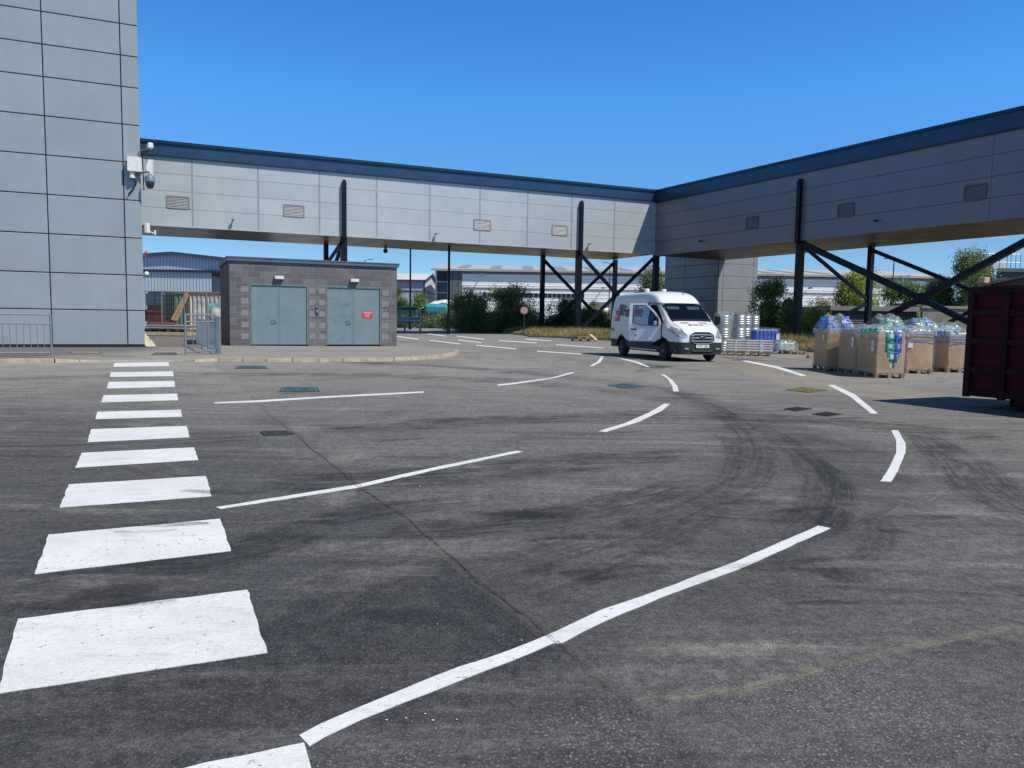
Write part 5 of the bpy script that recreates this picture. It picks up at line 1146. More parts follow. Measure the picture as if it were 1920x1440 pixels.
for a in [
 ('bush', 'broad dark green bush right of the slim dark post', 'bush', 838, 922, 540, 76, 'olive', 22000, .16, .1, 18, False, 1.2, bush, None, 1.0),
 ('bush', 'taller olive green bush left of the round road sign', 'bush', 898, 1012, 533, 77, 'olive', 32000, .16, .1, 24, False, 1.2, bush, None, 1.6),
 ('bush', 'low scrubby bush between the slim dark post and the taller bush', 'bush', 860, 930, 566, 73, 'dark', 9000, .14, .1, 12, False, 1.0, bush, None, .6),
 ('bush', 'dense green bush behind the braced supports', 'bush', 1014, 1096, 560, 77, 'mid', 22000, .15, .1, 16, False, 1.2, bush, None, .8),
 ('bush', 'low dark bush beside the left side of the van', 'bush', 1072, 1156, 580, 75, 'dark', 14000, .15, .1, 16, False, 1.0, bush, None, .6),
 ('bush', 'small bush at the foot of the white warehouse wall beside the supports', 'bush', 1090, 1128, 566, 80, 'brown', 3500, .13, .1, 8, False, 1.0, bush, None, .8),
 ('tree', 'dark leafy tree showing above the van roof', 'tree', 1188, 1262, 500, 86, 'dark', 13000, .2, .1, 16, True, 1.2, bush),
 ('bush', 'big leafy green bush right of the stair tower', 'bush', 1404, 1486, 524, 64, 'mid', 24000, .15, .1, 24, False, 1.4, bush, None, 1.2),
 ('bush', 'thin brownish green bush left of the thick dark support', 'bush', 1462, 1500, 560, 62, 'olive', 8000, .13, .1, 10, False, 1.0, bush, None, 1.5),
 ('bush', 'yellow green bush right of the thick dark support', 'bush', 1498, 1560, 580, 60, 'yellow', 13000, .14, .1, 16, False, 1.2, bush, None, .6),
 ('bush', 'brown tinged dark bush behind the yellow green one', 'bush', 1505, 1572, 558, 67, 'brown', 9000, .14, .1, 12, False, 1.2, bush, None, .6),
 ('tree', 'bright olive tree over the left end of the low store', 'tree', 1562, 1652, 506, 72, 'yellow', 20000, .17, .1, 20, True, 1.2, bush),
 ('tree', 'dark tree behind the left end of the low store', 'tree', 1556, 1610, 532, 76, 'dark', 11000, .17, .1, 14, True, 1.2, bush),
 ('tree', 'mid green tree over the middle of the low store', 'tree', 1636, 1730, 522, 74, 'mid', 18000, .17, .1, 20, True, 1.2, bush),
 ('tree', 'dark green tree behind the crossing of the two great braces', 'tree', 1715, 1800, 520, 78, 'dark', 18000, .18, .1, 20, True, 1.2, bush),
 ('tree', 'tall tree with pale tips left of the rooftop rails', 'tree', 1782, 1856, 466, 76, 'olive', 26000, .18, .1, 24, True, 1.2, bush),
 ('bush', 'dark green bush in front of the rooftop plant building', 'bush', 1790, 1866, 512, 70, 'dark', 14000, .16, .1, 18, False, 1.2, bush, None, .5),
 ('tree', 'light green tree in front of the small white shed, right of the tall lamp post', 'tree', 768, 806, 550, 112, 'mid', 8000, .2, .1, 12, True, 1.2, bush),
 ('bush', 'green bush left of the tall lamp post beside the hut', 'bush', 735, 768, 560, 104, 'dark', 7000, .2, .1, 10, False, 1.2, bush, None, .5),
 ('tree', 'dark thin tree just past the right edge of the hut', 'tree', 728, 752, 536, 108, 'dark', 4500, .2, .1, 9, True, 1.2, bush),
 ('bush', 'scrub growing along the fence between the waste bin and the awning', 'bush', 790, 850, 590, 96, 'olive', 8000, .16, .1, 12, False, 1.2, bush, None, .6),
 ('bush', 'weedy green scrub under the white awning', 'bush', 742, 800, 596, 95, 'mid', 6000, .15, .1, 10, False, 1.0, bush, None, .5),
]: plant(*a)
t_ = MB(); q0 = Vector((AX(1484, 63), 63, .1))      # bare whippy saplings
for k in range(9):
    x = R.uniform(-.6, .6); t_.tube((x, 0, 0), (x + R.uniform(-.2, .5), 0, R.uniform(2.4, 4.2)), .02, 4, .006)
o = t_.build('bare_sapling', M_bark); o.location = q0; tag(o, 'bare whippy sapling stems left of the thick dark support', 'sapling')
# scrub hedge and rough ground beyond
def hedge(px0, px1, y0, Y, kind, n, label):
    x0, x1 = AX(px0, Y), AX(px1, Y); H_ = A((px0 + px1) / 2, y0, Y).z; C_ = []; R_ = []
    m_ = int((x1 - x0) / 1.4)
    for k in range(m_): C_.append((x0 + (x1 - x0) * k / m_ + R.uniform(-.5, .5), Y + R.uniform(-.8, .8), H_ * R.uniform(.3, .7))); R_.append((1.0, .9, H_ * .42))
    o = mesh_quads('undergrowth', leaves(C_, R_, n, .16), 4, LG[kind]); return tag(o, label, 'undergrowth', None, 'stuff')
hedge(850, 1250, 580, 79, 'olive', 46000, 'dark undergrowth along the foot of the bushes')
hedge(1400, 1900, 590, 68, 'mid', 36000, 'dark undergrowth along the foot of the trees on the right')
hedge(744, 850, 600, 97, 'dark', 7000, 'dark scrub along the palisade fence')
# grass on the verge
m_, t, p_, L = base_mat('dry_grass'); g = nn(t, 'ShaderNodeNewGeometry'); cr2 = nn(t, 'ShaderNodeValToRGB'); e = cr2.color_ramp.elements
e[0].color = (.40, .29, .12, 1); e[1].color = (.10, .14, .035, 1); k = e.new(.4); k.color = (.52, .40, .18, 1); k = e.new(.72); k.color = (.25, .24, .08, 1)
pn = nz(t, coords(t), .35, 3)
L.new(mth(t, 'ADD', mth(t, 'MULTIPLY', g.outputs['Random Per Island'], .6), rng(t, pn, .38, .62, -.1, .5)), cr2.inputs[0]); L.new(cr2.outputs[0], p_.inputs['Base Color']); p_.inputs['Roughness'].default_value = .8
tr = nn(t, 'ShaderNodeBsdfTranslucent'); L.new(cr2.outputs[0], tr.inputs[0]); mx = nn(t, 'ShaderNodeMixShader'); mx.inputs[0].default_value = .3
L.new(p_.outputs[0], mx.inputs[1]); L.new(tr.outputs[0], mx.inputs[2]); L.new(mx.outputs[0], t.nodes['Material Output'].inputs[0])
def grass(n, edge, back, h0, h1):
    E = np.array([[p.x, p.y] for p in edge]); seg = np.linalg.norm(np.diff(E, axis=0), axis=1); cum = np.concatenate([[0], np.cumsum(seg)])
    s = rs.uniform(0, cum[-1], n); i = np.clip(np.searchsorted(cum, s) - 1, 0, len(seg) - 1); f = ((s - cum[i]) / seg[i])[:, None]
    P = E[i] * (1 - f) + E[i + 1] * f; d = (E[i + 1] - E[i]) / seg[i][:, None]; nr = np.stack([-d[:, 1], d[:, 0]], 1)
    b = (rs.uniform(0, 1, n) ** 1.6 * back + .06)[:, None]; P = P + nr * b + np.array([.1, .3]) * 0
    pat = np.sin(P[:, 0] * 1.3 + np.sin(P[:, 1] * .9) * 2) * .25 + 1
    H_ = (rs.uniform(h0, h1, n) * pat * np.clip(.45 + b[:, 0] * .5, .4, 1.15))[:, None]
    a = rs.uniform(0, 6.28, n); w = rs.uniform(.012, .03, n); dx = np.stack([np.cos(a) * w, np.sin(a) * w], 1)
    ln = rs.normal(size=(n, 2)) * .28 * H_
    z = np.full((n, 1), vz)
    v = np.stack([np.hstack([P - dx, z]), np.hstack([P + dx, z]), np.hstack([P + ln, z + H_])], 1)
    return v.reshape(-1, 3)
edge = [Vector((AX(735, 92), 92, 0)), eb[1], eb[2], eb[3], eb[4], eb[5], eb[6], eb[7], eb[8], eb[9], eb[10], eb[11], eb[12], eb[13], eb[14], eb[15]]
gv = np.concatenate([grass(120000, edge[1:], 13, .18, .55), grass(50000, edge[1:], 4, .12, .4)])
o = mesh_quads('grass', gv, 3, m_); tag(o, 'long dry straw coloured grass on the verge', 'grass', None, 'stuff')
# ================================================================ YARD OBJECTS
M_card = mat('cardboard', (.54, .335, .175), .8, 0, .06, 3, .1, 30, dirt=(.43, .27, .14), dscale=2, stretch=(1, 1, .4)); M_film = filmmat('stretch_film', .075); M_film2 = filmmat('cloudy_film', .19, (.88, .95, .95))
M_cgreen = mat('green_plastic', (.01, .34, .19), .35, 0, .12, 4); M_cblue = mat('blue_plastic', (.02, .13, .58), .35, 0, .12, 4); M_cap = mat('cap_white', (.7, .72, .72), .5); M_lab = mat('paper_label', (.78, .78, .76), .6, 0, .06, 20)
CAN = {}
def can(loc, rz, colr, label, group, tilt=0):
    """jerrican with moulded handle, cap and label"""
    if colr not in CAN:
        t_ = thing('canister', label, 'canister', (0, 0, 0)); m = M_cgreen if colr == 'g' else M_cblue
        mb = MB(); mb.bbox((0, 0, .11), (.19, .15, .22), .03); mb.lathe([(.05, .22), (.05, .245), (0, .245)], c=(-.04, 0, 0), n=10)
        mb.frame((.0, -.015, .245), (.085, 0, 0), (0, .03, 0), (0, 0, .02)); mb.frame((.065, -.015, .21), (.02, 0, 0), (0, .03, 0), (0, 0, .036)); mb.frame((0, -.015, .21), (.018, 0, 0), (0, .03, 0), (0, 0, .036))
        mb.build('can_body', m, t_)
        mb = MB(); mb.lathe([(.032, .245), (.032, .27), (0, .272)], c=(-.04, 0, 0), n=10, cap=False); mb.build('cap', M_cap, t_)
        mb = MB(); mb.frame((-.02, -.0785, .06), (.075, 0, 0), (0, .003, 0), (0, 0, .085)); mb.build('label', M_lab, t_)
        CAN[colr] = t_; o = t_
    else: o = copy_tree(CAN[colr])
    o.location = loc; o.scale = (1.3, 1.3, 1.3); o.rotation_euler = (tilt, R.uniform(-.15, .15) if tilt else 0, rz); o['label'] = label; o['group'] = group; return o
def film_dome(parent, w, d, z0, h, seed, m, lean=0.0, skirt=.25):
    mb = MB(); n = 26; rr = random.Random(seed); ox, oy = rr.uniform(0, 50), rr.uniform(0, 50)
    def H(u, v):
        e = max(0, 1 - abs(u) ** 3.5) * max(0, 1 - abs(v) ** 3.5)
        return z0 + h * (e ** .6) * (1 + lean * u) + noise.noise(Vector((u * 1.6 + ox, v * 1.6 + oy, 0))) * h * .5 * (e ** .5) + noise.noise(Vector((u * 5 + ox, v * 5 + oy, 3))) * .018
    vs = []
    for i in range(n + 1):
        for j in range(n + 1):
            u, v = -1 + 2 * i / n, -1 + 2 * j / n; vs.append((u * w / 2, v * d / 2, H(u, v)))
    fs = [(i * (n + 1) + j, (i + 1) * (n + 1) + j, (i + 1) * (n + 1) + j + 1, i * (n + 1) + j + 1) for i in range(n) for j in range(n)]
    mb.add(vs, fs)
    ring = [(i, 0) for i in range(n)] + [(n, j) for j in range(n)] + [(i, n) for i in range(n, 0, -1)] + [(0, j) for j in range(n, 0, -1)]
    top = [Vector(vs[i * (n + 1) + j]) for i, j in ring]; m_ = len(top)
    bot = [Vector((p.x * 1.012, p.y * 1.012, z0 - skirt + noise.noise(Vector((k * .3, ox, 0))) * .08)) for k, p in enumerate(top)]
    mb.add(top + bot, [(k, m_ + k, m_ + (k + 1) % m_, (k + 1) % m_) for k in range(m_)])
    return mb.build('plastic_film', m, parent, smooth='all')
def carton(loc, w, d, h, label, rz=0.0, torn=False, labels=(), strap=False, taper=.02, dome=.3, seed=1, film=None, flap=False, open_top=True):
    t_ = thing('cardboard_bin', label, 'cardboard bin', loc, rz, 'wrapped cardboard bins on pallets'); th = .012; mb = MB(); hb_ = h
    def wall(a, b, cut=False):
        a = Vector(a); b = Vector(b); n = 12; c = Vector((0, 0, 0)); nr = Vector(((b - a).y, -(b - a).x, 0)).normalized()
        rows = 8; g_ = {}
        for i in range(n + 1):
            for j in range(rows + 1):
                f = i / n; z = h * j / rows; q = a.lerp(b, f) + nr * (math.sin(f * math.pi) * .025 * math.sin(j / rows * math.pi) + noise.noise(Vector((f * 3 + seed, z * 3, 0))) * .012)
                q *= (1 - taper * j / rows); g_[(i, j)] = (q.x, q.y, z)
        keep = []
        for i in range(n):
            for j in range(rows):
                if cut:
                    f = (i + .5) / n; zf = (j + .5) / rows; half = .34 * math.sin(min(1, (zf - .1) / .6) * math.pi / 2) if zf > .1 else 0
                    if abs(f - .56) < half: continue
                keep.append((i, j))
        idx = {k: v for v, k in enumerate(g_)}; b0_ = len(mb.v); mb.v += [g_[k] for k in g_]
        for (i, j) in keep: mb.f.append((b0_ + idx[(i, j)], b0_ + idx[(i + 1, j)], b0_ + idx[(i + 1, j + 1)], b0_ + idx[(i, j + 1)])); mb.m.append(0)
    x, y = w / 2, d / 2; ch = .05
    wall((-x + ch, -y, 0), (x - ch, -y, 0), torn); wall((x - ch, -y, 0), (x, -y + ch, 0)); wall((x, -y + ch, 0), (x, y - ch, 0)); wall((x, y - ch, 0), (x - ch, y, 0)); wall((x - ch, y, 0), (-x + ch, y, 0)); wall((-x + ch, y, 0), (-x, y - ch, 0)); wall((-x, y - ch, 0), (-x, -y + ch, 0)); wall((-x, -y + ch, 0), (-x + ch, -y, 0))
    mb.build('bin_wall', M_card, t_, smooth=40)
    mb = MB(); mb.frame((-x + .03, -y + .03, .01), (w - .06, 0, 0), (0, d - .06, 0), (0, 0, .02)); mb.build('base', M_card, t_)
    for (side, u, z) in labels:
        mb = MB()
        if side == 'l': mb.frame((-x * (1 - taper * z / h) - .032, u, z), (.004, 0, 0), (0, .17, 0), (0, 0, .14))
        else: mb.frame((u, -y * (1 - taper * z / h) - .032, z), (.15, 0, 0), (0, .004, 0), (0, 0, .14))
        mb.build('label', M_lab, t_)
    if strap:
        for z in (h * .74, h * .9):
            mb = MB(); mb.frame((-x - .03, -y - .03, z), (w + .06, 0, 0), (0, .006, 0), (0, 0, .035)); mb.frame((-x - .03, -y - .02, z), (.006, 0, 0), (0, d + .04, 0), (0, 0, .035)); mb.build('blue_strap', M_cblue, t_)
    if flap: mb = MB(); mb.add([(x, -y, h), (x + .22, -y + .05, h * .93), (x + .18, -y + .02, h * .72), (x, -y, h * .66)], [(0, 1, 2, 3)]); mb.build('torn_flap', mat('fresh_card', (.55, .34, .17), .8), t_)
    # film wrapped down the sides
    mb = MB(); k_ = 1.03; pts = [(-x * k_, -y * k_ - .02), (x * k_, -y * k_ - .02), (x * k_, y * k_ + .02), (-x * k_, y * k_ + .02)]
    for a, b in zip(pts, pts[1:] + pts[:1]):
        n = 14; rows = 8; vs = []
        a = Vector((*a, 0)); b = Vector((*b, 0)); nr = Vector(((b - a).y, -(b - a).x, 0)).normalized()
        for i in range(n + 1):
            for j in range(rows + 1):
                q = a.lerp(b, i / n) + nr * (.022 + .015 * noise.noise(Vector((i * .9 + seed * 3, j * .7, 1)))); vs.append((q.x, q.y, -.06 + (h + .07) * j / rows))
        mb.add(vs, [(i * (rows + 1) + j, (i + 1) * (rows + 1) + j, (i + 1) * (rows + 1) + j + 1, i * (rows + 1) + j + 1) for i in range(n) for j in range(rows)])
    mb.build('side_film', film or M_film, t_, smooth='all')
    if dome: film_dome(t_, w + .07, d + .09, h + .01, dome, seed, M_film2, skirt=.12)
    return t_
def gp(px, py): return G(px, py, 0)
n0 = gp(1647, 709); Yf = n0.y; Xl = n0.x - .10
CARD = []
def binset(x, y, label_bin, label_pal, h=1.08, w=.8, d=1.18, rz=0.0, **k):
    pallet((x + w / 2, y + d / 2, 0), rz, label_pal, 'pallets under the cardboard bins')
    c = carton((x + w / 2, y + d / 2, .146), w - .02, d - .02, h, label_bin, rz, **k); return (x, y, w, d, h, .146)
c_C = binset(Xl, Yf, 'cardboard bin torn open at the front with green canisters showing', 'pallet under the torn open cardboard bin', torn=True, labels=(('l', -.5, .72), ('l', -.5, .56)), seed=1, dome=.2)
c_B = binset(Xl + .02, Yf + 1.28, 'cardboard bin directly behind the torn one, two white labels on its side', 'pallet under the bin directly behind the torn one', labels=(('l', -.5, .78), ('l', -.5, .62)), seed=2, h=1.12, dome=.14)
c_A = binset(Xl - .22, Yf + 2.62, 'leftmost cardboard bin with a peeled corner flap and blue canisters on top', 'pallet under the leftmost cardboard bin', labels=(('l', -.42, .8),), seed=3, flap=True, h=1.12, dome=.42, rz=-.06)
xD = AX(1703, 22.6); c_D = binset(xD, 22.6, 'sunlit cardboard bin with two blue straps beside the torn one', 'pallet under the bin with the blue straps', strap=True, w=.82, seed=4, dome=.16, h=1.1, labels=(('f', -.38, .62),))
xE = AX(1752, 24.2); c_E = binset(xE, 24.2, 'cardboard bin wrapped in torn white plastic right of the strapped one', 'pallet under the torn white plastic bin', seed=5, dome=.16, h=1.1, film=M_film2, w=.72)
xF = AX(1781, 23.4); c_F = binset(xF, 23.4, 'cardboard bin half hidden by the edge of the red skip', 'pallet under the bin beside the red skip', seed=6, dome=.18, strap=True, h=1.02)
xG = AX(1650, 26.4); c_G = binset(xG, 26.4, 'cardboard bin in the back row heaped with green canisters', 'pallet under the back row bin with green canisters', seed=7, dome=.45, h=1.15, w=.95)
xH = AX(1712, 26.6); c_H = binset(xH, 26.6, 'cardboard bin in the back row heaped with blue canisters', 'pallet under the back row bin with blue canisters', seed=8, dome=.34, h=1.15, w=.95)
xI = AX(1764, 27.0); c_I = binset(xI, 27.0, 'back row cardboard bin under a pale plastic hood beside the red skip', 'pallet under the back row bin with the pale hood', seed=9, dome=.26, h=1.1, w=.85, film=M_film2)
# canisters: heaped on top and tumbling behind the tear
def heap(c, z, rows, layers, colours, label_of, grp, rz=0):
    x, y, w, d, h, z0 = c
    nx, ny = int((w - .04) / .255), int((d - .1) / .21)
    for l in range(layers):
        for i in range(nx):
            for j in range(ny):
                if l and (i in (0, nx - 1) and R.random() < .5 or j in (0, ny - 1)): continue
                if R.random() < .12: continue
                cl = R.choice(colours); can((x + .16 + i * (w - .32) / max(1, nx - 1) + R.uniform(-.01, .01), y + .15 + j * .21, z0 + z - .07 + l * .3), R.choice([0, math.pi, math.pi / 2 * 0]) + R.uniform(-.15, .15), cl, label_of[cl], grp[cl])
def LB2(where): return {'g': 'green plastic canister heaped ' + where, 'b': 'blue plastic canister heaped ' + where}
def GR2(where): return {'g': 'green canisters heaped ' + where, 'b': 'blue canisters heaped ' + where}
for c, z, ly, cols, wh in ((c_A, .93, 2, 'bbbg', 'in the leftmost cardboard bin'), (c_B, .88, 1, 'gb', 'in the bin behind the torn one'), (c_D, .9, 1, 'ggb', 'in the bin with blue straps'), (c_E, .9, 1, 'bg', 'in the white wrapped bin'),
                           (c_F, .84, 1, 'gb', 'in the bin beside the red skip'), (c_G, .93, 2, 'gggg', 'in the left back row bin'), (c_H, .93, 2, 'bbbg', 'in the middle back row bin'), (c_I, .9, 1, 'bg', 'in the back row bin with the pale hood')):
    heap(c, z, 0, ly, cols, LB2(wh), GR2(wh))
x, y, w, d, h, z0 = c_C
for l in range(4):
    for i in range(3):
        for j in range(2 if l < 3 else 5):
            cl = 'b' if (i == 2 and l in (1, 2)) or R.random() < .08 else 'g'
            can((x + .15 + i * .245 + R.uniform(-.01, .01), y + .15 + j * .21 + R.uniform(-.015, .01), z0 + .03 + l * .27 + R.uniform(0, .01)), R.uniform(-.25, .25), cl, {'g': 'green plastic canister in the torn open cardboard bin', 'b': 'blue plastic canister in the torn open cardboard bin'}[cl], {'g': 'green canisters in the torn bin', 'b': 'blue canisters in the torn bin'}[cl], tilt=R.uniform(-.12, .12))
# ---- pile of tubes on pallets
cT = gp(1400, 667); ux = Vector((.965, -.26, 0)).normalized(); uy = Vector((.26, .965, 0))
cT = cT + uy * .5 + ux * .1
aT = math.atan2(ux.y, ux.x)
pallet(cT - ux * .55 - uy * .02, aT, 'left pallet under the pile of grey tubes', 'pallets under the loads beside the van'); pallet(cT + ux * .45, aT, 'right pallet under the pile of grey tubes', 'pallets under the loads beside the van')
M_tube = mat('grey_tube', (.38, .36, .34), .45, .1, .08, 6); M_tubein = mat('tube_core', (.16, .09, .05), .8)
proto_t = None; rT = .058
for row, cnt in enumerate((8, 7, 6, 5, 4)):
    for i in range(cnt):
        off = (i - (cnt - 1) / 2) * rT * 2.02; z = .146 + rT + row * rT * 1.76
        if proto_t is None:
            t_ = thing('packing_tube', 'long grey hollow tube in the pile on the pallets beside the van', 'tube', (0, 0, 0), 0, 'grey tubes piled on pallets')
            mb = MB(); n = 12; Lh = .95; prof = [(rT, -Lh), (rT, Lh), (rT * .72, Lh), (rT * .72, Lh - .12)]; mb.lathe(prof, n=n, axis='X', cap=False); mb.build('tube_wall', M_tube, t_, smooth=40)
            mb = MB(); mb.lathe([(rT * .71, Lh - .03), (0, Lh - .03)], n=n, axis='X', cap=False); mb.build('hollow', M_tubein, t_); proto_t = t_
        else: t_ = copy_tree(proto_t)
        t_.location = cT + uy * off + UP * z + ux * R.uniform(-.04, .05); t_.rotation_euler = (0, 0, aT)
mb = MB(); 
for s in (-.55, -.05, .5):
    for sgn in (-1, 1): mb.beam(ux * s + uy * (sgn * .49) + UP * .16, ux * s + uy * (sgn * .25) + UP * .68, .12, .006)
    mb.beam(ux * s - uy * .26 + UP * .69, ux * s + uy * .26 + UP * .69, .12, .006)
o = mb.build('stretch_film_band', M_film2); o.location = cT; tag(o, 'clear film bands wound round the pile of grey tubes', 'film')
# ---- stacked steel kegs
KEG = None
def keg(loc, rz, label, group):
    global KEG
    if KEG is None:
        t_ = thing('steel_keg', label, 'keg', (0, 0, 0)); r = .3; mb = MB()
        pr = [(0, .05), (r * .9, .04), (r, .08), (r, .13), (r * 1.04, .145), (r, .16), (r, .22), (r * 1.05, .24), (r, .26), (r, .33), (r * 1.05, .35), (r, .37), (r, .44), (r * 1.04, .455), (r, .47), (r, .5), (r * .9, .545), (r * .35, .57), (0, .57)]
        mb.lathe(pr, n=28, cap=False); mb.build('keg_body', M_steel, t_, smooth=30)
        mb = MB(); mb.lathe([(r * .93, 0), (r * .97, 0), (r * .97, .08), (r * .93, .08)], n=28, cap=False); mb.build('bottom_rim', M_steel, t_, smooth=30)
        mb = MB(); n = 28
        for k in range(n):
            if k % 14 in (0, 1): continue
            a0, a1 = 2 * math.pi * k / n, 2 * math.pi * (k + 1) / n
            for rr_, fl in ((r * .97, 1), (r * .92, -1)): mb.add([(math.cos(a0) * rr_, math.sin(a0) * rr_, .52), (math.cos(a1) * rr_, math.sin(a1) * rr_, .52), (math.cos(a1) * rr_, math.sin(a1) * rr_, .61), (math.cos(a0) * rr_, math.sin(a0) * rr_, .61)], [(0, 1, 2, 3)])
        mb.lathe([(r * .97, .61), (r * .92, .61), (r * .92, .6)], n=28, cap=False); mb.build('handle_rim', M_steel, t_, smooth=30); KEG = t_; o = t_
    else: o = copy_tree(KEG)
    o.location = loc; o.rotation_euler = (0, 0, rz); o['label'] = label; o['group'] = group; return o
for (px, Y, n, wh) in ((1357, 35.2, 3, 'the stack nearest the van'), (1386, 36.5, 3, 'the middle stack'), (1413, 40.5, 3, 'the right hand stack'), (1398, 38.8, 3, 'the stack half hidden between the middle and right ones')):
    for k in range(n): keg((AX(px, Y), Y, .0 + k * .6), R.uniform(0, 3), ('bottom', 'middle', 'top')[k] + ' steel keg of ' + wh, 'stacked steel kegs')
q = (AX(1357, 35.2), 35.2); t_ = MB(); mbx = film_dome(None, .7, .7, 0, .06, 31, M_film2, skirt=.35); mbx.location = (q[0], q[1], 1.83); mbx.name = 'plastic_cover'; tag(mbx, 'clear plastic draped over the top keg nearest the van', 'plastic sheet')
# ---- blue drum block
Yb = 37.5; xb0 = AX(1417, Yb); xb1 = AX(1463, Yb); wb = xb1 - xb0; pallet(((xb0 + xb1) / 2, Yb + .55, 0), math.pi / 2, 'pallet under the block of blue drums', 'pallets under the loads beside the van')
M_bdrum = mat('blue_drum', (.03, .13, .5), .35, 0, .1, 5); BD = None
for i in range(6):
    for j in range(4):
        if BD is None:
            t_ = thing('blue_drum', 'slim blue plastic drum in the wrapped block right of the kegs', 'drum', (0, 0, 0), 0, 'slim blue drums wrapped on one pallet'); mb = MB(); r = .098
            mb.lathe([(0, 0), (r * .95, 0), (r, .03), (r, .28), (r * .93, .3), (r, .32), (r, .6), (r * .93, .62), (r, .64), (r, .86), (r * .6, .9), (0, .9)], n=14, cap=False); mb.build('drum_body', M_bdrum, t_, smooth=35)
            mb = MB(); mb.lathe([(.04, .9), (.04, .94), (0, .94)], n=10, cap=False); mb.build('cap', M_cap, t_); BD = t_
        else: t_ = copy_tree(BD)
        t_.location = (xb0 + .12 + i * (wb - .24) / 5, Yb + .13 + j * .22, .146)
t_ = thing('wrap', 'clear film hood over the block of blue drums', 'plastic sheet', ((xb0 + xb1) / 2, Yb + .46, .15)); film_dome(t_, wb + .06, .98, .97, .06, 12, M_film, skirt=.95)
mb = MB(); mb.frame((wb * .36, -.515, .45), (.15, 0, 0), (0, .004, 0), (0, 0, .28)); mb.build('label', M_lab, t_)
# ---- crumpled wrapped load
q = gp(1478, 664); pallet(q + Vector((.35, .5, 0)), .1, 'pale empty ended pallet right of the pile of tubes', 'pallets under the loads beside the van')
t_ = thing('wrapped_load', 'low load wrapped in crumpled clear plastic right of the tubes', 'wrapped load', q + Vector((.0, .55, .146)))
mb = MB(); mb.bbox((0, 0, .18), (.75, .6, .36), .04, .1); mb.build('carton', mat('pale_goods', (.45, .46, .42), .6, 0, .3, 6), t_)
film_dome(t_, .98, .8, .36, .14, 21, M_film2, skirt=.38)
def loose(name, label, cat, px, py, size, rz, m, z=None):
    q = gp(px, py); mb = MB(); mb.bbox((0, 0, size[2] / 2), size, .006); o = mb.build(name, m); o.location = (q.x, q.y, z or 0); o.rotation_euler = (0, 0, rz); return tag(o, label, cat)
loose('wood_block', 'short wooden block on the tarmac left of the cardboard bins', 'wood block', 1521, 672, (.32, .2, .14), .1, M_wood)
# ---- broken pallet heap by the verge
q = gp(1094, 639.5); pallet((q.x - .2, q.y, 0), math.pi / 2, 'dark pallet lying on the road edge left of the van', 'dumped pallets by the verge', M_iron)
pallet((q.x + .15, q.y + .1, .146), math.pi / 2 + .15, 'broken pallet on top of the dark one by the verge', 'dumped pallets by the verge')
plank('timber_offcut', 'pale timber offcut leaning on the dumped pallets', 'timber', q + Vector((.8, -.5, .06)), q + Vector((.45, .1, .42)), .22, .08, mat('fresh_timber', (.55, .36, .22), .8))
# ---- red roll-off skip
Cc = Vector((8.10, 13.73, 0)); dC = -dR; ang = math.atan2(dC.y, dC.x)
t_ = thing('red_skip', 'big battered dark red open skip at the right edge, loaded with timber', 'skip', Cc)
M_red = mat('skip_red', (.075, .004, .007), .7, 0, .25, 1.5, .3, 15, dirt=(.025, .01, .01), dscale=1.6, damt=.8, spec=.2); M_redf = mat('skip_frame_rust', (.035, .008, .01), .75, 0, .3, 3, .3, 15, dirt=(.018, .008, .008), dscale=3, spec=.2)
Ls = 6.2; Ws = 2.35; z0, z1 = .2, 2.13; nC = nR
def P3(s, w, z): return dC * s - nC * w + UP * z
mb = MB(); mb.frame(P3(.03, .05, z0), dC * (Ls - .06), -nC * .03, UP * (z1 - z0 - .05)); mb.frame(P3(.03, Ws - .08, z0), dC * (Ls - .06), -nC * .03, UP * (z1 - z0 - .05)); mb.frame(P3(.03, .08, z0), -nC * (Ws - .16), dC * .03, UP * (z1 - z0 - .05)); mb.frame(P3(Ls - .06, .08, z0), -nC * (Ws - .16), dC * .03, UP * (z1 - z0 - .05)); mb.frame(P3(.03, .08, z0), dC * (Ls - .06), -nC * (Ws - .16), UP * .04)
mb.build('skip_body', M_red, t_)
mb = MB()
mb.frame(P3(0, 0, z1 - .13), dC * Ls, -nC * .12, UP * .13); mb.frame(P3(0, Ws - .12, z1 - .13), dC * Ls, -nC * .12, UP * .13); mb.frame(P3(0, .12, z1 - .13), -nC * (Ws - .24), dC * .12, UP * .13); mb.frame(P3(Ls - .12, .12, z1 - .13), -nC * (Ws - .24), dC * .12, UP * .13)
mb.build('top_rim', M_redf, t_)
mb = MB()
for z in (z0, .62, 1.12, 1.62): mb.frame(P3(0.1, -.02, z), dC * (Ls - .2), -nC * .07, UP * .1)
mb.build('side_rail', M_redf, t_)
for s in [0, .62, 1.5, 2.4, 3.3, 4.2, 5.1, Ls - .1]:
    mb = MB(); mb.frame(P3(s, -.035, z0 - .02), dC * .1, -nC * .09, UP * (z1 - z0 - .12)); mb.build('side_post', M_redf, t_)
mb = MB(); mb.add([P3(.95, -.1, .12), P3(1.12, -.1, .12), P3(1.4, -.1, 1.55), P3(1.3, -.1, 1.55), P3(.95, .0, .12), P3(1.12, .0, .12), P3(1.4, .0, 1.55), P3(1.3, .0, 1.55)], [(3, 2, 1, 0), (0, 4, 7, 3), (1, 2, 6, 5), (2, 3, 7, 6)]); mb.build('slanted_brace', M_redf, t_)
for w_ in (.55, Ws - .72):
    mb = MB(); mb.frame(P3(.5, w_, .03), dC * (Ls - .7), -nC * .16, UP * (z0 - .03)); mb.build('skid_rail', M_redf, t_)
for w_ in (.45, Ws - .65):
    for s in (.75, Ls - .5):
        mb = MB(); c = P3(s, w_, .1); mb.tube(c, c - nC * .2, .1, 16); mb.build('roller', M_iron, t_)
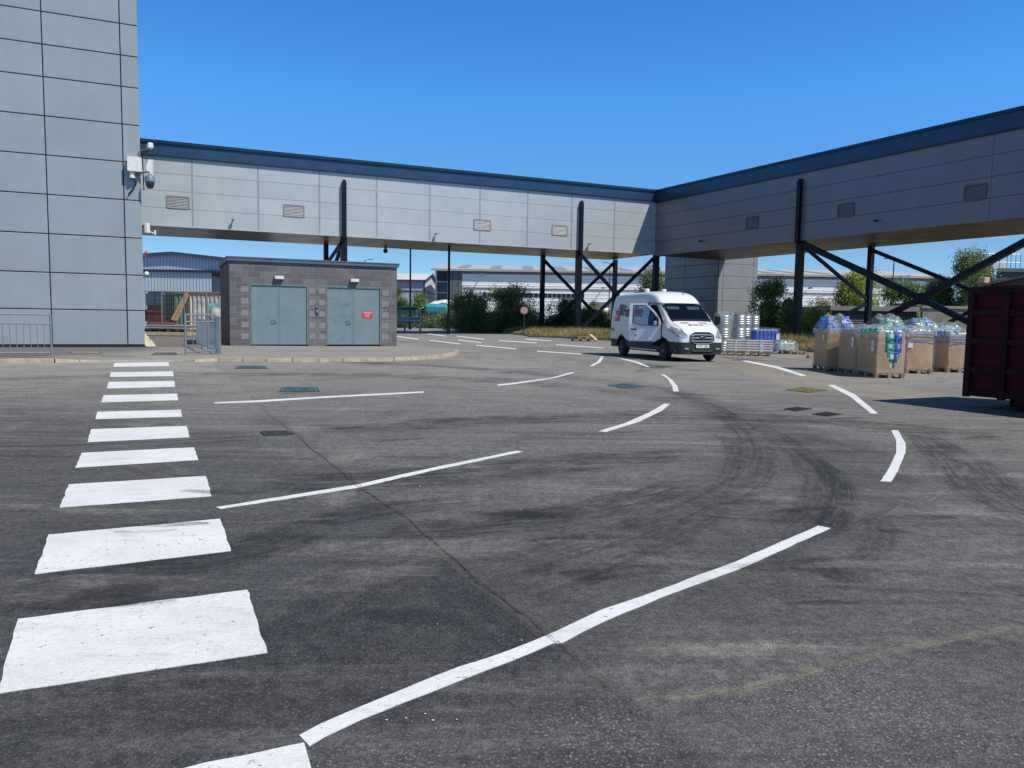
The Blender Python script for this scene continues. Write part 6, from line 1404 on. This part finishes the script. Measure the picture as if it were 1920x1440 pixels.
mb = MB(); mb.frame(P3(.9, .0, .02), dC * 1.3, -nC * .5, UP * .2); mb.build('rear_skid_box', M_redf, t_)
M_oldred = mat('weathered_board', (.22, .09, .055), .8, 0, .3, 4, .3, 20)
def tim(label, s0, w0, zz0, s1, w1, zz1, wd, th, m): a = Cc + P3(s0, w0, zz0); b = Cc + P3(s1, w1, zz1); return plank('scrap_board', label, 'board', a, b, wd, th, m)
tim('long pale plank sloping up out of the red skip', .12, .18, 2.16, 3.4, 1.5, 2.95, .22, .04, M_wood); tim('wide reddish board standing on edge in the red skip below the long plank', .25, .24, 2.02, 3.4, 1.45, 2.74, .04, .36, M_oldred)
tim('short brown board lying across the rim of the red skip', .9, .15, 2.16, 1.5, 1.6, 2.22, .2, .04, M_wood2); tim('pale batten lying along the top of the red skip', .7, .35, 2.15, 2.6, .45, 2.2, .1, .05, M_wood)
tim('reddish plank buried in the middle of the red skip', 1.0, 1.4, 1.9, 4.0, .6, 2.3, .5, .04, M_oldred)
for (s, w_, z, lb) in ((.16, .12, 2.24, 'pale timber block by the left corner of the red skip load'), (.82, .5, 2.42, 'timber block standing on the sloping plank in the red skip')):
    mb = MB(); mb.bbox((0, 0, 0), (.14, .12, .1), .008, .4); o = mb.build('timber_block', mat('block_wood', (.5, .34, .22), .8)); o.location = Cc + P3(s, w_, z); tag(o, lb, 'wood block')
mb = MB(); mb.frame(P3(.2, .2, .3), dC * 5.6, -nC * 1.9, UP * 1.62); o = mb.build('scrap_timber_fill', M_oldred); o.location = Cc; tag(o, 'dark mass of scrap boards filling the red skip', 'scrap wood')
# ================================================================ THE VAN
M_vw = mat('van_white', (.70, .71, .71), .22, 0, .02, 2, 0, 40, coat=.5); M_vclad = mat('van_cladding', (.022, .026, .028), .55, 0, .15, 8); M_vblack = mat('van_black', (.008, .009, .01), .5, spec=.25)
M_chrome = mat('grille_chrome', (.30, .31, .31), .4, .35, .1, 8); M_tyre_r = mat('tyre', (.012, .012, .013), .8, 0, .2, 10); M_hub = mat('hub_cap', (.20, .21, .22), .4, .3, .1, 10)
M_ws = glassmat('windscreen_glass', (.30, .40, .42), .05); M_sg = glassmat('door_glass', (.62, .74, .72), .06); M_vint = mat('van_interior', (.03, .032, .036), .8)
M_lens = mat('headlight_lens', (.38, .40, .42), .08, .3, .5, 14, coat=1); M_vred = mat('logo_red', (.50, .012, .03), .4); M_vgrey = mat('logo_grey', (.055, .075, .085), .4); M_vwht = mat('logo_white', (.75, .75, .75), .4)
aV = math.radians(17.5); fV = Vector((math.sin(aV), -math.cos(aV), 0))             # forward
lV = Vector((-fV.y, fV.x, 0))                                                       # the van's left
fl = gp(1271, 679); origin = fl - fV * 2.77 + lV * .93                              # near corner of the bumper, then back to the middle
van = thing('van', 'white panel van with red and grey lettering and its driver door standing open', 'van', (origin.x, origin.y, 0), math.atan2(fV.y, fV.x))
ST = [(-2.76, .50, 1.25, .90, 2.28, .78, 2.10), (-2.72, .42, 1.3, .99, 2.42, .83, 2.22), (-2.55, .40, 1.35, 1.02, 2.50, .86, 2.30), (-1.5, .38, 1.38, 1.035, 2.535, .87, 2.34), (0, .37, 1.4, 1.035, 2.55, .87, 2.35), (.35, .37, 1.4, 1.035, 2.535, .87, 2.33),
      (.7, .37, 1.4, 1.035, 2.46, .86, 2.26), (.95, .37, 1.39, 1.035, 2.34, .85, 2.17), (1.12, .37, 1.37, 1.03, 2.20, .84, 2.08), (1.22, .37, 1.35, 1.03, 2.10, .835, 2.01), (1.6, .36, 1.28, 1.02, 1.80, .86, 1.74), (1.95, .35, 1.20, 1.015, 1.50, .89, 1.43),
      (2.10, .34, 1.14, 1.01, 1.40, .88, 1.33), (2.35, .33, 1.05, .972, 1.30, .85, 1.22), (2.55, .31, .95, .915, 1.19, .79, 1.11), (2.66, .30, .87, .855, 1.09, .73, 1.02), (2.72, .29, .78, .78, .98, .66, .92), (2.76, .285, .62, .67, .78, .56, .74), (2.775, .30, .48, .52, .56, .42, .54)]
def cr1(p0, p1, p2, p3, t): return .5 * ((2 * p1) + (p2 - p0) * t + (2 * p0 - 5 * p1 + 4 * p2 - p3) * t * t + (3 * p1 - p0 - 3 * p2 + p3) * t ** 3)
def stat(x):
    i = 0
    while i < len(ST) - 2 and ST[i + 1][0] <= x: i += 1
    a, b = ST[i], ST[i + 1]; t = (x - a[0]) / (b[0] - a[0]); p, n_ = ST[max(i - 1, 0)], ST[min(i + 2, len(ST) - 1)]
    r = []
    for k in range(1, 7):
        # Hermite with slopes limited by station spacing
        def sl(u, v): return (v[k] - u[k]) / max(1e-6, v[0] - u[0])
        d = sl(a, b); m0 = (sl(p, a) + d) / 2 if p is not a else d; m1 = (sl(b, n_) + d) / 2 if n_ is not b else d
        if d == 0: m0 = m1 = 0
        else: m0 = max(-abs(d) * 2.5, min(abs(d) * 2.5, m0)); m1 = max(-abs(d) * 2.5, min(abs(d) * 2.5, m1))
        if m0 * d < 0: m0 = 0
        if m1 * d < 0: m1 = 0
        h = b[0] - a[0]; t2, t3 = t * t, t ** 3
        r.append((2 * t3 - 3 * t2 + 1) * a[k] + (t3 - 2 * t2 + t) * h * m0 + (-2 * t3 + 3 * t2) * b[k] + (t3 - t2) * h * m1)
    return r
def sect(x, v):                             # v 0..8 up the side to the middle of the roof
    zb_, zw, wl, H, wt_, zs = stat(x)
    P = [(wl - .03, zb_), (wl, (zb_ + zw) * .5), (wl - .004, zw), (wl + (wt_ - wl) * .22, zw + (zs - zw) * .34), (wl + (wt_ - wl) * .56, zw + (zs - zw) * .68), (wt_, zs), (wt_ - .12, zs + (H - zs) * .72), (wt_ * .5, zs + (H - zs) * .97), (0, H)]
    i = min(int(v), 7); t = v - i
    g_ = lambda k: P[max(0, min(8, k))] if k < 9 else (-P[7][0], P[7][1])
    p0, p1, p2, p3 = g_(i - 1), g_(i), g_(i + 1), (g_(i + 2) if i + 2 <= 8 else (-P[7][0], P[7][1]))
    return cr1(p0[0], p1[0], p2[0], p3[0], t), cr1(p0[1], p1[1], p2[1], p3[1], t)
NX, NV = 190, 64
def xs_of(i):
    t = i / NX; return -2.76 + 5.535 * (1 - (1 - t) ** 1.35) if t > 0 else -2.76
grid = {}
for i in range(NX + 1):
    x = xs_of(i)
    for j in range(NV + 1):
        y, z = sect(min(x, 2.7749), 8 * j / NV); grid[(i, j, 1)] = (x, y, z); grid[(i, j, -1)] = (x, -y, z)
parts = {}
WX = (1.80, -1.62)                          # wheel centres (front, rear)
def classify(x, y, z, v, s):
    for wx in WX:
        d = math.hypot(x - wx, z - .36)
        if d < .43 and v < 3.2: return None
        if d < .50 and v < 3.2 and z < .95: return 'cladding'
    front = x > 2.5
    if s == -1 and .62 < x < 1.72 and z > .50 and v < 5.3:   # driver's doorway
        top = 2.02 if x < 1.02 else 2.02 - (x - 1.02) * .88
        if z < top: return None
    if 1.26 < x < 1.985 and v > 5.35: return None if abs(y) < .80 - (1.9 - x) * .02 else 'body'
    if z < .655 and x > 2.0: return 'cladding'
    if z < .60: return 'cladding'
    if z < .70 and abs(y) > .8 and (x < WX[1] + .9 or 2.0 < x < 2.5): return 'cladding'
    if s == 1 and 1.02 < x < 1.75 and v > 2.4 and v < 5.0 and z < 2.02 - max(0, x - 1.02) * .9 and z > 1.38: return 'side_window'
    if 2.16 < x < 2.74 and .50 < abs(y) and v > 1.9 and v < 5.8:
        if z > .82 + (2.7 - x) * .16 and z < 1.20 + (2.35 - x) * .28 and abs(y) > .52: return 'headlight'
    return 'body'
fc = {}
for s in (1, -1):
    for i in range(NX):
        for j in range(NV):
            q = [grid[(i, j, s)], grid[(i + 1, j, s)], grid[(i + 1, j + 1, s)], grid[(i, j + 1, s)]]
            c = [sum(p[k] for p in q) / 4 for k in range(3)]; n_ = classify(c[0], c[1], c[2], 8 * (j + .5) / NV, s)
            if n_ is None: continue
            if n_ == 'headlight': n_ += str(s)
            fc.setdefault(n_, []).append(q if s == -1 else q[::-1])
def patch(key, name, m, off=0.0, lab=None):
    mb = MB()
    for q in fc.get(key, []): mb.add(q, [(0, 1, 2, 3)])
    o = mb.build(name, m, van, smooth='all', weld=True)
    if lab: o['label'] = lab
    return o
# caps
mb = MB()
for q in fc['body']: mb.add(q, [(0, 1, 2, 3)])
rear = [grid[(0, j, 1)] for j in range(NV + 1)] + [grid[(0, j, -1)] for j in range(NV - 1, -1, -1)]
mb.poly(rear); mb.build('body', M_vw, van, smooth='all', weld=True)
fr = [grid[(NX, j, 1)] for j in range(NV + 1)] + [grid[(NX, j, -1)] for j in range(NV - 1, -1, -1)]
fc['cladding'].append(fr)
mb = MB()
for q in fc['cladding']: mb.add(q, [tuple(range(len(q)))])
mb.build('lower_cladding', M_vclad, van, smooth='all', weld=True)
mb = MB(); mb.frame((-2.7, -.98, .36), (5.3, 0, 0), (0, 1.96, 0), (0, 0, .05)); mb.build('floor', M_vint, van)
patch('side_window', 'side_window', M_ws)
for s in (-1, 1):
    patch('headlight%d' % s, 'headlight', M_lens)
# windscreen on its own smooth sheet
mb = MB(); n = 16
for i in range(n + 1):
    x = 1.24 + (2.0 - 1.24) * i / n
    for j in range(n + 1):
        y = (-1 + 2 * j / n) * (.815 + .01 * i / n); zz_s = None
        # height of the body surface over (x, y)
        lo_, hi_ = 5.0, 8.0
        for _ in range(22):
            m_ = (lo_ + hi_) / 2
            if sect(x, m_)[0] > abs(y): lo_ = m_
            else: hi_ = m_
        mb.v.append((x, y, sect(x, lo_)[1] + .002))
mb.f = [(i * (n + 1) + j, (i + 1) * (n + 1) + j, (i + 1) * (n + 1) + j + 1, i * (n + 1) + j + 1) for i in range(n) for j in range(n)]; mb.m = [0] * len(mb.f)
ws = mb.build('windscreen', M_ws, van, smooth='all')
def wsz(x, y):
    lo_, hi_ = 5.0, 8.0
    for _ in range(22):
        m_ = (lo_ + hi_) / 2
        if sect(x, m_)[0] > abs(y): lo_ = m_
        else: hi_ = m_
    return sect(x, lo_)[1]
mb = MB()
edge_ = [Vector((1.245, y, wsz(1.245, y) + .004)) for y in (-.8, -.4, 0, .4, .8)] + [Vector((x, .81, wsz(x, .81) + .004)) for x in (1.4, 1.6, 1.8, 1.97)] + [Vector((1.99, y, wsz(1.99, y) + .004)) for y in (.8, .4, 0, -.4, -.8)] + [Vector((x, -.81, wsz(x, -.81) + .004)) for x in (1.8, 1.6, 1.4)]
for a, b in zip(edge_, edge_[1:] + edge_[:1]): mb.beam(a, b, .035, .008)
mb.build('windscreen_seal', M_vblack, van)
mb = MB(); mb.add([(1.93, -.85, wsz(1.95, .8) + .03), (2.06, -.85, wsz(2.08, .8) + .02), (2.06, .85, wsz(2.08, .8) + .02), (1.93, .85, wsz(1.95, .8) + .03)], [(0, 1, 2, 3)]); mb.v = [(x, y, (wsz(x, min(.8, abs(y))) + .012)) for x, y, z in mb.v]
mb.add([(x, y, wsz(x, abs(y)) + .008) for y in [-.8 + .1 * k for k in range(17)] for x in (1.94, 2.05)], [(2 * k, 2 * k + 1, 2 * k + 3, 2 * k + 2) for k in range(16)]); mb.f = mb.f[1:]; mb.m = mb.m[1:]
mb.build('scuttle', M_vblack, van)
for s in (-.42, .34):
    mb = MB(); pts = [Vector((1.98 - .02 * k, s + k * .11, wsz(1.98 - .02 * k, abs(s + k * .11)) + .022)) for k in range(6)]; mb.path(pts, .009, 5); mb.build('wiper', M_vblack, van)
# cabin: dashboard, bulkhead, seats, visors, wheel
mb = MB(); mb.frame((.5, -.97, .42), (.04, 0, 0), (0, 1.94, 0), (0, 0, 1.7)); mb.frame((.54, -.95, 2.07), (.7, 0, 0), (0, 1.9, 0), (0, 0, .02)); mb.build('bulkhead', mat('bulkhead_grey', (.075, .08, .085), .7), van)
mb = MB(); mb.bbox((1.78, 0, 1.12), (.45, 1.8, .36), .06); mb.bbox((1.6, .0, .85), (.3, .5, .5), .05); mb.build('dashboard', M_vint, van)
for y in (-.52, .2, .62):
    sname = 'seat'; mb = MB(); mb.bbox((.98, y, .86), (.5, .44 if y < 0 else .38, .16), .04); mb.bbox((.72, y, 1.2), (.14, .42 if y < 0 else .36, .64), .05); mb.bbox((.72, y, 1.6), (.1, .24, .18), .035); mb.build(sname, M_vblack, van)
for y in (-.42, .42):
    mb = MB(); mb.add([(1.33, y - .26, 1.965), (1.33, y + .26, 1.965), (1.44, y + .24, 1.86), (1.44, y - .24, 1.86)], [(0, 1, 2, 3)]); mb.build('sun_visor', mat('visor_grey', (.5, .52, .5), .7), van)
mb = MB(); m_ = 24
for k in range(m_):
    a0, a1 = 2 * math.pi * k / m_, 2 * math.pi * (k + 1) / m_; c = Vector((1.42, -.5, 1.22)); e1 = Vector((0, 1, 0)); e2 = Vector((-.45, 0, .9)).normalized(); mb.tube(c + (e1 * math.cos(a0) + e2 * math.sin(a0)) * .2, c + (e1 * math.cos(a1) + e2 * math.sin(a1)) * .2, .016, 5)
mb.tube((1.42, -.5, 1.22), (1.7, -.5, 1.1), .03, 6); mb.tube((1.42, -.7, 1.22), (1.42, -.3, 1.22), .016, 5); mb.build('steering_wheel', M_vblack, van)
mb = MB(); mb.frame((1.86, .42, 1.315), (.1, 0, 0), (0, .12, 0), (0, 0, .05)); o = mb.build('dash_card', M_vred, van)
# grille, badge, bumper, plate, fogs
XB = ((0, 2.78), (.52, 2.775), (.67, 2.76), (.78, 2.72), (.855, 2.66), (.915, 2.55), (.972, 2.35), (1.0, 2.2))
def xf(y, z):
    y = abs(y)
    for (a, xa_), (b, xb_) in zip(XB[:-1], XB[1:]):
        if y <= b: return xa_ + (xb_ - xa_) * (y - a) / (b - a) - max(0, z - .76) * .22
    return XB[-1][1]
def curved(name, y0, y1, zl, zh, m, off, th=.02, n=14, shape=None, parent=None):
    mb = MB(); vs = []
    for i in range(n + 1):
        y = y0 + (y1 - y0) * i / n; a, b = (zl, zh) if shape is None else shape(y)
        vs += [(xf(y, a) + off, y, a), (xf(y, b) + off, y, b), (xf(y, b) + off - th, y, b), (xf(y, a) + off - th, y, a)]
    fs = []
    for i in range(n): 
        for k in range(4): fs.append((4 * i + k, 4 * i + 4 + k, 4 * i + 4 + (k + 1) % 4, 4 * i + (k + 1) % 4))
    fs += [(0, 1, 2, 3), (4 * n + 3, 4 * n + 2, 4 * n + 1, 4 * n)]; mb.add(vs, fs)
    return mb.build(name, m, parent or van, smooth=40, weld=True)
def gsh(y):
    e = min(1, max(0, (abs(y) - .30) / .16)); return .655 + .09 * e, 1.055 - .10 * e
gr = curved('grille', -.46, .46, 0, 0, M_vblack, .030, .07, 22, gsh)
def gsh2(k):
    def f(y): a, b = gsh(y); q = a + (b - a) * k; return q - .022, q + .022
    return f
for k in (.22, .5, .78): curved('grille_bar', -.42, .42, 0, 0, M_chrome, .042, .014, 20, gsh2(k), gr)
mbr = MB(); 
rim = [Vector((xf(y, gsh(y)[1]) + .036, y, gsh(y)[1])) for y in [-.46 + .92 * k / 20 for k in range(21)]] + [Vector((xf(y, gsh(y)[0]) + .036, y, gsh(y)[0])) for y in [.46 - .92 * k / 20 for k in range(21)]]
for a, b in zip(rim, rim[1:] + rim[:1]): mbr.tube(a, b, .013, 6)
mbr.build('grille_surround', M_chrome, gr)
mb = MB(); mb.lathe([(0, .012), (.1, .008), (.115, 0), (.115, -.02)], n=24, axis='X', cap=False); o = mb.build('badge', mat('badge_blue', (.012, .03, .09), .25, .3), gr, smooth=40); o.location = (xf(0, .85) + .046, 0, .86); o.scale = (1, 1, .42)
mb = MB()
for k in range(24):
    a0, a1 = 2 * math.pi * k / 24, 2 * math.pi * (k + 1) / 24; mb.tube((xf(0, .85) + .052, .115 * math.cos(a0), .86 + .048 * math.sin(a0)), (xf(0, .85) + .052, .115 * math.cos(a1), .86 + .048 * math.sin(a1)), .006, 5)
mb.build('badge_ring', M_chrome, gr)
curved('bumper', -.985, .985, .38, .69, M_vclad, .022, .16, 110)
curved('bumper_lip', -.93, .93, .26, .365, M_vclad, .008, .12, 90)
curved('lower_intake', -.42, .42, .37, .44, M_vblack, .045, .02, 14)
for z in (.385, .42): curved('intake_bar', -.40, .40, z, z + .01, M_chrome, .048, .006, 12)
for s in (-1, 1): curved('fog_light', s * .62 - .07, s * .62 + .07, .45, .49, mat('fog_lens', (.6, .62, .62), .15, .2, .2, 20), .045, .02, 5)
mb = MB(); mb.frame((xf(.0, .5) + .042, -.26, .50), (.008, 0, 0), (0, .52, 0), (0, 0, .115)); pl_ = mb.build('number_plate', mat('plate_white', (.80, .80, .76), .35), van)
text('lettering', 'YP71 USJ', .112, M_vblack, pl_, (xf(0, .5) + .052, .0, .557), (0, 1, 0), (0, 0, 1), sx=.88)
for s in (-1, 1):      # lamps inside the lens
    for k, (x, y, z, r) in enumerate(((2.60, .73, 1.0, .05), (2.53, .82, 1.03, .045))):
        mb = MB(); mb.lathe([(0, -.02), (r * .6, 0), (r, .03)], n=14, axis='X', cap=False); o = mb.build('lamp_reflector', M_chrome, van, smooth='all'); o.location = (x + .025, s * y, z)
# bonnet vents, logo on the bonnet
def bz(x, y): return wsz(x, abs(y))
for s in (-1, 1):
    mb = MB(); mb.add([(x, s * y, bz(x, y) + .006) for x, y in ((2.14, .22), (2.20, .22), (2.20, .5), (2.14, .54))], [(0, 1, 2, 3)]); mb.build('bonnet_vent', M_vblack, van)
def drape(o, lift=.006):
    for v in o.data.vertices: v.co.z = bz(min(2.6, max(2.0, v.co.x)), min(.8, abs(v.co.y))) + lift
    return o
bl = Vector((2.36, 0, 1.3)); sl = Vector((-.72, 0, .30))
mb = MB()
for i in range(10):
    a0, a1 = 2 * math.pi * i / 10, 2 * math.pi * (i + 1) / 10; mb.add([(2.36, -.26, 0), (2.36 + .065 * math.cos(a0), -.26 + .075 * math.sin(a0), 0), (2.36 + .065 * math.cos(a1), -.26 + .075 * math.sin(a1), 0)], [(0, 1, 2)])
drape(mb.build('bonnet_logo', M_vred, van))
drape(text('bonnet_lettering', 'Fast', .12, M_vgrey, van, (2.36, -.14, 1.4), (0, 1, 0), (-1, 0, .3), align='LEFT', bold=.004), .008); drape(text('bonnet_lettering', 'line', .12, M_vred, van, (2.36, .10, 1.4), (0, 1, 0), (-1, 0, .3), align='LEFT', bold=.004), .008)
# side logo (van's right side): reads rear to front along +x when seen from y < 0
def side_y(z, x=0):
    lo_, hi_ = 0.0, 5.0
    for _ in range(22):
        m_ = (lo_ + hi_) / 2
        if sect(x, m_)[1] < z: lo_ = m_
        else: hi_ = m_
    return sect(x, lo_)[0]
def onside(o, lift=.006, s=-1):
    for v in o.data.vertices: v.co.y = s * (side_y(v.co.z, max(-2.5, min(1, v.co.x))) + lift + (v.co.y % .001))
    return o
def sidequad(name, x0, x1, za_, zb2, m, lift):
    mb = MB(); n = 8
    for i in range(n): 
        z0_, z1_ = za_ + (zb2 - za_) * i / n, za_ + (zb2 - za_) * (i + 1) / n; mb.add([(x0, 0, z0_), (x1, 0, z0_), (x1, 0, z1_), (x0, 0, z1_)], [(0, 1, 2, 3)])
    return onside(mb.build(name, m, van, weld=True), lift)
sidequad('logo_square', -2.0, -1.62, 1.62, 2.06, M_vgrey, .014)
sidequad('logo_square', -2.22, -1.85, 1.38, 1.82, M_vred, .022)
mb = MB(); mb.add([(-2.16, 0, 1.66), (-2.10, 0, 1.68), (-2.03, 0, 1.56), (-1.90, 0, 1.80), (-1.76, 0, 1.92), (-1.90, 0, 1.72), (-2.03, 0, 1.45)], [(0, 6, 2, 1), (2, 6, 5, 3), (3, 5, 4)]); onside(mb.build('tick_mark', M_vwht, van), .032)
onside(text('side_lettering', 'Fast', .60, M_vgrey, van, (-1.56, -1.04, 1.77), (1, 0, 0), (0, 0, 1), align='LEFT', sx=.80, bold=.014), .026)
onside(text('side_lettering', 'line', .60, M_vred, van, (-.54, -1.04, 1.77), (1, 0, 0), (0, 0, 1), align='LEFT', sx=.80, bold=.014), .026)
for x in (-.95, .45):
    mb = MB(); n = 20
    for i in range(n): 
        z0_, z1_ = .62 + i * 1.55 / n, .62 + (i + 1) * 1.55 / n; mb.add([(x, 0, z0_), (x + .012, 0, z0_), (x + .012, 0, z1_), (x, 0, z1_)], [(0, 1, 2, 3)])
    onside(mb.build('panel_seam', M_vclad, van), .006)
mb = MB(); mb.add([(-2.6, 0, .98), (-2.3, 0, .98), (-2.3, 0, 1.12), (-2.6, 0, 1.12)], [(0, 1, 2, 3)]); onside(mb.build('notice_sticker', mat('sticker_grey', (.3, .32, .34), .5, 0, .5, 30), van), .004)
for y in (-.2,):
    mb = MB()
    for s in (-1, 1):
        pts = [Vector((x, s * (.80 - max(0, x - 2.3) * .35), 0)) for x in [2.06 + .06 * k for k in range(10)]]
        pts = [Vector((p.x, p.y, bz(p.x, min(.8, abs(p.y))) + .002)) for p in pts]; mb.path(pts, .006, 4)
    mb.build('bonnet_seam', M_vclad, van)
# wheels
for wx, s in ((WX[0], -1), (WX[0], 1), (WX[1], -1), (WX[1], 1)):
    mb = MB(); c = Vector((0, 0, 0)); sg = s
    prof = [(.20, -.10), (.31, -.105), (.345, -.07), (.352, 0), (.345, .07), (.31, .105), (.20, .10)]
    mb.lathe(prof, n=32, axis='Y', cap=True); w_ = mb.build('wheel', M_tyre_r, van, smooth=40); w_.location = (wx, s * .90, .352)
    mb = MB(); f_ = s * .102; mb.lathe([(0, s * .115), (.045, s * .118), (.06, s * .10), (.10, s * .085), (.19, s * .10), (.205, s * .107)], n=32, axis='Y', cap=False); mb.build('hub', M_hub, w_, smooth=40)
    mb = MB()
    for k in range(10): a = 2 * math.pi * k / 10; mb.tube((.07 * math.cos(a), s * .104, .07 * math.sin(a)), (.19 * math.cos(a), s * .106, .19 * math.sin(a)), .013, 5)
    mb.build('spokes', mat('hub_dark', (.05, .055, .06), .5), w_)
    mb = MB(); n = 18; rr_ = .445
    for k in range(n): a0, a1 = math.pi * k / n, math.pi * (k + 1) / n; mb.add([(wx + rr_ * math.cos(a0), s * 1.02, .36 + rr_ * math.sin(a0)), (wx + rr_ * math.cos(a1), s * 1.02, .36 + rr_ * math.sin(a1)), (wx + rr_ * math.cos(a1), s * .55, .36 + rr_ * math.sin(a1)), (wx + rr_ * math.cos(a0), s * .55, .36 + rr_ * math.sin(a0))], [(0, 1, 2, 3)])
    mb.build('wheel_arch', M_vblack, van)
mb = MB(); mb.frame((-2.5, -.7, .38), (4.9, 0, 0), (0, 1.4, 0), (0, 0, -.12)); mb.build('underbody', M_vblack, van)
mb = MB(); mb.bbox((-2.78, 0, .46), (.1, 1.7, .16), .03); mb.build('rear_bumper', M_vclad, van)
# mirror on the far side, roof pods, aerials
mb = MB(); mb.bbox((1.80, 1.20, 1.48), (.14, .22, .34), .045); mb.tube((1.75, .98, 1.4), (1.79, 1.14, 1.42), .035, 8); mb.build('mirror', M_vblack, van)
for x, y in ((.55, -.52), (.30, .35)): mb = MB(); mb.lathe([(.12, 0), (.12, .10), (.10, .13), (0, .135)], c=(x - 1.1, y, bz(.2, abs(y)) + .0), n=16); mb.build('roof_pod', mat('pod_cream', (.6, .57, .5), .5), van, smooth=40)
mb = MB(); mb.tube((.35, -.35, bz(.35, .35)), (.27, -.35, bz(.35, .35) + .12), .02, 6, .008); mb.build('aerial', M_vblack, van)
mb = MB(); mb.tube((.85, .3, bz(.85, .3)), (.78, .3, bz(.85, .3) + .1), .015, 6, .006); mb.build('aerial', M_vblack, van)
# ---- the open driver's door
hx, hy = 1.66, -1.035; opn = math.radians(50)
dd = Vector((-math.cos(opn), -math.sin(opn), 0))   # from the hinge outward along the door
nd = Vector((dd.y, -dd.x, 0)); nd = nd if nd.x > 0 else -nd     # outer skin faces forward
DL = 1.19
def bow(z): return .0 if z < 1.3 else (z - 1.3) * .16
def door_top(u): return 1.30 + (2.06 - 1.30) * min(1, max(0, u / .60)) ** .62 if u < .60 else 2.06 + .02 * (u - .6)
def in_glass(u, z):
    if not (.10 < u < DL - .15): return False
    lowe = 1.28 + .0 * u + (.08 * max(0, (u - .75) / .26) if u > .75 else 0) - .02 + (.14 * max(0, (.2 - u)) )
    return lowe < z < door_top(u) - .085
dm = {}
NU, NZ = 66, 84
for i in range(NU):
    for j in range(NZ):
        u = DL * (i + .5) / NU; z = .50 + 1.6 * (j + .5) / NZ
        if z > door_top(u): continue
        if math.hypot(u - (-.14), z - .36) < .46: continue
        k = 'glass' if in_glass(u, z) else ('clad' if z < .665 else ('sill' if z < .0 else 'skin'))
        du, dz_ = DL / NU, 1.6 / NZ; uu = [u - du / 2, u + du / 2]; zz3 = [z - dz_ / 2, z + dz_ / 2]
        dm.setdefault(k, []).append((uu, zz3))
def dp(u, z, t): return Vector((hx, hy, 0)) + dd * u + nd * (t - bow(z) - .02 * (u / DL - .5) ** 2 * 0) + UP * z
skin = MB(); 
door = None
cells = set()
for (uu, zz3) in dm['skin']:
    skin.add([dp(uu[0], zz3[0], 0), dp(uu[1], zz3[0], 0), dp(uu[1], zz3[1], 0), dp(uu[0], zz3[1], 0)], [(0, 1, 2, 3)])
    skin.add([dp(uu[0], zz3[0], -.05), dp(uu[1], zz3[0], -.05), dp(uu[1], zz3[1], -.05), dp(uu[0], zz3[1], -.05)], [(3, 2, 1, 0)])
# rim closing the thickness along the outline
def edgecurve():
    pts = [(DL, .50), (DL, door_top(DL))] + [(DL * (1 - k / 24), door_top(DL * (1 - k / 24))) for k in range(1, 25)] + [(0.0, .80)]
    return pts
ec = edgecurve()
for a, b in zip(ec[:-1], ec[1:]): skin.quad(dp(a[0], a[1], 0), dp(b[0], b[1], 0), dp(b[0], b[1], -.05), dp(a[0], a[1], -.05))
door = skin.build('door', M_vw, van, smooth=30, weld=True); door['label'] = "open driver's door of the van"
g_ = MB()
for (uu, zz3) in dm['glass']: g_.add([dp(uu[0], zz3[0], -.02), dp(uu[1], zz3[0], -.02), dp(uu[1], zz3[1], -.02), dp(uu[0], zz3[1], -.02)], [(0, 1, 2, 3)])
g_.build('window_glass', M_sg, door, smooth='all', weld=True)
g_ = MB()
for (uu, zz3) in dm['clad']: g_.frame(dp(uu[0], zz3[0], -.05), dd * (uu[1] - uu[0]), nd * .062, UP * (zz3[1] - zz3[0]))
g_.build('door_cladding', M_vclad, door)
ol = []
for k in range(41):
    u = .10 + (DL - .25) * k / 40; ol.append((u, door_top(u) - .085))
lo2 = []
for k in range(41):
    u = .10 + (DL - .25) * k / 40; lo2.append((u, 1.26 + (.08 * max(0, (u - .75) / .26) if u > .75 else 0) + .14 * max(0, .2 - u)))
g_ = MB(); loop = ol + lo2[::-1]
for a, b in zip(loop, loop[1:] + loop[:1]):
    if (a[1] > 1.2 and b[1] > 1.2): g_.tube(dp(a[0], a[1], .0), dp(b[0], b[1], .0), .014, 5)
g_.tube(dp(.38, 1.26, -.005), dp(.38, door_top(.38) - .085, -.005), .016, 5)
g_.build('window_seal', M_vblack, door)
g_ = MB(); g_.frame(dp(DL - .30, 1.09, 0), dd * .22, nd * .035, UP * .04); g_.frame(dp(DL - .24, 1.075, 0), dd * .05, nd * .02, UP * .02); g_.build('door_handle', M_vblack, door)
g_ = MB(); c = dp(DL - .26, .90, .004); g_.box(c, (.05, .05, .05), math.radians(45)); g_.build('door_lock_mark', M_vblack, door)
g_ = MB(); g_.frame(dp(.08, .735, 0), dd * (DL - .16), nd * .012, UP * .035); g_.build('rubbing_strip', M_vw, door)
g_ = MB(); g_.frame(dp(.06, .56, -.2), dd * .2, nd * .02, UP * .02)
mr = MB(); c = dp(.17, 1.42, .14); mr.bbox(c, (.16, .24, .36), .045, math.atan2(dd.y, dd.x)); mr.tube(dp(.12, 1.36, 0), c - UP * .05, .035, 8); mr.build('door_mirror', M_vblack, door)
g_ = MB(); cc = c + nd * .115 - UP * .08; g_.bbox(cc, (.1, .05, .16), .02, math.atan2(dd.y, dd.x)); g_.build('mirror_cover', mat('mirror_silver', (.5, .52, .54), .25, .3), door)
# doorway frame and pale sill
mb = MB(); mb.frame((.60, -1.03, .40), (1.12, 0, 0), (0, .25, 0), (0, 0, .10)); mb.build('door_sill', M_vclad, van)
mb = MB(); mb.frame((-.9, -1.0, .33), (2.2, 0, 0), (0, .04, 0), (0, 0, .05)); mb.build('side_step', M_vw, van)
